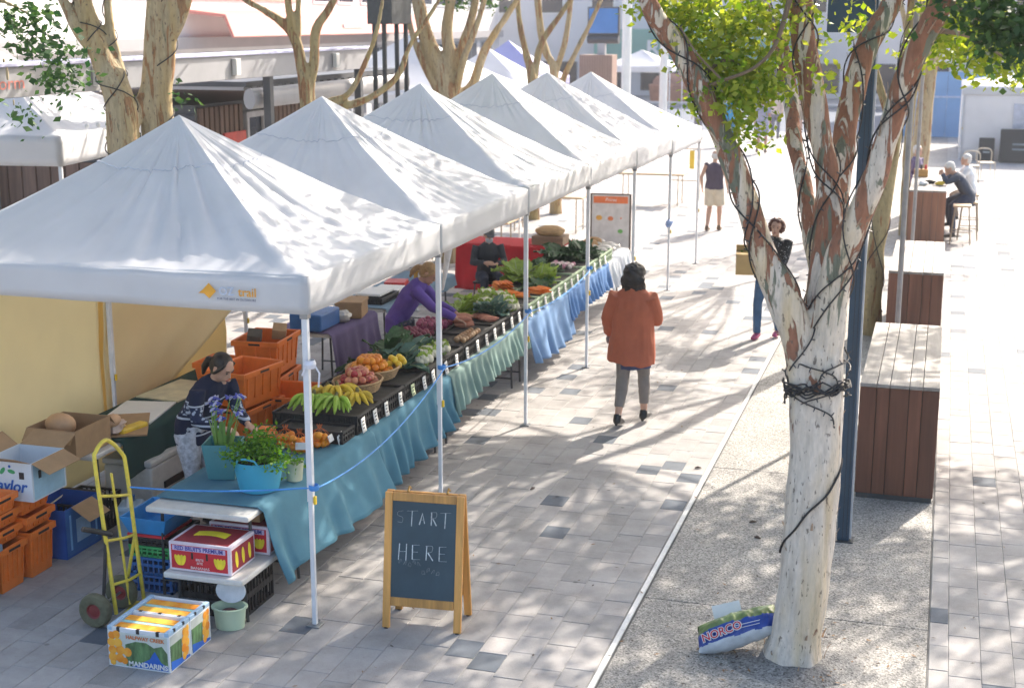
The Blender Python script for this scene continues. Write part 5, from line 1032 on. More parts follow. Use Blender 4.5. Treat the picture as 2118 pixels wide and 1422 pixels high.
# cool box below the back table
t = thing('cool_box', 'white cool box under the back table', 'cool box', (-6.75, 10.95, 0), R(0)); MB().b2((-.24, -.4, .0), (.24, .4, .44)).build('body', dirtywhite, t, smooth=0, bev=.02); MB().b2((-.25, -.41, .445), (.25, .41, .5)).build('lid', dirtywhite, t, smooth=0, bev=.015); MB().b2((.241, -.2, .2), (.255, .2, .26)).build('handle', black, t, smooth=0)
t = crate('black basket on the paving under the back table', (-6.9, 10.1, 0), .5, .4, .3, black, None, False)
# back table with green cloth
folding_table('trestle table with dark green cloth along the yellow tarp', -7.3, -6.62, 9.85, 13.1, .75, dirtywhite, None)
drape('tablecloth', 'dark green cloth over the back table', 10.25, 13.12, [(10, .42), (13.2, .5)], dgr, 9, xb=-7.28, xf=-6.6, flare=.03, foldn=7, amp=.02, grp=None)
t = thing('carton', 'open brown carton holding a pumpkin on the back table', 'box', (-6.92, 9.98, .755)); open_box(t, .46, .52, .24, cardb)
for s in (-1, 1): MB().b2((-.23, 0, -.003), (.23, .12, 0)).build('flap', cardb, t, (0, s * .26, .24), (R(-50 * s) if s > 0 else R(-50), 0, 0 if s > 0 else math.pi), smooth=0)
mb = MB(); mb.ell((0, 0, .1), (.14, .1, .1), 18, 10).build('x', mat('pumpkin', (.58, .34, .18), .5)); o = bpy.data.objects['x']; o.name = 'pumpkin'; o.location = (-6.98, 9.95, .87); tag(o, 'tan pumpkin showing above the open brown carton', 'pumpkin')
for i, (x, y, a, m, lb) in enumerate(((-6.95, 11.1, .2, paper, 'flat white sheet of card on the back table'), (-6.98, 11.9, -.1, mat('cream_board', (.62, .55, .36), .7), 'cream board lying on the dark green cloth'), (-6.85, 10.65, .5, cardb, 'brown card sheet beside the open carton'))): o = MB().b2((-.24, -.36, 0), (.24, .36, .014)).build('card_sheet', m, None, (x, y, .768 + .003 * i), (0, 0, a), smooth=0); tag(o, lb, 'card')
o = MB().ell((0, 0, .07), (.1, .13, .07), 14, 8, nz=.4, seed=5).build('plastic_bag', mat('crumpled_bag', (.58, .45, .38), .3, .25, 14, bump=.5, bscale=20), None, (-6.78, 10.42, .775)); tag(o, 'crumpled plastic bag beside the open brown carton', 'bag')
o = MB().b2((-.05, -.16, 0), (.05, .16, .05)).build('yellow_case', yclip, None, (-6.68, 10.55, .775), (0, 0, -.2), smooth=0, bev=.015); tag(o, 'yellow plastic case at the edge of the back table', 'case')
o = MB().ell((0, 0, .06), (.07, .1, .06), 14, 8, nz=.15, seed=9).build('butternut', mat('butternut', (.6, .36, .2), .5), None, (-6.75, 10.36, .85)); tag(o, 'pale butternut pumpkin resting beside the yellow case', 'pumpkin')
# yellow tarp walls
tarp = mat('yellow_tarp', (.92, .82, .55), .6, .04, 1.6, bump=.25, bscale=5, transl=.5); tarp2 = mat('deep_yellow_tarp', (.90, .70, .33), .6, .04, 2, transl=.5)
def tarpw(label, y0, y1, low, m, x=-7.53, seed=0, top=2.32):
    def f(u, v):
        y = lerp(y0, y1, u); z0 = low(u); return (x + .035 * noise.noise(V(u * 3 + seed, v * 2, seed)) + .02 * noise.noise(V(u * 2 + v * 6, v * 2 - u * 3, seed + 9)), y, lerp(top + .02 * math.sin(u * 3.1), z0, v))
    o = MB().grid(f, 50, 30).build('tarp_wall', m, smooth=90, solid=.003); tag(o, label, 'tarp', 'yellow tarp walls of the stall')
tarpw('cream yellow tarp wall left of the back tent leg', 8.75, 11.42, lambda u: .08, tarp, seed=1)
tarpw('yellow tarp wall with its lower edge lifted in a curve', 11.5, 14.15, lambda u: .25 + 1.05 * max(0, u - .15) ** .9, tarp, seed=2)
tarpw('deeper yellow tarp showing below the lifted one', 11.45, 14.1, lambda u: .05, tarp2, x=-7.63, seed=3, top=1.75)
# ---------------------------------------------------------------- low table with banana boxes, crates beneath
t = folding_table('low white table carrying the red banana cartons', -5.26, -4.62, 8.6, 9.75, .37, dirtywhite, None, name='low_table')
redp = mat('print_red', (.55, .02, .035), .55, .12, 6); yelp = mat('print_yellow', (.80, .66, .03), .6); navyp = mat('print_navy', (.05, .05, .30), .6); pinkw = mat('pink_white_card', (.66, .58, .64), .7)
def banana_box(label, loc, full=True):
    t = thing('banana_carton', label, 'box', loc, 0, 'red banana cartons'); w, l, h = .5, .38, .22
    MB().b2((-w / 2, -l / 2, 0), (w / 2, l / 2, h)).build('carton', pinkw, t, smooth=0, bev=.006)
    MB().b2((-w / 2 + .03, -l / 2 + .02, h), (w / 2 - .03, l / 2 - .02, h + .0015)).build('lid_print', mat('print_dark_red', (.26, .015, .03), .6, .2, 8), t, smooth=0)
    for k_ in range(5): mb = MB(); mb.tube([V(lerp(-.13, .13, i / 6), -.03 + .03 * k_ * .6 + .03 * math.sin(i / 6 * 3.1), h + .003) for i in range(7)], [(.012, .0012)] * 7, 6, ref=(0, 1, 0)); mb.build('banana_print', yelp, t)
    MB().b2((-w / 2 + .02, -l / 2 - .0015, .02), (w / 2 - .025, -l / 2, h - .02)).build('front_print', redp, t, smooth=0); MB().b2((w / 2, -l / 2 + .02, .02), (w / 2 + .0015, l / 2 - .02, h - .03)).build('side_print', mat('print_dark_red', (.26, .015, .03)), t, smooth=0)
    for s in (-.16, .16):
        for k_ in range(4): MB().ell((0, 0, 0), (.016, .0015, .042), 8, 8).build('banana_print', yelp, t, (s - .025 + .018 * k_, -l / 2 - .002, .085), (0, -.35 + .22 * k_, 0))
    for y in (-.1, .0, .1): MB().ell((0, 0, 0), (.0015, .022, .065), 8, 8).build('banana_print', yelp, t, (w / 2 + .002, y, .1), (.1, 0, 0))
    for s in (-.06, .06): MB().b2((s - .008, -l / 2 - .003, .1), (s + .008, -l / 2 - .0016, .15)).build('hand_hole', black, t, smooth=0)
    MB().b2((-w / 2 + .03, -l / 2 - .0022, .158), (w / 2 - .04, -l / 2 - .0016, .196)).build('title_band', mat('print_lilac', (.50, .44, .62), .6), t, smooth=0)
    text('RED BRUIT\'S PREMIUM', .043, navyp, t, (-.005, -l / 2 - .003, .177), (R(90), 0, 0), sx=.92, bold=.001); text('BRITE\nBITE', .026, white, t, (0, -l / 2 - .002, .085), (R(90), 0, 0)); text('BANANAS', .028, white, t, (0, -l / 2 - .002, .034), (R(90), 0, 0), sx=1.2)
banana_box('red and yellow banana carton on the low white table', (-4.98, 8.84, .375)); banana_box('second red banana carton behind the first', (-4.9, 9.3, .375))
t = thing('carton', 'brown carton stacked under the white table top', 'box', (-5.0, 9.35, .6)); MB().b2((-.24, -.17, 0), (.24, .17, .1)).build('carton', cardb, t, smooth=0, bev=.004); MB().b2((.24, -.03, .03), (.2415, .03, .06)).build('hand_hole', black, t, smooth=0)
t = crate('black crate on the paving under the low table', (-4.95, 9.0, 0), .5, .5, .28, black, None, False)
c = None
for i, (z, h, m, lb) in enumerate(((0, .14, bluep, 'blue slatted crate at the bottom beside the low table'), (.142, .14, bluep, 'blue slatted crate under the green one'), (.284, .09, mat('green_plastic', (.04, .34, .10), .45), 'green slatted crate in the crate stack'), (.376, .07, black, 'black crate below the blue basin'))): crate(lb, (-5.62, 9.25, z), .46, .36, h, m, None, False)
t = thing('basin', 'bright blue basin with red base on the crate stack', 'basin', (-5.64, 9.22, .448)); mb = MB(); vs = []
def rr(z, w, l): return [(sx * w, sy * l, z) for sx, sy in ((-1, -1), (1, -1), (1, 1), (-1, 1))]
mb.add(rr(.02, .15, .2) + rr(.16, .2, .25) + rr(.16, .19, .24) + rr(.03, .14, .19), [(3, 2, 1, 0)] + [(a * 4 + j, a * 4 + (j + 1) % 4, a * 4 + 4 + (j + 1) % 4, a * 4 + 4 + j) for a in range(3) for j in range(4)] + [(12, 13, 14, 15)]); mb.build('bowl', mat('bright_blue_plastic', (.03, .24, .55), .35), t, smooth=0, bev=.02); MB().b2((-.16, -.21, 0), (.16, .21, .02)).build('base', redp, t, smooth=0)
t = thing('tub_with_lid', 'pale green oval tub with its white lid standing open', 'tub', (-4.74, 8.62, 0), R(8)); mint = mat('mint_plastic', (.52, .64, .46), .4, .05, 5); MB().lathe([(.002, .003), (.105, .003), (.12, .15), (.135, .155), (.135, .165), (.115, .165), (.1, .02), (.002, .02)], 28, sx=1.0, sy=.8).build('tub', mint, t); MB().lathe([(.002, 0), (.11, 0), (.115, .008), (.112, .014), (.002, .014)], 28, sx=1, sy=.8).build('lid', mat('milky_plastic', (.62, .64, .68), .4), t, (-.01, .075, .25), (R(82), 0, 0)); MB().ell((0, 0, .08), (.1, .08, .06), 12, 6).build('content', mat('dark_content', (.12, .04, .04), .8), t)
# ---------------------------------------------------------------- mandarin cartons
mand = mfruit('print_mandarin', (.80, .25, .01), (.9, .45, .05), .6, 0); pgreen = mat('print_foliage', (.10, .20, .08), .6, .6, 26, stretch=(1, 1, .3)); pblue2 = mat('print_royal_blue', (.02, .12, .50), .6); pgrad = mat('print_mist', (.52, .56, .52), .6, .12, 10); psky = mat('print_sky_blue', (.36, .52, .68), .6)
for k_, (y, lb) in enumerate(((7.955, 'mandarin carton with printed orange fruit, standing in front'), (8.24, 'mandarin carton touching the front one, nearer the white tub'))):
    t = thing('mandarin_carton', lb, 'box', (-5.0, y, 0), 0, 'mandarin cartons'); w, l, h = .47, .28, .29
    MB().b2((-w / 2, -l / 2, 0), (w / 2, l / 2, h - .03)).build('carton', pw, t, smooth=0, bev=.004)
    for s in (-1, 1):
        a, b = sorted((s * w / 2, s * (w / 2 - .035))); MB().b2((a, -l / 2, h - .03), (b, l / 2, h)).build('corner_ledge', psky if k_ or True else pw, t, smooth=0, bev=.004)
        a, b = sorted((s * l / 2, s * (l / 2 - .014))); MB().b2((-w / 2 + .035, a, h - .03), (w / 2 - .035, b, h - .004)).build('end_ledge', pw, t, smooth=0, bev=.003)
    for j in range(2): y0 = -l / 2 + .03 + j * .125; MB().b2((-w / 2 + .04, y0, h - .029), (w / 2 - .04, y0 + .075, h - .012)).build('lid_strip', mand, t, smooth=0); 
    MB().b2((-w / 2 + .04, -.018, h - .029), (w / 2 - .04, .016, h - .016)).build('lid_band', mat('print_aqua', (.36, .62, .60), .6), t, smooth=0)
    f = -l / 2 - .0012
    MB().b2((-w / 2 + .012, f, .012), (w / 2 - .012, f + .001, h - .035)).build('front_print', pgrad, t, smooth=0); MB().prism([(-.1, .015), (.22, .015), (.22, .14), (.18, .19), (.12, .17), (.06, .2), (-.02, .2), (-.1, .17)], 0, .001, lambda a, b, d: (a, f - d, b)).build('foliage_print', pgreen, t, smooth=0)
    MB().prism([(-.06, .014), (.222, .014), (.222, .045), (.17, .07), (.125, .145), (.105, .12), (.085, .085), (.02, .05)], 0, .001, lambda a, b, d: (a, f - .0012 - d, b)).build('river_print', pblue2, t, smooth=0)
    for (a, b, r_) in ((-.2, .225, .028), (-.165, .235, .03), (-.205, .175, .032), (-.155, .175, .034), (-.2, .12, .032), (-.14, .125, .035), (-.2, .065, .034), (-.145, .065, .033), (-.2, .03, .022), (-.085, .115, .033), (-.11, .05, .025)): MB().ell((0, 0, 0), (r_ * .98, .002, r_), 14, 10).build('mandarin_print', mand, t, (a, f - .002, b))
    for sgn in (1,):
        e = w / 2 + .0012; MB().b2((e - .001, -l / 2 + .012, .012), (e, l / 2 - .012, h - .035)).build('side_print', pgrad, t, smooth=0); MB().b2((e, -l / 2 + .012, .03), (e + .001, .02, .19)).build('foliage_print', pgreen, t, smooth=0); MB().prism([(-.125, .014), (.125, .014), (.125, .03), (-.03, .06), (-.125, .08)], 0, .001, lambda a, b, d: (e + .0012 + d, a, b)).build('river_print', pblue2, t, smooth=0)
        for (a, b, r_) in ((.06, .22, .026), (.09, .19, .028), (.05, .165, .028), (.09, .13, .03), (.045, .11, .028), (.08, .075, .03), (.05, .05, .026), (.1, .23, .022)): MB().ell((0, 0, 0), (.002, r_, r_ * 1.15), 14, 10).build('mandarin_print', mand, t, (e + .002, a, b))
    text('HALFWAY CREEK', .037, mat('print_rust', (.62, .19, .06), .6), t, (.055, f - .003, .226), (R(90), 0, 0), sx=1.0, bold=.001); text('MANDARINS', .05, white, t, (.07, f - .004, .036), (R(90), 0, R(0)), sx=1.05, bold=.0015)
    for a in (-.15, .0, .15): MB().b2((a - .012, f - .001, h - .034), (a + .012, f + .02, h - .003)).build('notch', black, t, smooth=0)
    for a in (-.06, .06): MB().b2((w / 2 - .01, a - .012, h - .02), (w / 2 + .001, a + .012, h + .001)).build('notch', black, t, smooth=0)
# ---------------------------------------------------------------- yellow hand truck
ht = thing('hand_truck', 'yellow hand truck with two pneumatic wheels and red hubs', 'hand truck', (-5.6, 8.62, 0)); ym = mat('yellow_paint', (.76, .60, .07), .45, .12, 14, dirt=.55)
TL, TRt = V(-.08, -.15, 1.18), V(-.02, .15, 1.08); BL, BR = V(-.02, -.1, .03), V(.03, .2, .03)
MB().tube(curve([BL, BL.lerp(TL, .5), TL, TL + V(-.005, .03, .1), (TL + TRt) / 2 + V(-.02, 0, .2), TRt + V(-.01, -.03, .12), TRt, BR.lerp(TRt, .5), BR], 7), .015, 10).build('frame', ym, ht)
for f_ in (.2, .5, .8): a, b = BL.lerp(TL, f_), BR.lerp(TRt, f_); MB().tube([a, (a + b) / 2 + V(.03, 0, .0), b], .011, 8).build('crossbar', ym, ht)
MB().tube([BL.lerp(BR, .5) + V(0, 0, .02), TL.lerp(TRt, .5) + V(0, 0, -.05)], .01, 8).build('spine', ym, ht)
MB().box((.1, .05, .012), (.22, .3, .008), (0, 0, .12)).build('toe_plate', ym, ht, smooth=0)
for s, P0 in ((0, BL), (1, BR)): w_ = V(-.07 if s == 0 else -.08, -.26 if s == 0 else .06, .128); MB().tube([w_ + V(0, .08, 0), P0.lerp(TL if s == 0 else TRt, .5)], .013, 8).build('strut', black if s == 0 else ym, ht)
MB().tube([(-.07, -.28, .128), (-.08, .1, .128)], .01, 8).build('axle', greysteel, ht)
tyre = mat('dusty_tyre', (.12, .115, .07), .9, .25, 20, bump=.3)
for (x, y) in ((-.07, -.28), (-.08, .08)):
    w_ = MB().lathe([(.055, -.03), (.085, -.042), (.115, -.036), (.128, -.015), (.128, .015), (.115, .036), (.085, .042), (.055, .03)], 28, (x, y, .128), (R(90), 0, 0)).build('wheel', tyre, ht)
    MB().lathe([(.002, -.02), (.02, -.034), (.03, -.02), (.045, -.018), (.058, -.032), (.058, .032), (.045, .018), (.002, .02)], 24, (x, y, .128), (R(90), 0, 0)).build('hub', mat('red_hub', (.24, .03, .03), .5), w_, fixn=True)
MB().tube([(-.12, -.3, .75), (.0, -.12, .66)], .02, 10).build('grip', black, ht); 
# ---------------------------------------------------------------- orange tubs behind the counter
g = 'orange plastic tubs behind the counter'
for (x, y, z, h, rz, lb) in ((-6.45, 12.75, 0, .4, .1, 'lowest orange tub of the tall stack by the purple cloth'), (-6.45, 12.75, .41, .4, .1, 'middle orange tub of the tall stack by the purple cloth'), (-6.45, 12.75, .82, .36, .08, 'topmost large orange tub holding small cartons'), (-6.2, 11.75, 0, .4, -.1, 'lowest orange tub of the stack behind the vendor'), (-6.2, 11.75, .41, .36, -.1, 'middle orange tub of the stack behind the vendor'), (-6.2, 11.75, .78, .34, -.15, 'topmost orange tub next to the vendor\'s face'), (-5.95, 12.2, 0, .4, .05, 'lower orange tub directly behind the banana crate'), (-5.95, 12.2, .41, .38, .05, 'upper orange tub directly behind the banana crate')):
    tub(lb, (x, y, z), .46, .62, h, rz=rz, grp=g)
tub('small orange tub on the back table behind the vendor', (-6.85, 12.45, .77), .3, .4, .2, grp=g)
for i, (x, y) in enumerate(((-6.5, 12.58), (-6.38, 12.9))): o = MB().b2((-.07, -.1, 0), (.07, .1, .1)).build('small_carton', cardb if i else mat('dark_card', (.07, .06, .05), .8), None, (x, y, 1.15), (.2, .1, .4), smooth=0, bev=.004); tag(o, ('dark small carton lying in the topmost orange tub', 'tan small carton lying in the topmost orange tub')[i], 'box')
# ---------------------------------------------------------------- rear tables: purple, faded blue, red
folding_table('folding table under the purple cloth', -7.35, -6.65, 14.75, 16.1, .75, dirtywhite, 'rear tables'); folding_table('long folding table under the faded blue cloth', -7.3, -6.6, 16.3, 18.9, .75, dirtywhite, 'rear tables')
drape('tablecloth', 'crumpled purple cloth hanging behind the orange tubs', 14.72, 16.12, [(14, .2), (16.2, .25)], purp, 12, xb=-7.37, xf=-6.63, flare=.06, foldn=5, amp=.03, grp='cloths of the rear tables'); drape('tablecloth', 'faded blue cloth with short drop on the rear table', 16.28, 18.92, [(16, .6), (19, .6)], lbl, 13, xb=-7.32, xf=-6.58, flare=.04, foldn=5, amp=.015, grp='cloths of the rear tables')
t = folding_table('long table under the bright red cloth', -7.4, -5.75, 21.6, 22.4, .75, dirtywhite, 'rear tables', axis='x')
def redf(u, v):
    x = lerp(-7.45, -5.7, u)
    if v < .4: return (x, lerp(22.42, 21.56, v / .4), .768)
    q = (v - .4) / .6; return (x + .02 * q * math.sin(u * 30), 21.55 - .1 * q + .03 * q * math.sin(u * 24 + noise.noise(V(u * 5, 0, 0)) * 3), lerp(.766, .05, q))
o = MB().grid(redf, 90, 20).build('tablecloth', redc, smooth=80, solid=.003); tag(o, 'bright red cloth hanging to the ground behind the lettuces', 'tablecloth', 'cloths of the rear tables')
o = MB().b2((-.2, -.28, 0), (.2, .28, .2)).build('storage_box', bluep, None, (-6.95, 15.0, .775), smooth=0, bev=.02); tag(o, 'blue storage box on the purple cloth', 'box')
o = MB().b2((-.16, -.2, 0), (.16, .2, .16)).b2((-.17, -.21, .16), (.17, .21, .2)).build('carton', cardb, None, (-6.8, 15.75, .775), (0, 0, .2), smooth=0, bev=.004); tag(o, 'tan carton on the purple cloth beside the pale bag', 'box')
o = MB().ell((0, 0, .06), (.1, .1, .07), 12, 8, nz=.5, seed=2).build('plastic_bag', bagm, None, (-6.75, 15.38, .775)); tag(o, 'pale crumpled bag between the blue box and tan carton', 'bag')
t = crate('black tray of papers on the faded blue cloth', (-6.9, 16.75, .77), .6, .42, .08, black, None, True); 
for i, (x, y, dx, dy, dz, m, lb) in enumerate(((-6.9, 16.75, .17, .25, .03, paper, 'white papers in the black tray'), (-6.95, 17.35, .17, .2, .05, paper, 'white flat box behind the black tray'), (-7.0, 17.75, .14, .16, .07, mat('red_box', (.5, .03, .03), .5), 'red box on the faded blue cloth'), (-6.8, 17.8, .12, .18, .03, redp, 'flat red tray on the faded blue cloth'))): o = MB().b2((-dx, -dy, 0), (dx, dy, dz)).build('flat_box' if i else 'paper_stack', m, None, (x, y, .865 if i == 0 else .775), (0, 0, .1 * i), smooth=0, bev=.004); tag(o, lb, 'box' if i else 'paper')
for i, (x, y, m, lb) in enumerate(((-6.78, 18.15, white, 'white jug among the jars on the rear table'), (-6.9, 18.3, mat('amber_jar', (.45, .24, .04), .2), 'amber jar among the jugs on the rear table'), (-6.72, 18.45, white, 'small white cup on the rear table'))): o = MB().lathe([(.002, 0), (.05, 0), (.055, .06), (.05, .12), (.03, .14), (.03, .16), (.002, .16)], 16).build('jar', m, None, (x, y, .775)); tag(o, lb, 'jar')
o = MB().ell((0, 0, .05), (.14, .2, .05), 16, 8, nz=.3, seed=4).build('folded_cloth', mat('sky_cloth', (.25, .48, .68), .7), None, (-6.85, 18.65, .775)); tag(o, 'bundle of sky blue cloth on the rear table', 'cloth')
t = thing('wicker_hamper', 'wicker hamper on a wooden crate upon the red cloth', 'basket', (-5.98, 21.95, .772)); MB().b2((-.26, -.2, 0), (.26, .2, .14)).build('crate', mat_wood('crate_wood', (.3, .2, .12), .7, 14, 0), t, smooth=0, bev=.005); MB().ell((0, 0, .2), (.24, .18, .1), 18, 8, nz=.2, ns=6).build('hamper', wick, t)
# hanging white bag roll at the tent edge
def hb(u, v): a = u * 6.283; r_ = lerp(.05, .012, v); return (math.cos(a) * r_ - .08 * v, math.sin(a) * r_ * .6, -v * .52)
o = MB().grid(hb, 16, 8).build('hanging_bag', mat('white_bag', (.68, .66, .66), .4), None, (-4.95, 14.1, 2.0)); tag(o, 'white plastic bag hanging from the tent frame', 'bag')
# ---------------------------------------------------------------- rope along the tent legs
ropm = mat('blue_rope', (.05, .25, .62), .5); rp_ = thing('rope', 'blue rope strung from leg to leg along the stall', 'rope', (-4.1, 8.8, 0)); pts = []
kp = [(-5.5, 8.62, .99), (-4.13, 8.81, 1.06), (-4.13, 11.53, 1.3), (-4.13, 14.28, 1.27), (-4.13, 17.03, 1.28)]
for i in range(4):
    a, b = V(kp[i]), V(kp[i + 1])
    for k_ in range(16): q = k_ / 16; p = a.lerp(b, q); pts.append(p + V(.03 if i else 0, 0, -(.03, .14, .1, .08)[i] * 4 * q * (1 - q)) - V(-4.1, 8.8, 0))
pts.append(V(kp[4]) - V(-4.1, 8.8, 0)); MB().tube(pts, .0065, 6).build('line', ropm, rp_)
for k_ in kp[1:]: MB().lathe([(.034, -.02), (.04, 0), (.034, .02)], 12, (k_[0] + 4.1, k_[1] - 8.8, k_[2])).build('knot', ropm, rp_)
o = MB().lathe([(.034, -.03), (.045, 0), (.034, .03)], 10).tube([(.03, 0, 0), (.07, .0, -.06), (.06, 0, -.16)], .007, 6).tube([(-.02, -.02, 0), (-.05, -.03, -.08)], .006, 6).build('ribbon', mat('white_ribbon', (.7, .7, .76), .6), None, (-4.13, 8.81, 1.96)); tag(o, 'white ribbon tied on the near tent leg', 'ribbon')
o = MB().ell((0, 0, 0), (.06, .06, .07), 10, 6, nz=.5).build('ribbon', mat('blue_white_ribbon', (.3, .42, .72), .6, .4, 30), None, (-4.16, 22.53, 1.1)); tag(o, 'blue and white ribbon knotted on a far tent leg', 'ribbon')
# ================================================================ CHALKBOARD SIGN
cs = thing('chalkboard_sign', 'wooden A-frame chalkboard reading START HERE on the paving', 'sign', (-3.4, 9.12, 0), R(5)); H_ = 1.0; lean = R(8.5)
slate = mat('slate_board', (.035, .065, .085), .6, .25, 3, dirt=0); chalk = mat('chalk', (.62, .66, .66), .95, .3, 60)
def leaf_frame(par, sgn):
    e = bpy.data.objects.new('front_leaf', None) if False else None
    rot = (-lean * sgn, 0, 0); y = -.17 * sgn
    def L(mb, nm, m, par_=par, bev=.006): return mb.build(nm, m, par_, (0, y, 0), rot, smooth=0, bev=bev)
    for s in (-1, 1): L(MB().b2((s * .265 - .028, -.014, .006), (s * .265 + .028, .014, H_)), 'stile', wood_orange)
    L(MB().b2((-.236, -.0125, H_ - .062), (.236, .0125, H_ - .001)), 'top_rail', wood_orange); L(MB().b2((-.236, -.0125, .17), (.236, .0125, .235)), 'bottom_rail', wood_orange)
    bd = L(MB().b2((-.237, -.004, .234), (.237, .004, H_ - .06)), 'board', slate, bev=0)
    for s in (-1, 1): L(MB().tube([(s * .265, 0, 0), (s * .265, 0, .01)], .016, 10), 'foot', black, bev=0)
    return rot, y
rot, yb = leaf_frame(cs, 1); leaf_frame(cs, -1)
strokes = {'S': [[(.8, .95), (.2, .85), (.15, .6), (.75, .45), (.7, .1), (.1, .12)]], 'T': [[(-.05, .95), (1.2, 1.0)], [(.55, .97), (.5, -.15)]], 'A': [[(.1, 0), (.5, .85), (.75, .1)], [(.25, .35), (.65, .4)]], 'R': [[(.2, 0), (.25, .95)], [(.1, .95), (.8, .95), (.75, .6), (.25, .5)], [(.35, .5), (.85, .0)]], 'H': [[(.1, -.1), (.15, 1.0)], [(.85, -.1), (.85, 1.0)], [(.05, .45), (.9, .5)]], 'E': [[(.15, 0), (.15, .95)], [(.15, .95), (.85, .98)], [(.15, .5), (.7, .5)], [(.15, 0), (.9, .02)]]}
def chalkword(word, x0, z0, w, h, gap, name, th=.0045):
    mb = MB(); x = x0
    for ch in word:
        for s_ in strokes[ch]:
            pts = [V(x + a * w + rs.uniform(-.002, .002), -.0055, z0 + b * h) for a, b in s_]; pts = curve(pts, 5) if len(pts) > 3 else pts; mb.tube(pts, [(th * rs.uniform(.6, 1.1), .0008) for _ in pts], 6, ref=None)
        x += w + gap
    o = mb.build('lettering', chalk, cs, (0, yb, 0), rot); o['kind'] = 'stuff'
chalkword('START', -.205, .775, .062, .1, .02, 'lettering'); chalkword('HERE', -.19, .52, .075, .11, .024, 'lettering', .004)
mb = MB()
for i in range(9):
    x = -.17 + i * .035; z = .5 - .01 * (i % 3) - (.05 if i > 4 else 0); pts = [V(x + .012 * math.cos(a * 1.3 + i), -.0055, z + .016 * math.sin(a * 1.7 + i * 2)) for a in range(6)]; mb.tube(curve(pts, 3), (.0012), 5)
o = mb.build('faint_scribble', mat('faint_chalk', (.24, .28, .30), .95), cs, (0, yb, 0), rot); o['kind'] = 'stuff'
for s in (-.12, .17): MB().tube([(s, -.04, H_ + .005), (s, 0, H_ + .03), (s, .04, H_ + .005)], .008, 8).build('hinge', mat('brass', (.45, .28, .1), .3, metal=.9), cs)
MB().tube([V(lerp(-.15, .1, i / 8), lerp(-.12, .12, i / 8), .19 - .06 * math.sin(i / 8 * 3.14)) for i in range(9)], .002, 5).build('chain', greysteel, cs)
# ================================================================ PRICE BOARD BEHIND THE STALL
pbd = thing('price_board', 'tall white poster board with orange header behind the bread', 'sign', (-5.98, 26.3, 0), R(4)); MB().b2((-.36, -.02, .06), (.36, .02, 1.06)).build('board', mat('poster_white', (.55, .53, .52), .6), pbd, smooth=0); MB().b2((-.33, -.024, .9), (.33, -.0205, 1.03)).build('header', mat('poster_orange', (.66, .16, .05), .6), pbd, smooth=0)
for s in (-1, 1): MB().b2((s * .375 - .015, -.025, 0), (s * .375 + .015, .025, 1.08)).build('stile', mat('dark_wood', (.06, .035, .025), .5), pbd, smooth=0)
MB().b2((-.36, -.025, 1.06), (.36, .025, 1.085)).build('top_rail', mat('dark_wood', (.06, .035, .025)), pbd, smooth=0)
text('Prices', .09, white, pbd, (0, -.026, .965), (R(90), 0, 0), shear=.3)
for x, z, r_, m in ((-.22, .62, .06, mat('poster_amber', (.7, .36, .06), .6)), (0, .61, .055, mat('poster_rust', (.62, .18, .06), .6)), (.2, .62, .02, mat('poster_rust', (.62, .18, .06))), (.19, .37, .05, mat('poster_green', (.12, .35, .08), .6))): MB().ell((0, 0, 0), (r_, .003, r_ * .8), 12, 8).build('printed_fruit', m, pbd, (x, -.022, z))
MB().b2((-.3, .02, 0), (.3, .3, .03)).build('foot', black, pbd, smooth=0)
# ================================================================ SOIL BAG AT THE TREE
sbag = thing('potting_bag', 'blue and green sack leaning on the big tree', 'bag', (-1.155, 9.27, 0), R(12))
pgr = mat('bag_green', (.13, .19, .06), .35, .4, 16, bump=.25, bscale=30); pbu = mat('bag_blue', (.012, .05, .28), .3, .2, 12, bump=.25, bscale=30); pwh = mat('bag_white', (.50, .53, .56), .35, .15, 14, bump=.25, bscale=30)
def pil(u, v):
    a = v * 6.283; s_ = max(0, math.sin(math.pi * min(max(u, 0), 1))) ** .42; x = lerp(-.27, .25, u); up_ = -.015 + .18 * u ** 1.2
    c_, n_ = math.cos(a), math.sin(a); hw = .125 * (.84 + .16 * s_); th = .118 * s_ + .008
    cr_ = .022 * noise.noise(V(u * 8, v * 8, 1)) + .012 * noise.noise(V(u * 20, v * 16, 4)) + .022 * noise.noise(V(u * 4 + v * 9, 0, 7))
    y_ = c_ * hw; z_ = n_ * (th + cr_); ca, sa = math.cos(R(33)), math.sin(R(33))
    return (x + .015 * noise.noise(V(v * 6, 3, 0)) * (1 if u in (0, 1) else .3), y_ * ca - z_ * sa, max(.004, up_ + .105 + y_ * sa + z_ * ca - .01))
mb = MB(); nu, nv = 60, 80; mb.grid(pil, nu, nv)
mb.mi = []
for i in range(nu):
    for j in range(nv):
        a = (j + .5) / nv; c_ = math.cos(a * 6.283) + .08 * noise.noise(V(i * .12, 0, 3)); mb.mi.append(2 if c_ < -.72 else (1 if c_ < .05 else 0))
mb.build('sack', [pgr, pbu, pwh], sbag, smooth=180)
def onsack(u, v):
    p = V(pil(u, v)); e1 = (V(pil(u + .12, v)) - V(pil(u - .12, v))).normalized(); e2 = (V(pil(u, v - .05)) - V(pil(u, v + .05))).normalized(); nz = e1.cross(e2).normalized(); e2 = nz.cross(e1); return p + nz * .014, Matrix((e1, e2, nz)).transposed().to_euler(), nz
p, Mx, nz = onsack(.3, .31)
text('NORCO', .08, mat('logo_white', (.7, .7, .7), .5), sbag, p, Mx, bold=.006, ext=.001); text('NORCO', .08, redp, sbag, p + nz * .0022, Mx, bold=.0005, ext=.001)
p, Mx, nz = onsack(.62, .31)
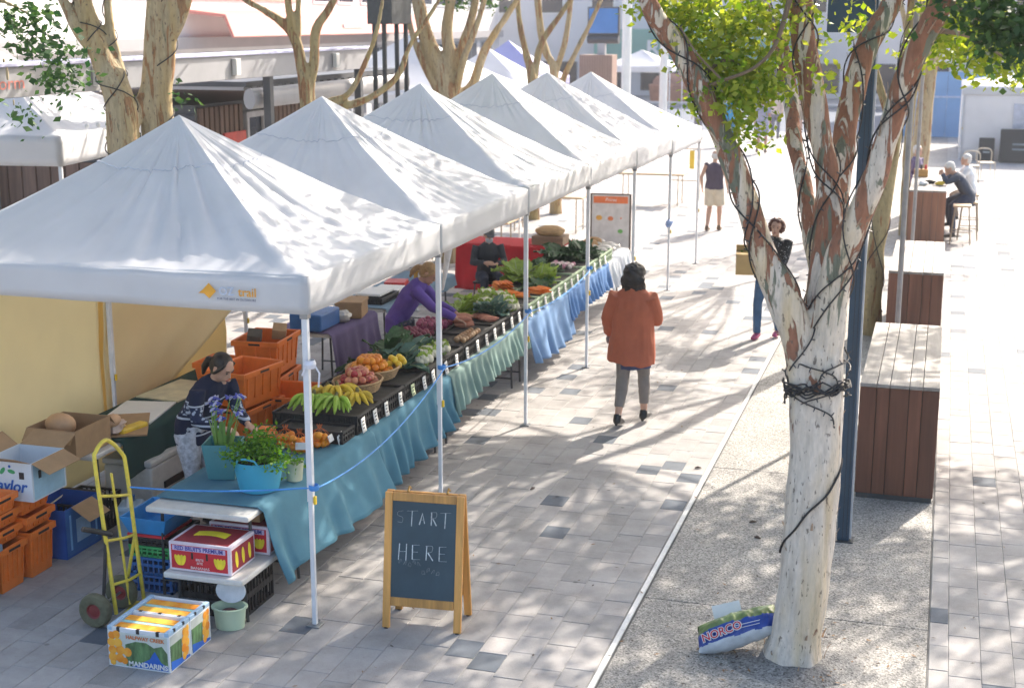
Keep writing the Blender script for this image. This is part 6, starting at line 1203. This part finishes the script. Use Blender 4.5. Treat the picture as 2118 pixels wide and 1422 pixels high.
for k_ in (-1, 1): MB().b2((-.09, -.002, 0), (.09, .002, .001)).build('print_line', mat('logo_white', (.7, .7, .7)), sbag, p + V(0, 0, .012 * k_), Mx, smooth=0)
MB().b2((-.13, -.003, 0), (.07, .003, .15)).build('white_sheet', paper, sbag, (-.02, .1, .17), (R(-40), R(-16), 0), smooth=0)
# ================================================================ FAR RIGHT BOARDS, STOOLS, TABLE TOP THINGS
for (x, y, w, h, lb) in ((1.27, 46.8, .46, .72, 'small black sandwich board before the walled marquee'), (2.3, 46.6, 1.3, 1.02, 'large black notice board before the walled marquee')):
    t = thing('sandwich_board', lb, 'sign', (x, y, 0)); 
    for s in (-1, 1): MB().box((0, s * .12, h / 2), (w, .03, h), (s * .2, 0, 0)).build('panel', mat('black_board', (.02, .022, .025), .5), t, smooth=0, bev=.02)
    for zz in (.55, .4): MB().box((0, -.17 - .0, h * zz), (w * .45, .004, .05), (-.2, 0, 0)).build('chalk_marks', mat('faint_chalk', (.24, .28, .3)), t, smooth=0)
stm = mat('brushed_tan_steel', (.35, .28, .2), .4, .1, 10, metal=.3); seatm = mat_wood('pale_seat_wood', (.5, .36, .22), .5, 14, 0)
def stool(label, loc):
    t = thing('bar_stool', label, 'stool', loc, 0, 'bar stools at the red-brown table'); MB().b2((-.17, -.17, .72), (.17, .17, .76)).build('seat', seatm, t, smooth=0, bev=.01)
    for sx in (-1, 1):
        for sy in (-1, 1): MB().tube([(sx * .13, sy * .13, .72), (sx * .19, sy * .19, 0)], .013, 8).build('leg', stm, t)
    for s in (-1, 1): MB().tube([(s * .175, -.175, .24), (s * .175, .175, .24)], .01, 8).build('footrest', stm, t); MB().tube([(-.175, s * .175, .24), (.175, s * .175, .24)], .01, 8).build('footrest', stm, t)
stool('bar stool under the seated man in the navy jacket', (.56, 29.75, 0)); stool('empty bar stool beside the seated man\'s leg', (.42, 29.15, 0)); stool('bar stool under the person in white', (.6, 31.1, 0))
t = thing('menu_holder', 'orange timber box on the red-brown bar table', 'box', (-.42, 31.0, 1.09)); MB().b2((-.14, -.08, 0), (.14, .08, .16)).build('box', mat_wood('orange_wood', (.5, .26, .07), .5, 12, 0), t, smooth=0, bev=.005)
for i in range(3): MB().tube([(-.09 + i * .09, 0, .16), (-.09 + i * .09, 0, .25)], .025, 10).build('bottle', (mat('amber_jar', (.45, .24, .04)), black, redp)[i], t)
for x, y, m, lb in ((-.2, 29.7, black, 'dark camera lying on the red-brown bar table'), (-.02, 29.5, yclip, 'yellow wrapped lunch on the red-brown bar table'), (-.35, 29.3, paper, 'white paper on the red-brown bar table')): o = MB().ell((0, 0, .04), (.1, .06, .045), 10, 6, nz=.5, seed=x * 9).build('table_item', m, None, (x, y, 1.09)); tag(o, lb, 'item')
# outdoor chairs behind seated people
for i, (x, y, lb) in enumerate(((.75, 40.5, 'pale cane cafe chair left of the sandwich board'), (1.15, 41.5, 'pale cane cafe chair right behind another'))):
    t = thing('cafe_chair', lb, 'chair', (x, y, 0), .3 * i, 'cane cafe chairs'); cm_ = mat('cane', (.5, .42, .32), .6); MB().b2((-.2, -.2, .43), (.2, .2, .46)).build('seat', cm_, t, smooth=0); MB().tube(curve([(-.2, .2, .44), (-.2, .24, .75), (0, .27, .82), (.2, .24, .75), (.2, .2, .44)], 5), .014, 8).build('backrest', cm_, t)
    for sx in (-1, 1):
        for sy in (-1, 1): MB().tube([(sx * .18, sy * .18, .43), (sx * .2, sy * .2, 0)], .013, 6).build('leg', cm_, t)
# rack and tables seen under the far canopies
for i, (x, y, lb) in enumerate(((-8.2, 24.6, 'light wooden trestle table beyond the red cloth'), (-7.8, 28.5, 'light wooden trestle table seen below the fourth tent'), (-6.6, 33.5, 'wooden trestle table beyond the last tent'))): folding_table(lb, x - .8, x + .8, y - .35, y + .35, .75, seatm, 'trestle tables beyond the stall', name='trestle_table', legm=stm, axis='x')
t = thing('display_rack', 'metal display rack with yellow flag beyond the last tent', 'rack', (-6.0, 34.5, 0))
for sx in (-1, 1):
    MB().b2((sx * .35 - .015, -.015, 0), (sx * .35 + .015, .015, 1.25)).build('upright', stm, t, smooth=0)
for z in (.45, 1.22): MB().b2((-.335, -.012, z), (.335, .012, z + .025)).build('rail', stm, t, smooth=0)
MB().b2((.1, -.02, .75), (.22, -.016, 1.2)).build('flag', yclip, t, smooth=0)
# ================================================================ PEOPLE
def hand(mb, w, d, nrm, side, curl=.5, s=1.0):
    """palm and five fingers from wrist w along d; nrm = palm normal; side = direction of the thumb"""
    d = V(d).normalized(); n_ = V(nrm); n_ = (n_ - d * n_.dot(d)).normalized(); t_ = V(side); t_ = (t_ - d * t_.dot(d) - n_ * t_.dot(n_)).normalized(); w = V(w)
    mb.tube([w - d * .01, w + d * .03 * s, w + d * .07 * s, w + d * .09 * s], [(.026 * s, .018 * s), (.036 * s, .016 * s), (.041 * s, .015 * s), (.037 * s, .012 * s)], 10, ref=t_)
    for i, L in enumerate((.072, .08, .074, .056)):
        b = w + d * .086 * s + t_ * (.03 - .02 * i) * s; c = curl * (1 + .12 * i); p = [b]; a = 0
        for k_ in range(3): a += c * (.5 if k_ == 0 else .7); p.append(p[-1] + (d * math.cos(a) + n_ * math.sin(a)) * L * s * (.42, .32, .26)[k_])
        mb.tube(p, [.0095 * s, .009 * s, .0085 * s, .0065 * s], 7)
    b = w + d * .025 * s + t_ * .028 * s; e1 = b + (d * .6 + t_ * .75 + n_ * .2).normalized() * .04 * s; e2 = e1 + (d * .95 + t_ * .25 + n_ * (.3 + curl * .3)).normalized() * .032 * s; mb.tube([b - t_ * .012, b, e1, e2], [.013 * s, .0125 * s, .0105 * s, .007 * s], 7)
def limb3(mb, a, b, c, r, n=12):
    a, b, c = V(a), V(b), V(c); mb.tube([a, a.lerp(b, .35), a.lerp(b, .8), b, b.lerp(c, .25), b.lerp(c, .6), c], r, n)
DEF = dict(pel=(0, 0, .92), wai=(0, .005, 1.08), che=(0, 0, 1.26), nek=(0, -.01, 1.43), hed=(0, .02, 1.57), shR=(.175, -.01, 1.385), shL=(-.175, -.01, 1.385), elR=(.235, -.03, 1.11), elL=(-.235, -.03, 1.11), wrR=(.235, .07, .87), wrL=(-.235, .07, .87),
           hiR=(.085, 0, .90), hiL=(-.085, 0, .90), knR=(.095, .03, .49), knL=(-.095, .03, .49), anR=(.1, -.02, .085), anL=(-.1, -.02, .085), ftR=0, ftL=0)
def person(label, loc, rz, pose={}, scale=1, skinm=None, hair=None, hairstyle='short', top=None, bottom=None, coat=None, shoes=None, voxel=.009, headrot=(0, 0, 0), sleeve='long', leglen='long', group=None, hands=True, cur=.5, wide=1.0, shoehigh=False, face=True, beltz=None, extra=None, handdirs=None, heel=0, toes=None):
    J = {k: (V(v) if not isinstance(v, (int, float)) else v) for k, v in {**DEF, **pose}.items()}
    t = thing('person', label, 'person', loc, rz, group); t.scale = (scale,) * 3; sk = skinm or skin
    ax = (J['shR'] - J['shL']).normalized(); hx_ = (J['hiR'] - J['hiL']).normalized(); w = wide
    HM = Euler(headrot).to_matrix(); hc = J['hed']
    # ---- body: one continuous skin
    mb = MB()
    mb.tube([J['pel'] - V(0, 0, .06), J['pel'], J['wai'], J['che'], J['nek'] - (J['nek'] - J['che']) * .22, J['nek']], [(.1 * w, .08), (.15 * w, .105), (.125 * w, .09), (.145 * w, .1), (.12, .07), (.055, .055)], 14, ref=ax)
    mb.tube([J['nek'] - (J['nek'] - J['che']) * .25, J['nek'], J['nek'].lerp(hc, .6), hc], [.05, .048, .046, .05], 10)
    mb.ell(hc + HM @ V(0, 0, .02), (.073, .092, .095), 18, 14, HM); mb.ell(hc + HM @ V(0, .022, -.05), (.055, .066, .068), 14, 10, HM)
    if face:
        mb.tube([hc + HM @ V(0, .085, .015), hc + HM @ V(0, .098, -.008), hc + HM @ V(0, .106, -.028), hc + HM @ V(0, .088, -.038)], [.008, .010, .014, .010], 8)
        for s in (-1, 1): mb.ell(hc + HM @ V(s * .074, -.005, -.008), (.012, .022, .034), 8, 6, HM)
        mb.ell(hc + HM @ V(0, .082, -.1), (.022, .018, .016), 8, 6, HM); mb.ell(hc + HM @ V(0, .085, -.062), (.026, .014, .014), 8, 6, HM); mb.ell(hc + HM @ V(0, .072, .035), (.055, .025, .016), 10, 6, HM)
    for s in 'RL':
        limb3(mb, J['sh' + s], J['el' + s], J['wr' + s], [.05, .046, .038, .037, .037, .031, .024])
        limb3(mb, J['hi' + s], J['kn' + s], J['an' + s], [.088 * w, .078 * w, .056, .052, .056, .045, .034])
        a = J['an' + s]; ff = V(toes[s]) if toes else V(0, 1, -.0); mb.tube([a + V(0, 0, .02), a + V(0, -.03, -.03), a + ff * .07 + V(0, 0, -.045), a + ff * .15 + V(0, 0, -.06)], [(.034, .034), (.034, .038), (.04, .028), (.03, .016)], 10, ref=(1, 0, 0))
        if hands:
            hd = (handdirs or {}).get(s); d_ = V(hd[0]) if hd else (J['wr' + s] - J['el' + s]); nn = V(hd[1]) if hd else V(-1 if s == 'R' else 1, 0, 0); th = V(hd[2]) if hd else V(0, 1, 0)
            hand(mb, J['wr' + s], d_, nn, th, cur)
    fuse(mb, 'body', sk, t, voxel, 3)
    dk = mat('eye_dark', (.02, .015, .012), .3); lip = mat('lips', (.38, .12, .1), .5)
    if face:
        for s in (-1, 1):
            MB().ell(hc + HM @ V(s * .031, .0835, .006), (.0125, .006, .006), 8, 6, HM).build('eye', dk, t); MB().tube([hc + HM @ V(s * .016, .0925, .026), hc + HM @ V(s * .032, .092, .03), hc + HM @ V(s * .05, .08, .026)], [.003, .004, .002], 6).build('eyebrow', hair or hairb, t)
        MB().ell(hc + HM @ V(0, .0975, -.063), (.022, .007, .008), 10, 6, HM).build('mouth', lip, t)
    # ---- hair
    if hair:
        hb_ = MB()
        if hairstyle == 'short': hb_.ell(hc + HM @ V(0, -.016, .042), (.084, .098, .084), 18, 12, HM, nz=.1, ns=5); hb_.ell(hc + HM @ V(0, -.045, -.01), (.076, .062, .075), 14, 10, HM, nz=.15, ns=5)
        elif hairstyle == 'bob':
            hb_.ell(hc + HM @ V(0, -.02, .035), (.115, .118, .102), 20, 14, HM, nz=.25, ns=4); hb_.ell(hc + HM @ V(0, -.05, -.05), (.13, .09, .1), 18, 12, HM, nz=.3, ns=4, seed=2)
            for i in range(14): a = lerp(-2.2, 2.2, i / 13) - math.pi / 2; hb_.ell(hc + HM @ V(math.cos(a) * .095, math.sin(a) * .075 - .02, -.115 + .02 * math.sin(i * 2.1)), (.032, .03, .05), 8, 6, nz=.4, seed=i)
        elif hairstyle == 'curly':
            for i in range(46):
                th = math.acos(1 - 1.55 * (i + .5) / 46); ph = i * 2.4; d_ = V(math.sin(th) * math.cos(ph), math.sin(th) * math.sin(ph), math.cos(th))
                if d_.y > .45 and d_.z < .62: continue
                hb_.ell(hc + HM @ (V(d_.x * .092, d_.y * .1 - .015, d_.z * .105 + .015)), .036, 8, 6, nz=.4, seed=i)
        elif hairstyle == 'tied':
            hb_.ell(hc + HM @ V(0, -.018, .038), (.081, .096, .085), 18, 12, HM, nz=.05, ns=5); hb_.ell(hc + HM @ V(0, -.05, -.015), (.07, .06, .075), 14, 10, HM); hb_.tube([hc + HM @ V(0, -.09, .0), hc + HM @ V(0, -.14, -.03), hc + HM @ V(0, -.15, -.11), hc + HM @ V(0.0, -.13, -.18)], [.03, .035, .03, .012], 10)
            for s in (-1, 1): hb_.tube([hc + HM @ V(s * .06, .05, .075), hc + HM @ V(s * .08, .035, .02), hc + HM @ V(s * .078, .0, -.04), hc + HM @ V(s * .06, -.04, -.07)], [.012, .014, .014, .012], 8)
        elif hairstyle == 'balding': hb_.ell(hc + HM @ V(0, -.035, .0), (.08, .075, .07), 18, 12, HM, nz=.12)
        fuse(hb_, 'hair', hair, t, .008, 2)
    fold = lambda amp, sc_=9: (lambda p: amp * noise.noise(V(p.x * sc_, p.y * sc_, p.z * sc_ * .5)) + amp * .5 * noise.noise(p * sc_ * 2.3))
    # ---- clothes
    if bottom:
        b = MB(); pc = J['pel']; b.tube([pc + V(0, 0, -.1), pc + V(0, 0, -.02), pc.lerp(J['wai'], .55)], [(.155 * w, .112), (.17 * w, .122), (.15 * w, .108)], 14, ref=hx_)
        for s in 'RL':
            h_, k_, a_ = J['hi' + s], J['kn' + s], J['an' + s]; end = {'long': a_ + V(0, 0, .0), 'crop': a_.lerp(k_, .24), 'short': k_.lerp(h_, .12)}[leglen]
            if leglen == 'short': b.tube([h_, h_.lerp(k_, .4), end], [.108 * w, .105 * w, .098 * w], 12)
            else: b.tube([h_, h_.lerp(k_, .4), h_.lerp(k_, .85), k_, k_.lerp(a_, .3), end], [.105 * w, .093 * w, .07, .066, .066, .05 if leglen == 'crop' else .052], 12)
        fuse(b, 'trousers' if leglen != 'short' else 'shorts', bottom, t, .011, 3, fn=fold(.008))
    if top:
        b = MB(); hz = J['pel'] + V(0, 0, -.04) if beltz is None else J['pel'] + V(0, 0, beltz)
        nn_ = J['nek'] + (J['nek'] - J['che']) * .06
        b.tube([hz, J['pel'] + V(0, 0, .06), J['wai'], J['che'], J['nek'] - (J['nek'] - J['che']) * .3, nn_], [(.18 * w, .135), (.172 * w, .128), (.158 * w, .122), (.178 * w, .128), (.155, .095), (.066, .066)], 16, ref=ax)
        for s in 'RL':
            h_, e_, w_ = J['sh' + s], J['el' + s], J['wr' + s]
            if sleeve == 'long': limb3(b, h_, e_, w_.lerp(e_, .04), [.07, .066, .056, .054, .053, .047, .04])
            elif sleeve == 'short': b.tube([h_, h_.lerp(e_, .35), h_.lerp(e_, .62)], [.07, .068, .066], 12)
            elif sleeve == 'none': b.ell(h_, .055)
        fuse(b, 'top', top, t, .011, 3, fn=fold(.009))
    if extra: extra(t, J, HM, hc, fold)
    if shoes:
        for s in 'RL':
            a = J['an' + s]; ff = V(toes[s]) if toes else V(0, 1, 0); b = MB()
            b.tube([a + V(0, 0, .02 if not shoehigh else .04), a + V(0, -.03, -.03), a + ff * .08 + V(0, 0, -.042), a + ff * .17 + V(0, 0, -.055)], [(.042, .044), (.044, .05), (.05, .036), (.036, .022)], 12, ref=(1, 0, 0))
            if heel: b.tube([a + V(0, -.045, -.03), a + V(0, -.055, -.085)], [.022, .014], 8)
            fuse(b, 'shoe', shoes, t, .008, 2)
    return t

# -- woman in the rust jacket, walking away
rust = mat('rust_jacket', (.43, .11, .052), .8, .12, 5, bump=.15, bscale=120); taupe = mat('taupe_trousers', (.23, .2, .18), .8, .12, 8); blk = mat('black_leather', (.012, .012, .013), .35)
def jacket(t, J, HM, hc, fold):
    b = MB()
    b.tube([(-.02, .0, .675), (-.015, .0, .80), (0, .0, 1.0), (0, 0, 1.22), (0, -.005, 1.34), (0, -.01, 1.42), (0, -.01, 1.475)], [(.262, .19), (.252, .18), (.222, .16), (.205, .148), (.2, .13), (.165, .105), (.085, .08)], 22, ref=(1, 0, 0))
    limb3(b, (-.165, -.01, 1.39), J['elL'], J['wrL'].lerp(J['elL'], .08), [.092, .09, .084, .08, .074, .068, .064]); limb3(b, (.165, -.01, 1.39), J['elR'], J['wrR'].lerp(J['elR'], .08), [.092, .088, .08, .076, .072, .066, .06])
    b.tube([(-.1, -.02, 1.44), (-.0, -.085, 1.45), (.1, -.02, 1.44)], [(.03, .03), (.035, .04), (.03, .03)], 10)
    fuse(b, 'jacket', rust, t, .011, 3, fn=lambda p: .02 * noise.noise(V(p.x * 7, p.y * 7, p.z * 2.2)) + .009 * noise.noise(V(p.x * 16, p.y * 16, p.z * 6)))
    u = MB(); u.tube([(.04, -.02, .615), (.03, -.01, .70), (.02, 0, .82)], [(.165, .12), (.165, .12), (.14, .1)], 16, ref=(1, 0, 0)); fuse(u, 'blouse_hem', mat('navy_blouse', (.06, .075, .16), .8), t, .012, 2, fn=fold(.012))
    MB().ell(J['wrL'] + V(-.01, .03, -.07), (.035, .07, .05), 12, 8, nz=.3).build('purse', mat('grey_purse', (.25, .2, .2), .5), t)
person('woman in rust orange jacket and cropped taupe trousers walking away', (-3.06, 14.62, 0), R(-4), dict(anL=(-.10, -.16, .125), knL=(-.1, .0, .5), anR=(.1, .12, .12), knR=(.09, .13, .52), elL=(-.27, .03, 1.12), wrL=(-.30, .17, .93), elR=(.2, .1, 1.13), wrR=(.06, .25, 1.08), hed=(.0, .02, 1.585)), 1.04, skin, hairb, 'bob', None, taupe, None, blk, leglen='crop', extra=jacket, heel=1, cur=.8, toes=dict(L=(0, .9, -.25), R=(.05, 1, .0)), wide=1.0)
# -- woman carrying a cardboard box, facing the camera
dots = None
def mdots():
    m, t, b = nodes('dotted_black'); co = coords(t); vo = N(t, 'TexVoronoi', Scale=32.0); t.links.new(co, vo.inputs['Vector']); t.links.new(ramp(t, vo.outputs['Distance'], [(.18, (.5, .5, .5)), (.24, (.012, .012, .014))]), b.inputs['Base Color']); b.inputs['Roughness'].default_value = .8; return m
jean = mat('blue_denim', (.05, .12, .23), .8, .25, 7, bump=.2, bscale=200)
def sneaker_soles(t, J, HM, hc, fold): pass
person('woman in black dotted top and jeans carrying a cardboard box', (-2.17, 19.42, 0), R(168), dict(wai=(-.02, .005, 1.08), che=(-.04, 0, 1.26), nek=(-.06, -.01, 1.43), shR=(.11, -.01, 1.385), shL=(-.24, -.01, 1.385), elR=(.25, .05, 1.12), wrR=(.26, .3, 1.06), elL=(-.24, .14, 1.1), wrL=(.03, .36, 1.04), anR=(.12, .10, .085), knR=(.12, .12, .5), anL=(-.1, -.16, .1), knL=(-.1, .02, .5), hed=(-.075, .03, 1.56)), .99, skin, hairr, 'curly', mdots(), jean, None, mat('magenta_sneaker', (.42, .05, .16), .6, .3, 20), headrot=(R(4), R(-6), R(10)), voxel=.01, handdirs=dict(R=((-.1, .9, -.2), (-1, 0, 0), (0, 0, 1)), L=((.6, .5, 0), (0, 0, 1), (0, 1, 0))))
t = thing('carton', 'plain cardboard box held by the woman in jeans', 'box', (-2.36, 18.98, .97), R(8)); MB().b2((-.22, -.14, 0), (.22, .14, .28)).build('carton', mat('bright_cardboard', (.47, .31, .13), .8, .08, 8), t, smooth=0, bev=.006); MB().b2((-.22, -.003, 0), (.22, .003, .1)).build('flap', mat('bright_cardboard', (.47, .31, .13)), t, (0, .14, .28), (R(25), 0, 0), smooth=0)
leaves('greens', [((0, .02, .3), (.05, .04, .05), 26)], herbM, t, .06, 71, droop=-.6)
# -- man in dark vest and cream shorts
plum = mat('plum_vest', (.075, .055, .085), .8, .15, 7); cream = mat('cream_shorts', (.58, .50, .38), .8, .1, 8)
person('older man in dark plum vest and cream shorts walking away', (-4.5, 29.4, 0), R(-6), dict(anL=(-.1, -.12, .09), anR=(.1, .1, .085), knR=(.1, .1, .5), elL=(-.27, -.05, 1.12), elR=(.27, -.05, 1.12), wrL=(-.27, .04, .9), wrR=(.28, .03, .9)), .99, skin, hairw, 'balding', plum, cream, None, mat('brown_sandal', (.16, .1, .06), .7), sleeve='none', leglen='short', voxel=.013, wide=1.15, face=True)
# -- vendor in navy jumper leaning over the bench
def mjumper():
    m, t, b = nodes('navy_jumper'); tc = N(t, 'TexCoord'); sp = N(t, 'SeparateXYZ'); t.links.new(tc.outputs['Object'], sp.inputs[0])
    n = N(t, 'TexNoise', Scale=90.0); t.links.new(tc.outputs['Object'], n.inputs['Vector']); b.inputs['Roughness'].default_value = .95
    vo = N(t, 'TexVoronoi', Scale=30.0, feature='F1'); t.links.new(tc.outputs['Object'], vo.inputs['Vector']); ck = ramp(t, vo.outputs['Distance'], [(.35, (.42, .48, .58)), (.5, (.02, .03, .075))])
    def band(z0, z1): a = N(t, 'Math', operation='GREATER_THAN'); a.inputs[1].default_value = z0; c_ = N(t, 'Math', operation='LESS_THAN'); c_.inputs[1].default_value = z1; t.links.new(sp.outputs[2], a.inputs[0]); t.links.new(sp.outputs[2], c_.inputs[0]); q = N(t, 'Math', operation='MULTIPLY'); t.links.new(a.outputs[0], q.inputs[0]); t.links.new(c_.outputs[0], q.inputs[1]); return q.outputs[0]
    ab = N(t, 'Math', operation='ABSOLUTE'); t.links.new(sp.outputs[0], ab.inputs[0]); gt = N(t, 'Math', operation='GREATER_THAN'); gt.inputs[1].default_value = .155; t.links.new(ab.outputs[0], gt.inputs[0]); mm = N(t, 'Math', operation='MULTIPLY'); t.links.new(band(1.04, 1.15), mm.inputs[0]); t.links.new(gt.outputs[0], mm.inputs[1])
    o = mixc(t, mm.outputs[0], (.010, .016, .045), ck); wt = (.5, .54, .62)
    o = mixc(t, band(1.0, 1.018), o, wt); o = mixc(t, band(1.155, 1.168), o, wt); o = mixc(t, band(.845, .858), o, wt)
    t.links.new(o, b.inputs['Base Color']); bumpn(t, b, n.outputs[0], .4, .004); return m
person('dark-haired vendor in navy patterned jumper leaning over the bench', (-5.96, 10.4, 0), R(-106), dict(pel=(0, -.02, .88), wai=(0, .05, 1.04), che=(0, .15, 1.2), nek=(0, .25, 1.34), hed=(0, .335, 1.45), shR=(.175, .22, 1.28), shL=(-.175, .22, 1.28), elR=(.225, .24, 1.03), elL=(-.22, .28, 1.03), wrR=(.14, .46, .99), wrL=(-.1, .5, .97), hiR=(.085, -.02, .86), hiL=(-.085, -.02, .86), anR=(.1, -.06, .085), anL=(-.1, .0, .085)), 1.02, skin, hairb, 'tied', mjumper(), mat('patterned_white_skirt', (.45, .46, .5), .8, .35, 30), None, blk, headrot=(R(-32), 0, R(4)), voxel=.008, beltz=-.12, wide=1.06, handdirs=dict(R=((-.2, .9, -.25), (0, -.2, -1), (-1, 0, 0)), L=((.2, .9, -.25), (0, -.2, -1), (1, 0, 0))), cur=.7)
# -- vendor in purple bending over the crates
violet = mat('violet_jumper', (.125, .07, .34), .85, .12, 5, bump=.2, bscale=150)
person('vendor in violet jumper bending over the crates and reaching out', (-5.84, 14.95, 0), R(-82), dict(pel=(0, -.05, .88), wai=(0, .02, 1.04), che=(0, .12, 1.21), nek=(.0, .23, 1.36), hed=(0, .32, 1.46), shR=(.175, .19, 1.3), shL=(-.175, .19, 1.3), elR=(.25, .42, 1.12), wrR=(.26, .68, 1.01), elL=(-.24, .38, 1.06), wrL=(-.15, .6, .98)), 1.02, skin, mat('blond_hair', (.36, .22, .10), .5, .3, 50, bump=.4, bscale=120), 'tied', violet, mat('dark_jeans', (.03, .04, .07), .8), None, blk, headrot=(R(-40), 0, 0), voxel=.009, wide=1.3, handdirs=dict(R=((.0, .9, -.35), (0, -.3, -1), (-1, 0, 0)), L=((.2, .9, -.25), (0, -.2, -1), (1, 0, 0))), cur=.6, beltz=-.08)
# -- helper in black beside the red cloth
def capmask(t, J, HM, hc, fold):
    MB().ell(hc + HM @ V(0, -.005, .06), (.088, .105, .065), 16, 10, HM).tube([hc + HM @ V(0, .08, .06), hc + HM @ V(0, .15, .045)], [(.07, .008), (.05, .005)], 10, ref=HM @ V(1, 0, 0)).build('cap', mat('grey_cap', (.12, .12, .13), .8), t)
    MB().ell(hc + HM @ V(0, .06, -.055), (.06, .055, .05), 12, 8, HM).build('face_mask', mat('pale_mask', (.5, .52, .55), .8), t)
person('seated helper in black with cap and pale mask beside red cloth', (-6.62, 20.6, 0), R(-150), dict(pel=(0, 0, .46), wai=(0, .03, .62), che=(0, .06, .80), nek=(0, .09, .97), hed=(0, .13, 1.10), shR=(.175, .07, .93), shL=(-.175, .07, .93), elR=(.25, .12, .68), elL=(-.25, .12, .68), wrR=(.1, .33, .70), wrL=(-.08, .33, .68), hiR=(.09, 0, .45), hiL=(-.09, 0, .45), knR=(.13, .42, .47), knL=(-.13, .42, .47), anR=(.13, .4, .085), anL=(-.13, .4, .085)), 1.0, skin, hairb, 'short', mat('charcoal_shirt', (.03, .035, .045), .8, .2, 8), mat('dark_denim', (.018, .026, .05), .8), None, blk, voxel=.012, headrot=(R(-25), 0, 0), extra=capmask)
t = thing('low_stool', 'low black stool under the seated helper', 'stool', (-6.62, 20.6, 0)); MB().b2((-.18, -.18, .34), (.18, .18, .375)).build('seat', black, t, smooth=0, bev=.01)
for sx in (-1, 1):
    for sy in (-1, 1): MB().tube([(sx * .15, sy * .15, .34), (sx * .17, sy * .17, 0)], .012, 8).build('leg', darksteel, t)
# -- people at the far bar table
person('white-haired man in navy jacket hunched on a bar stool', (.52, 29.75, 0), R(96), dict(pel=(0, -.02, .82), wai=(0, .06, .98), che=(0, .16, 1.14), nek=(0, .27, 1.27), hed=(0, .37, 1.37), shR=(.19, .22, 1.22), shL=(-.19, .22, 1.22), elR=(.24, .42, 1.12), elL=(-.24, .42, 1.12), wrR=(.06, .5, 1.27), wrL=(-.06, .5, 1.25), hiR=(.09, 0, .80), hiL=(-.09, 0, .80), knR=(.14, .38, .72), knL=(-.14, .3, .68), anR=(.12, .3, .3), anL=(-.14, .25, .12)), 1.03, skin, hairw, 'short', mat('navy_jacket', (.035, .05, .085), .75, .15, 6), mat('navy_trousers', (.03, .045, .09), .8), None, blk, headrot=(R(-25), 0, 0), voxel=.012, wide=1.2, beltz=-.16)
person('seated person in bright white shirt behind the navy jacket', (.6, 31.1, 0), R(96), dict(pel=(0, 0, .82), wai=(0, .03, .98), che=(0, .07, 1.16), nek=(0, .1, 1.33), hed=(0, .14, 1.46), shR=(.18, .1, 1.29), shL=(-.18, .1, 1.29), elR=(.24, .25, 1.1), elL=(-.24, .25, 1.1), wrR=(.1, .45, 1.15), wrL=(-.1, .45, 1.15), hiR=(.09, 0, .8), hiL=(-.09, 0, .8), knR=(.14, .36, .72), knL=(-.14, .36, .72), anR=(.14, .28, .3), anL=(-.14, .28, .3)), 1.0, skin, hairw, 'short', mat('white_shirt', (.7, .7, .7), .8), mat('tan_trousers', (.3, .24, .18), .8), None, blk, voxel=.014, wide=1.1)
person('person in dusky purple top standing across the bar table', (-.55, 33.0 - .9, 0), R(-120), {}, .98, skin, hairw, 'short', mat('dusky_purple', (.13, .1, .2), .8), mat('black_trousers', (.018, .022, .035)), None, blk, voxel=.016)
# -- far strollers
person('stroller in turquoise blue shirt half hidden by the leaning limb', (-7.15, 50, 0), R(10), {}, 1.05, skin2, hairb, 'short', mat('turquoise_shirt', (.02, .25, .45), .8), mat('teal_trousers', (.03, .16, .28), .8), None, blk, voxel=.02, sleeve='short', wide=1.15, group='strollers towards the road')
person('stroller in lavender grey shirt and shorts walking off', (-5.75, 47.4, 0), R(-5), dict(anL=(-.1, -.14, .1), anR=(.1, .12, .085), knR=(.1, .12, .5)), 1.08, skin2, hairb, 'short', mat('lavender_shirt', (.32, .32, .42), .8), mat('lavender_shorts', (.3, .3, .42), .8), None, mat('brown_sandal', (.16, .1, .06)), voxel=.02, sleeve='short', leglen='short', wide=1.15, group='strollers towards the road')
person('stroller with pale shirt and dark trousers beyond the others', (-6.0, 53.5, 0), R(0), dict(anL=(-.1, -.14, .1)), 1.02, skin, hairb, 'short', mat('pale_peach_shirt', (.6, .48, .42), .8), mat('grey_trousers', (.16, .16, .2), .8), None, blk, voxel=.02, group='strollers towards the road')
person('stroller in tan clothes near the far road', (-5.4, 56, 0), R(0), {}, 1.0, skin, hairr, 'short', mat('tan_shirt', (.5, .38, .28), .8), mat('tan_trousers', (.3, .24, .18)), None, blk, voxel=.02, sleeve='short', leglen='short', group='strollers towards the road')
person('stroller in white and grey near the dark kerb planter', (-8.6, 52, 0), R(40), {}, 1.0, skin, hairw, 'short', mat('white_shirt', (.7, .7, .7)), mat('grey_trousers', (.16, .16, .2)), None, blk, voxel=.02, group='strollers towards the road')
# ================================================================ ADDED GLARE VEIL
hz = MB().b2((-60, -14, -1.3), (60, 100, 9.6)).build('glare_veil', [], smooth=0); hz['kind'] = 'stuff'  # added thin volume, stands in for glare and overexposure washing out the background
hm = bpy.data.materials.new('glare_veil_volume'); hm.use_nodes = True; ht_ = hm.node_tree; ht_.nodes.clear(); vo_ = ht_.nodes.new('ShaderNodeVolumePrincipled'); vo_.inputs['Color'].default_value = (.95, .95, .97, 1); vo_.inputs['Density'].default_value = .0009; vo_.inputs['Anisotropy'].default_value = .3
oo = ht_.nodes.new('ShaderNodeOutputMaterial'); ht_.links.new(vo_.outputs[0], oo.inputs['Volume']); hz.data.materials.append(hm)
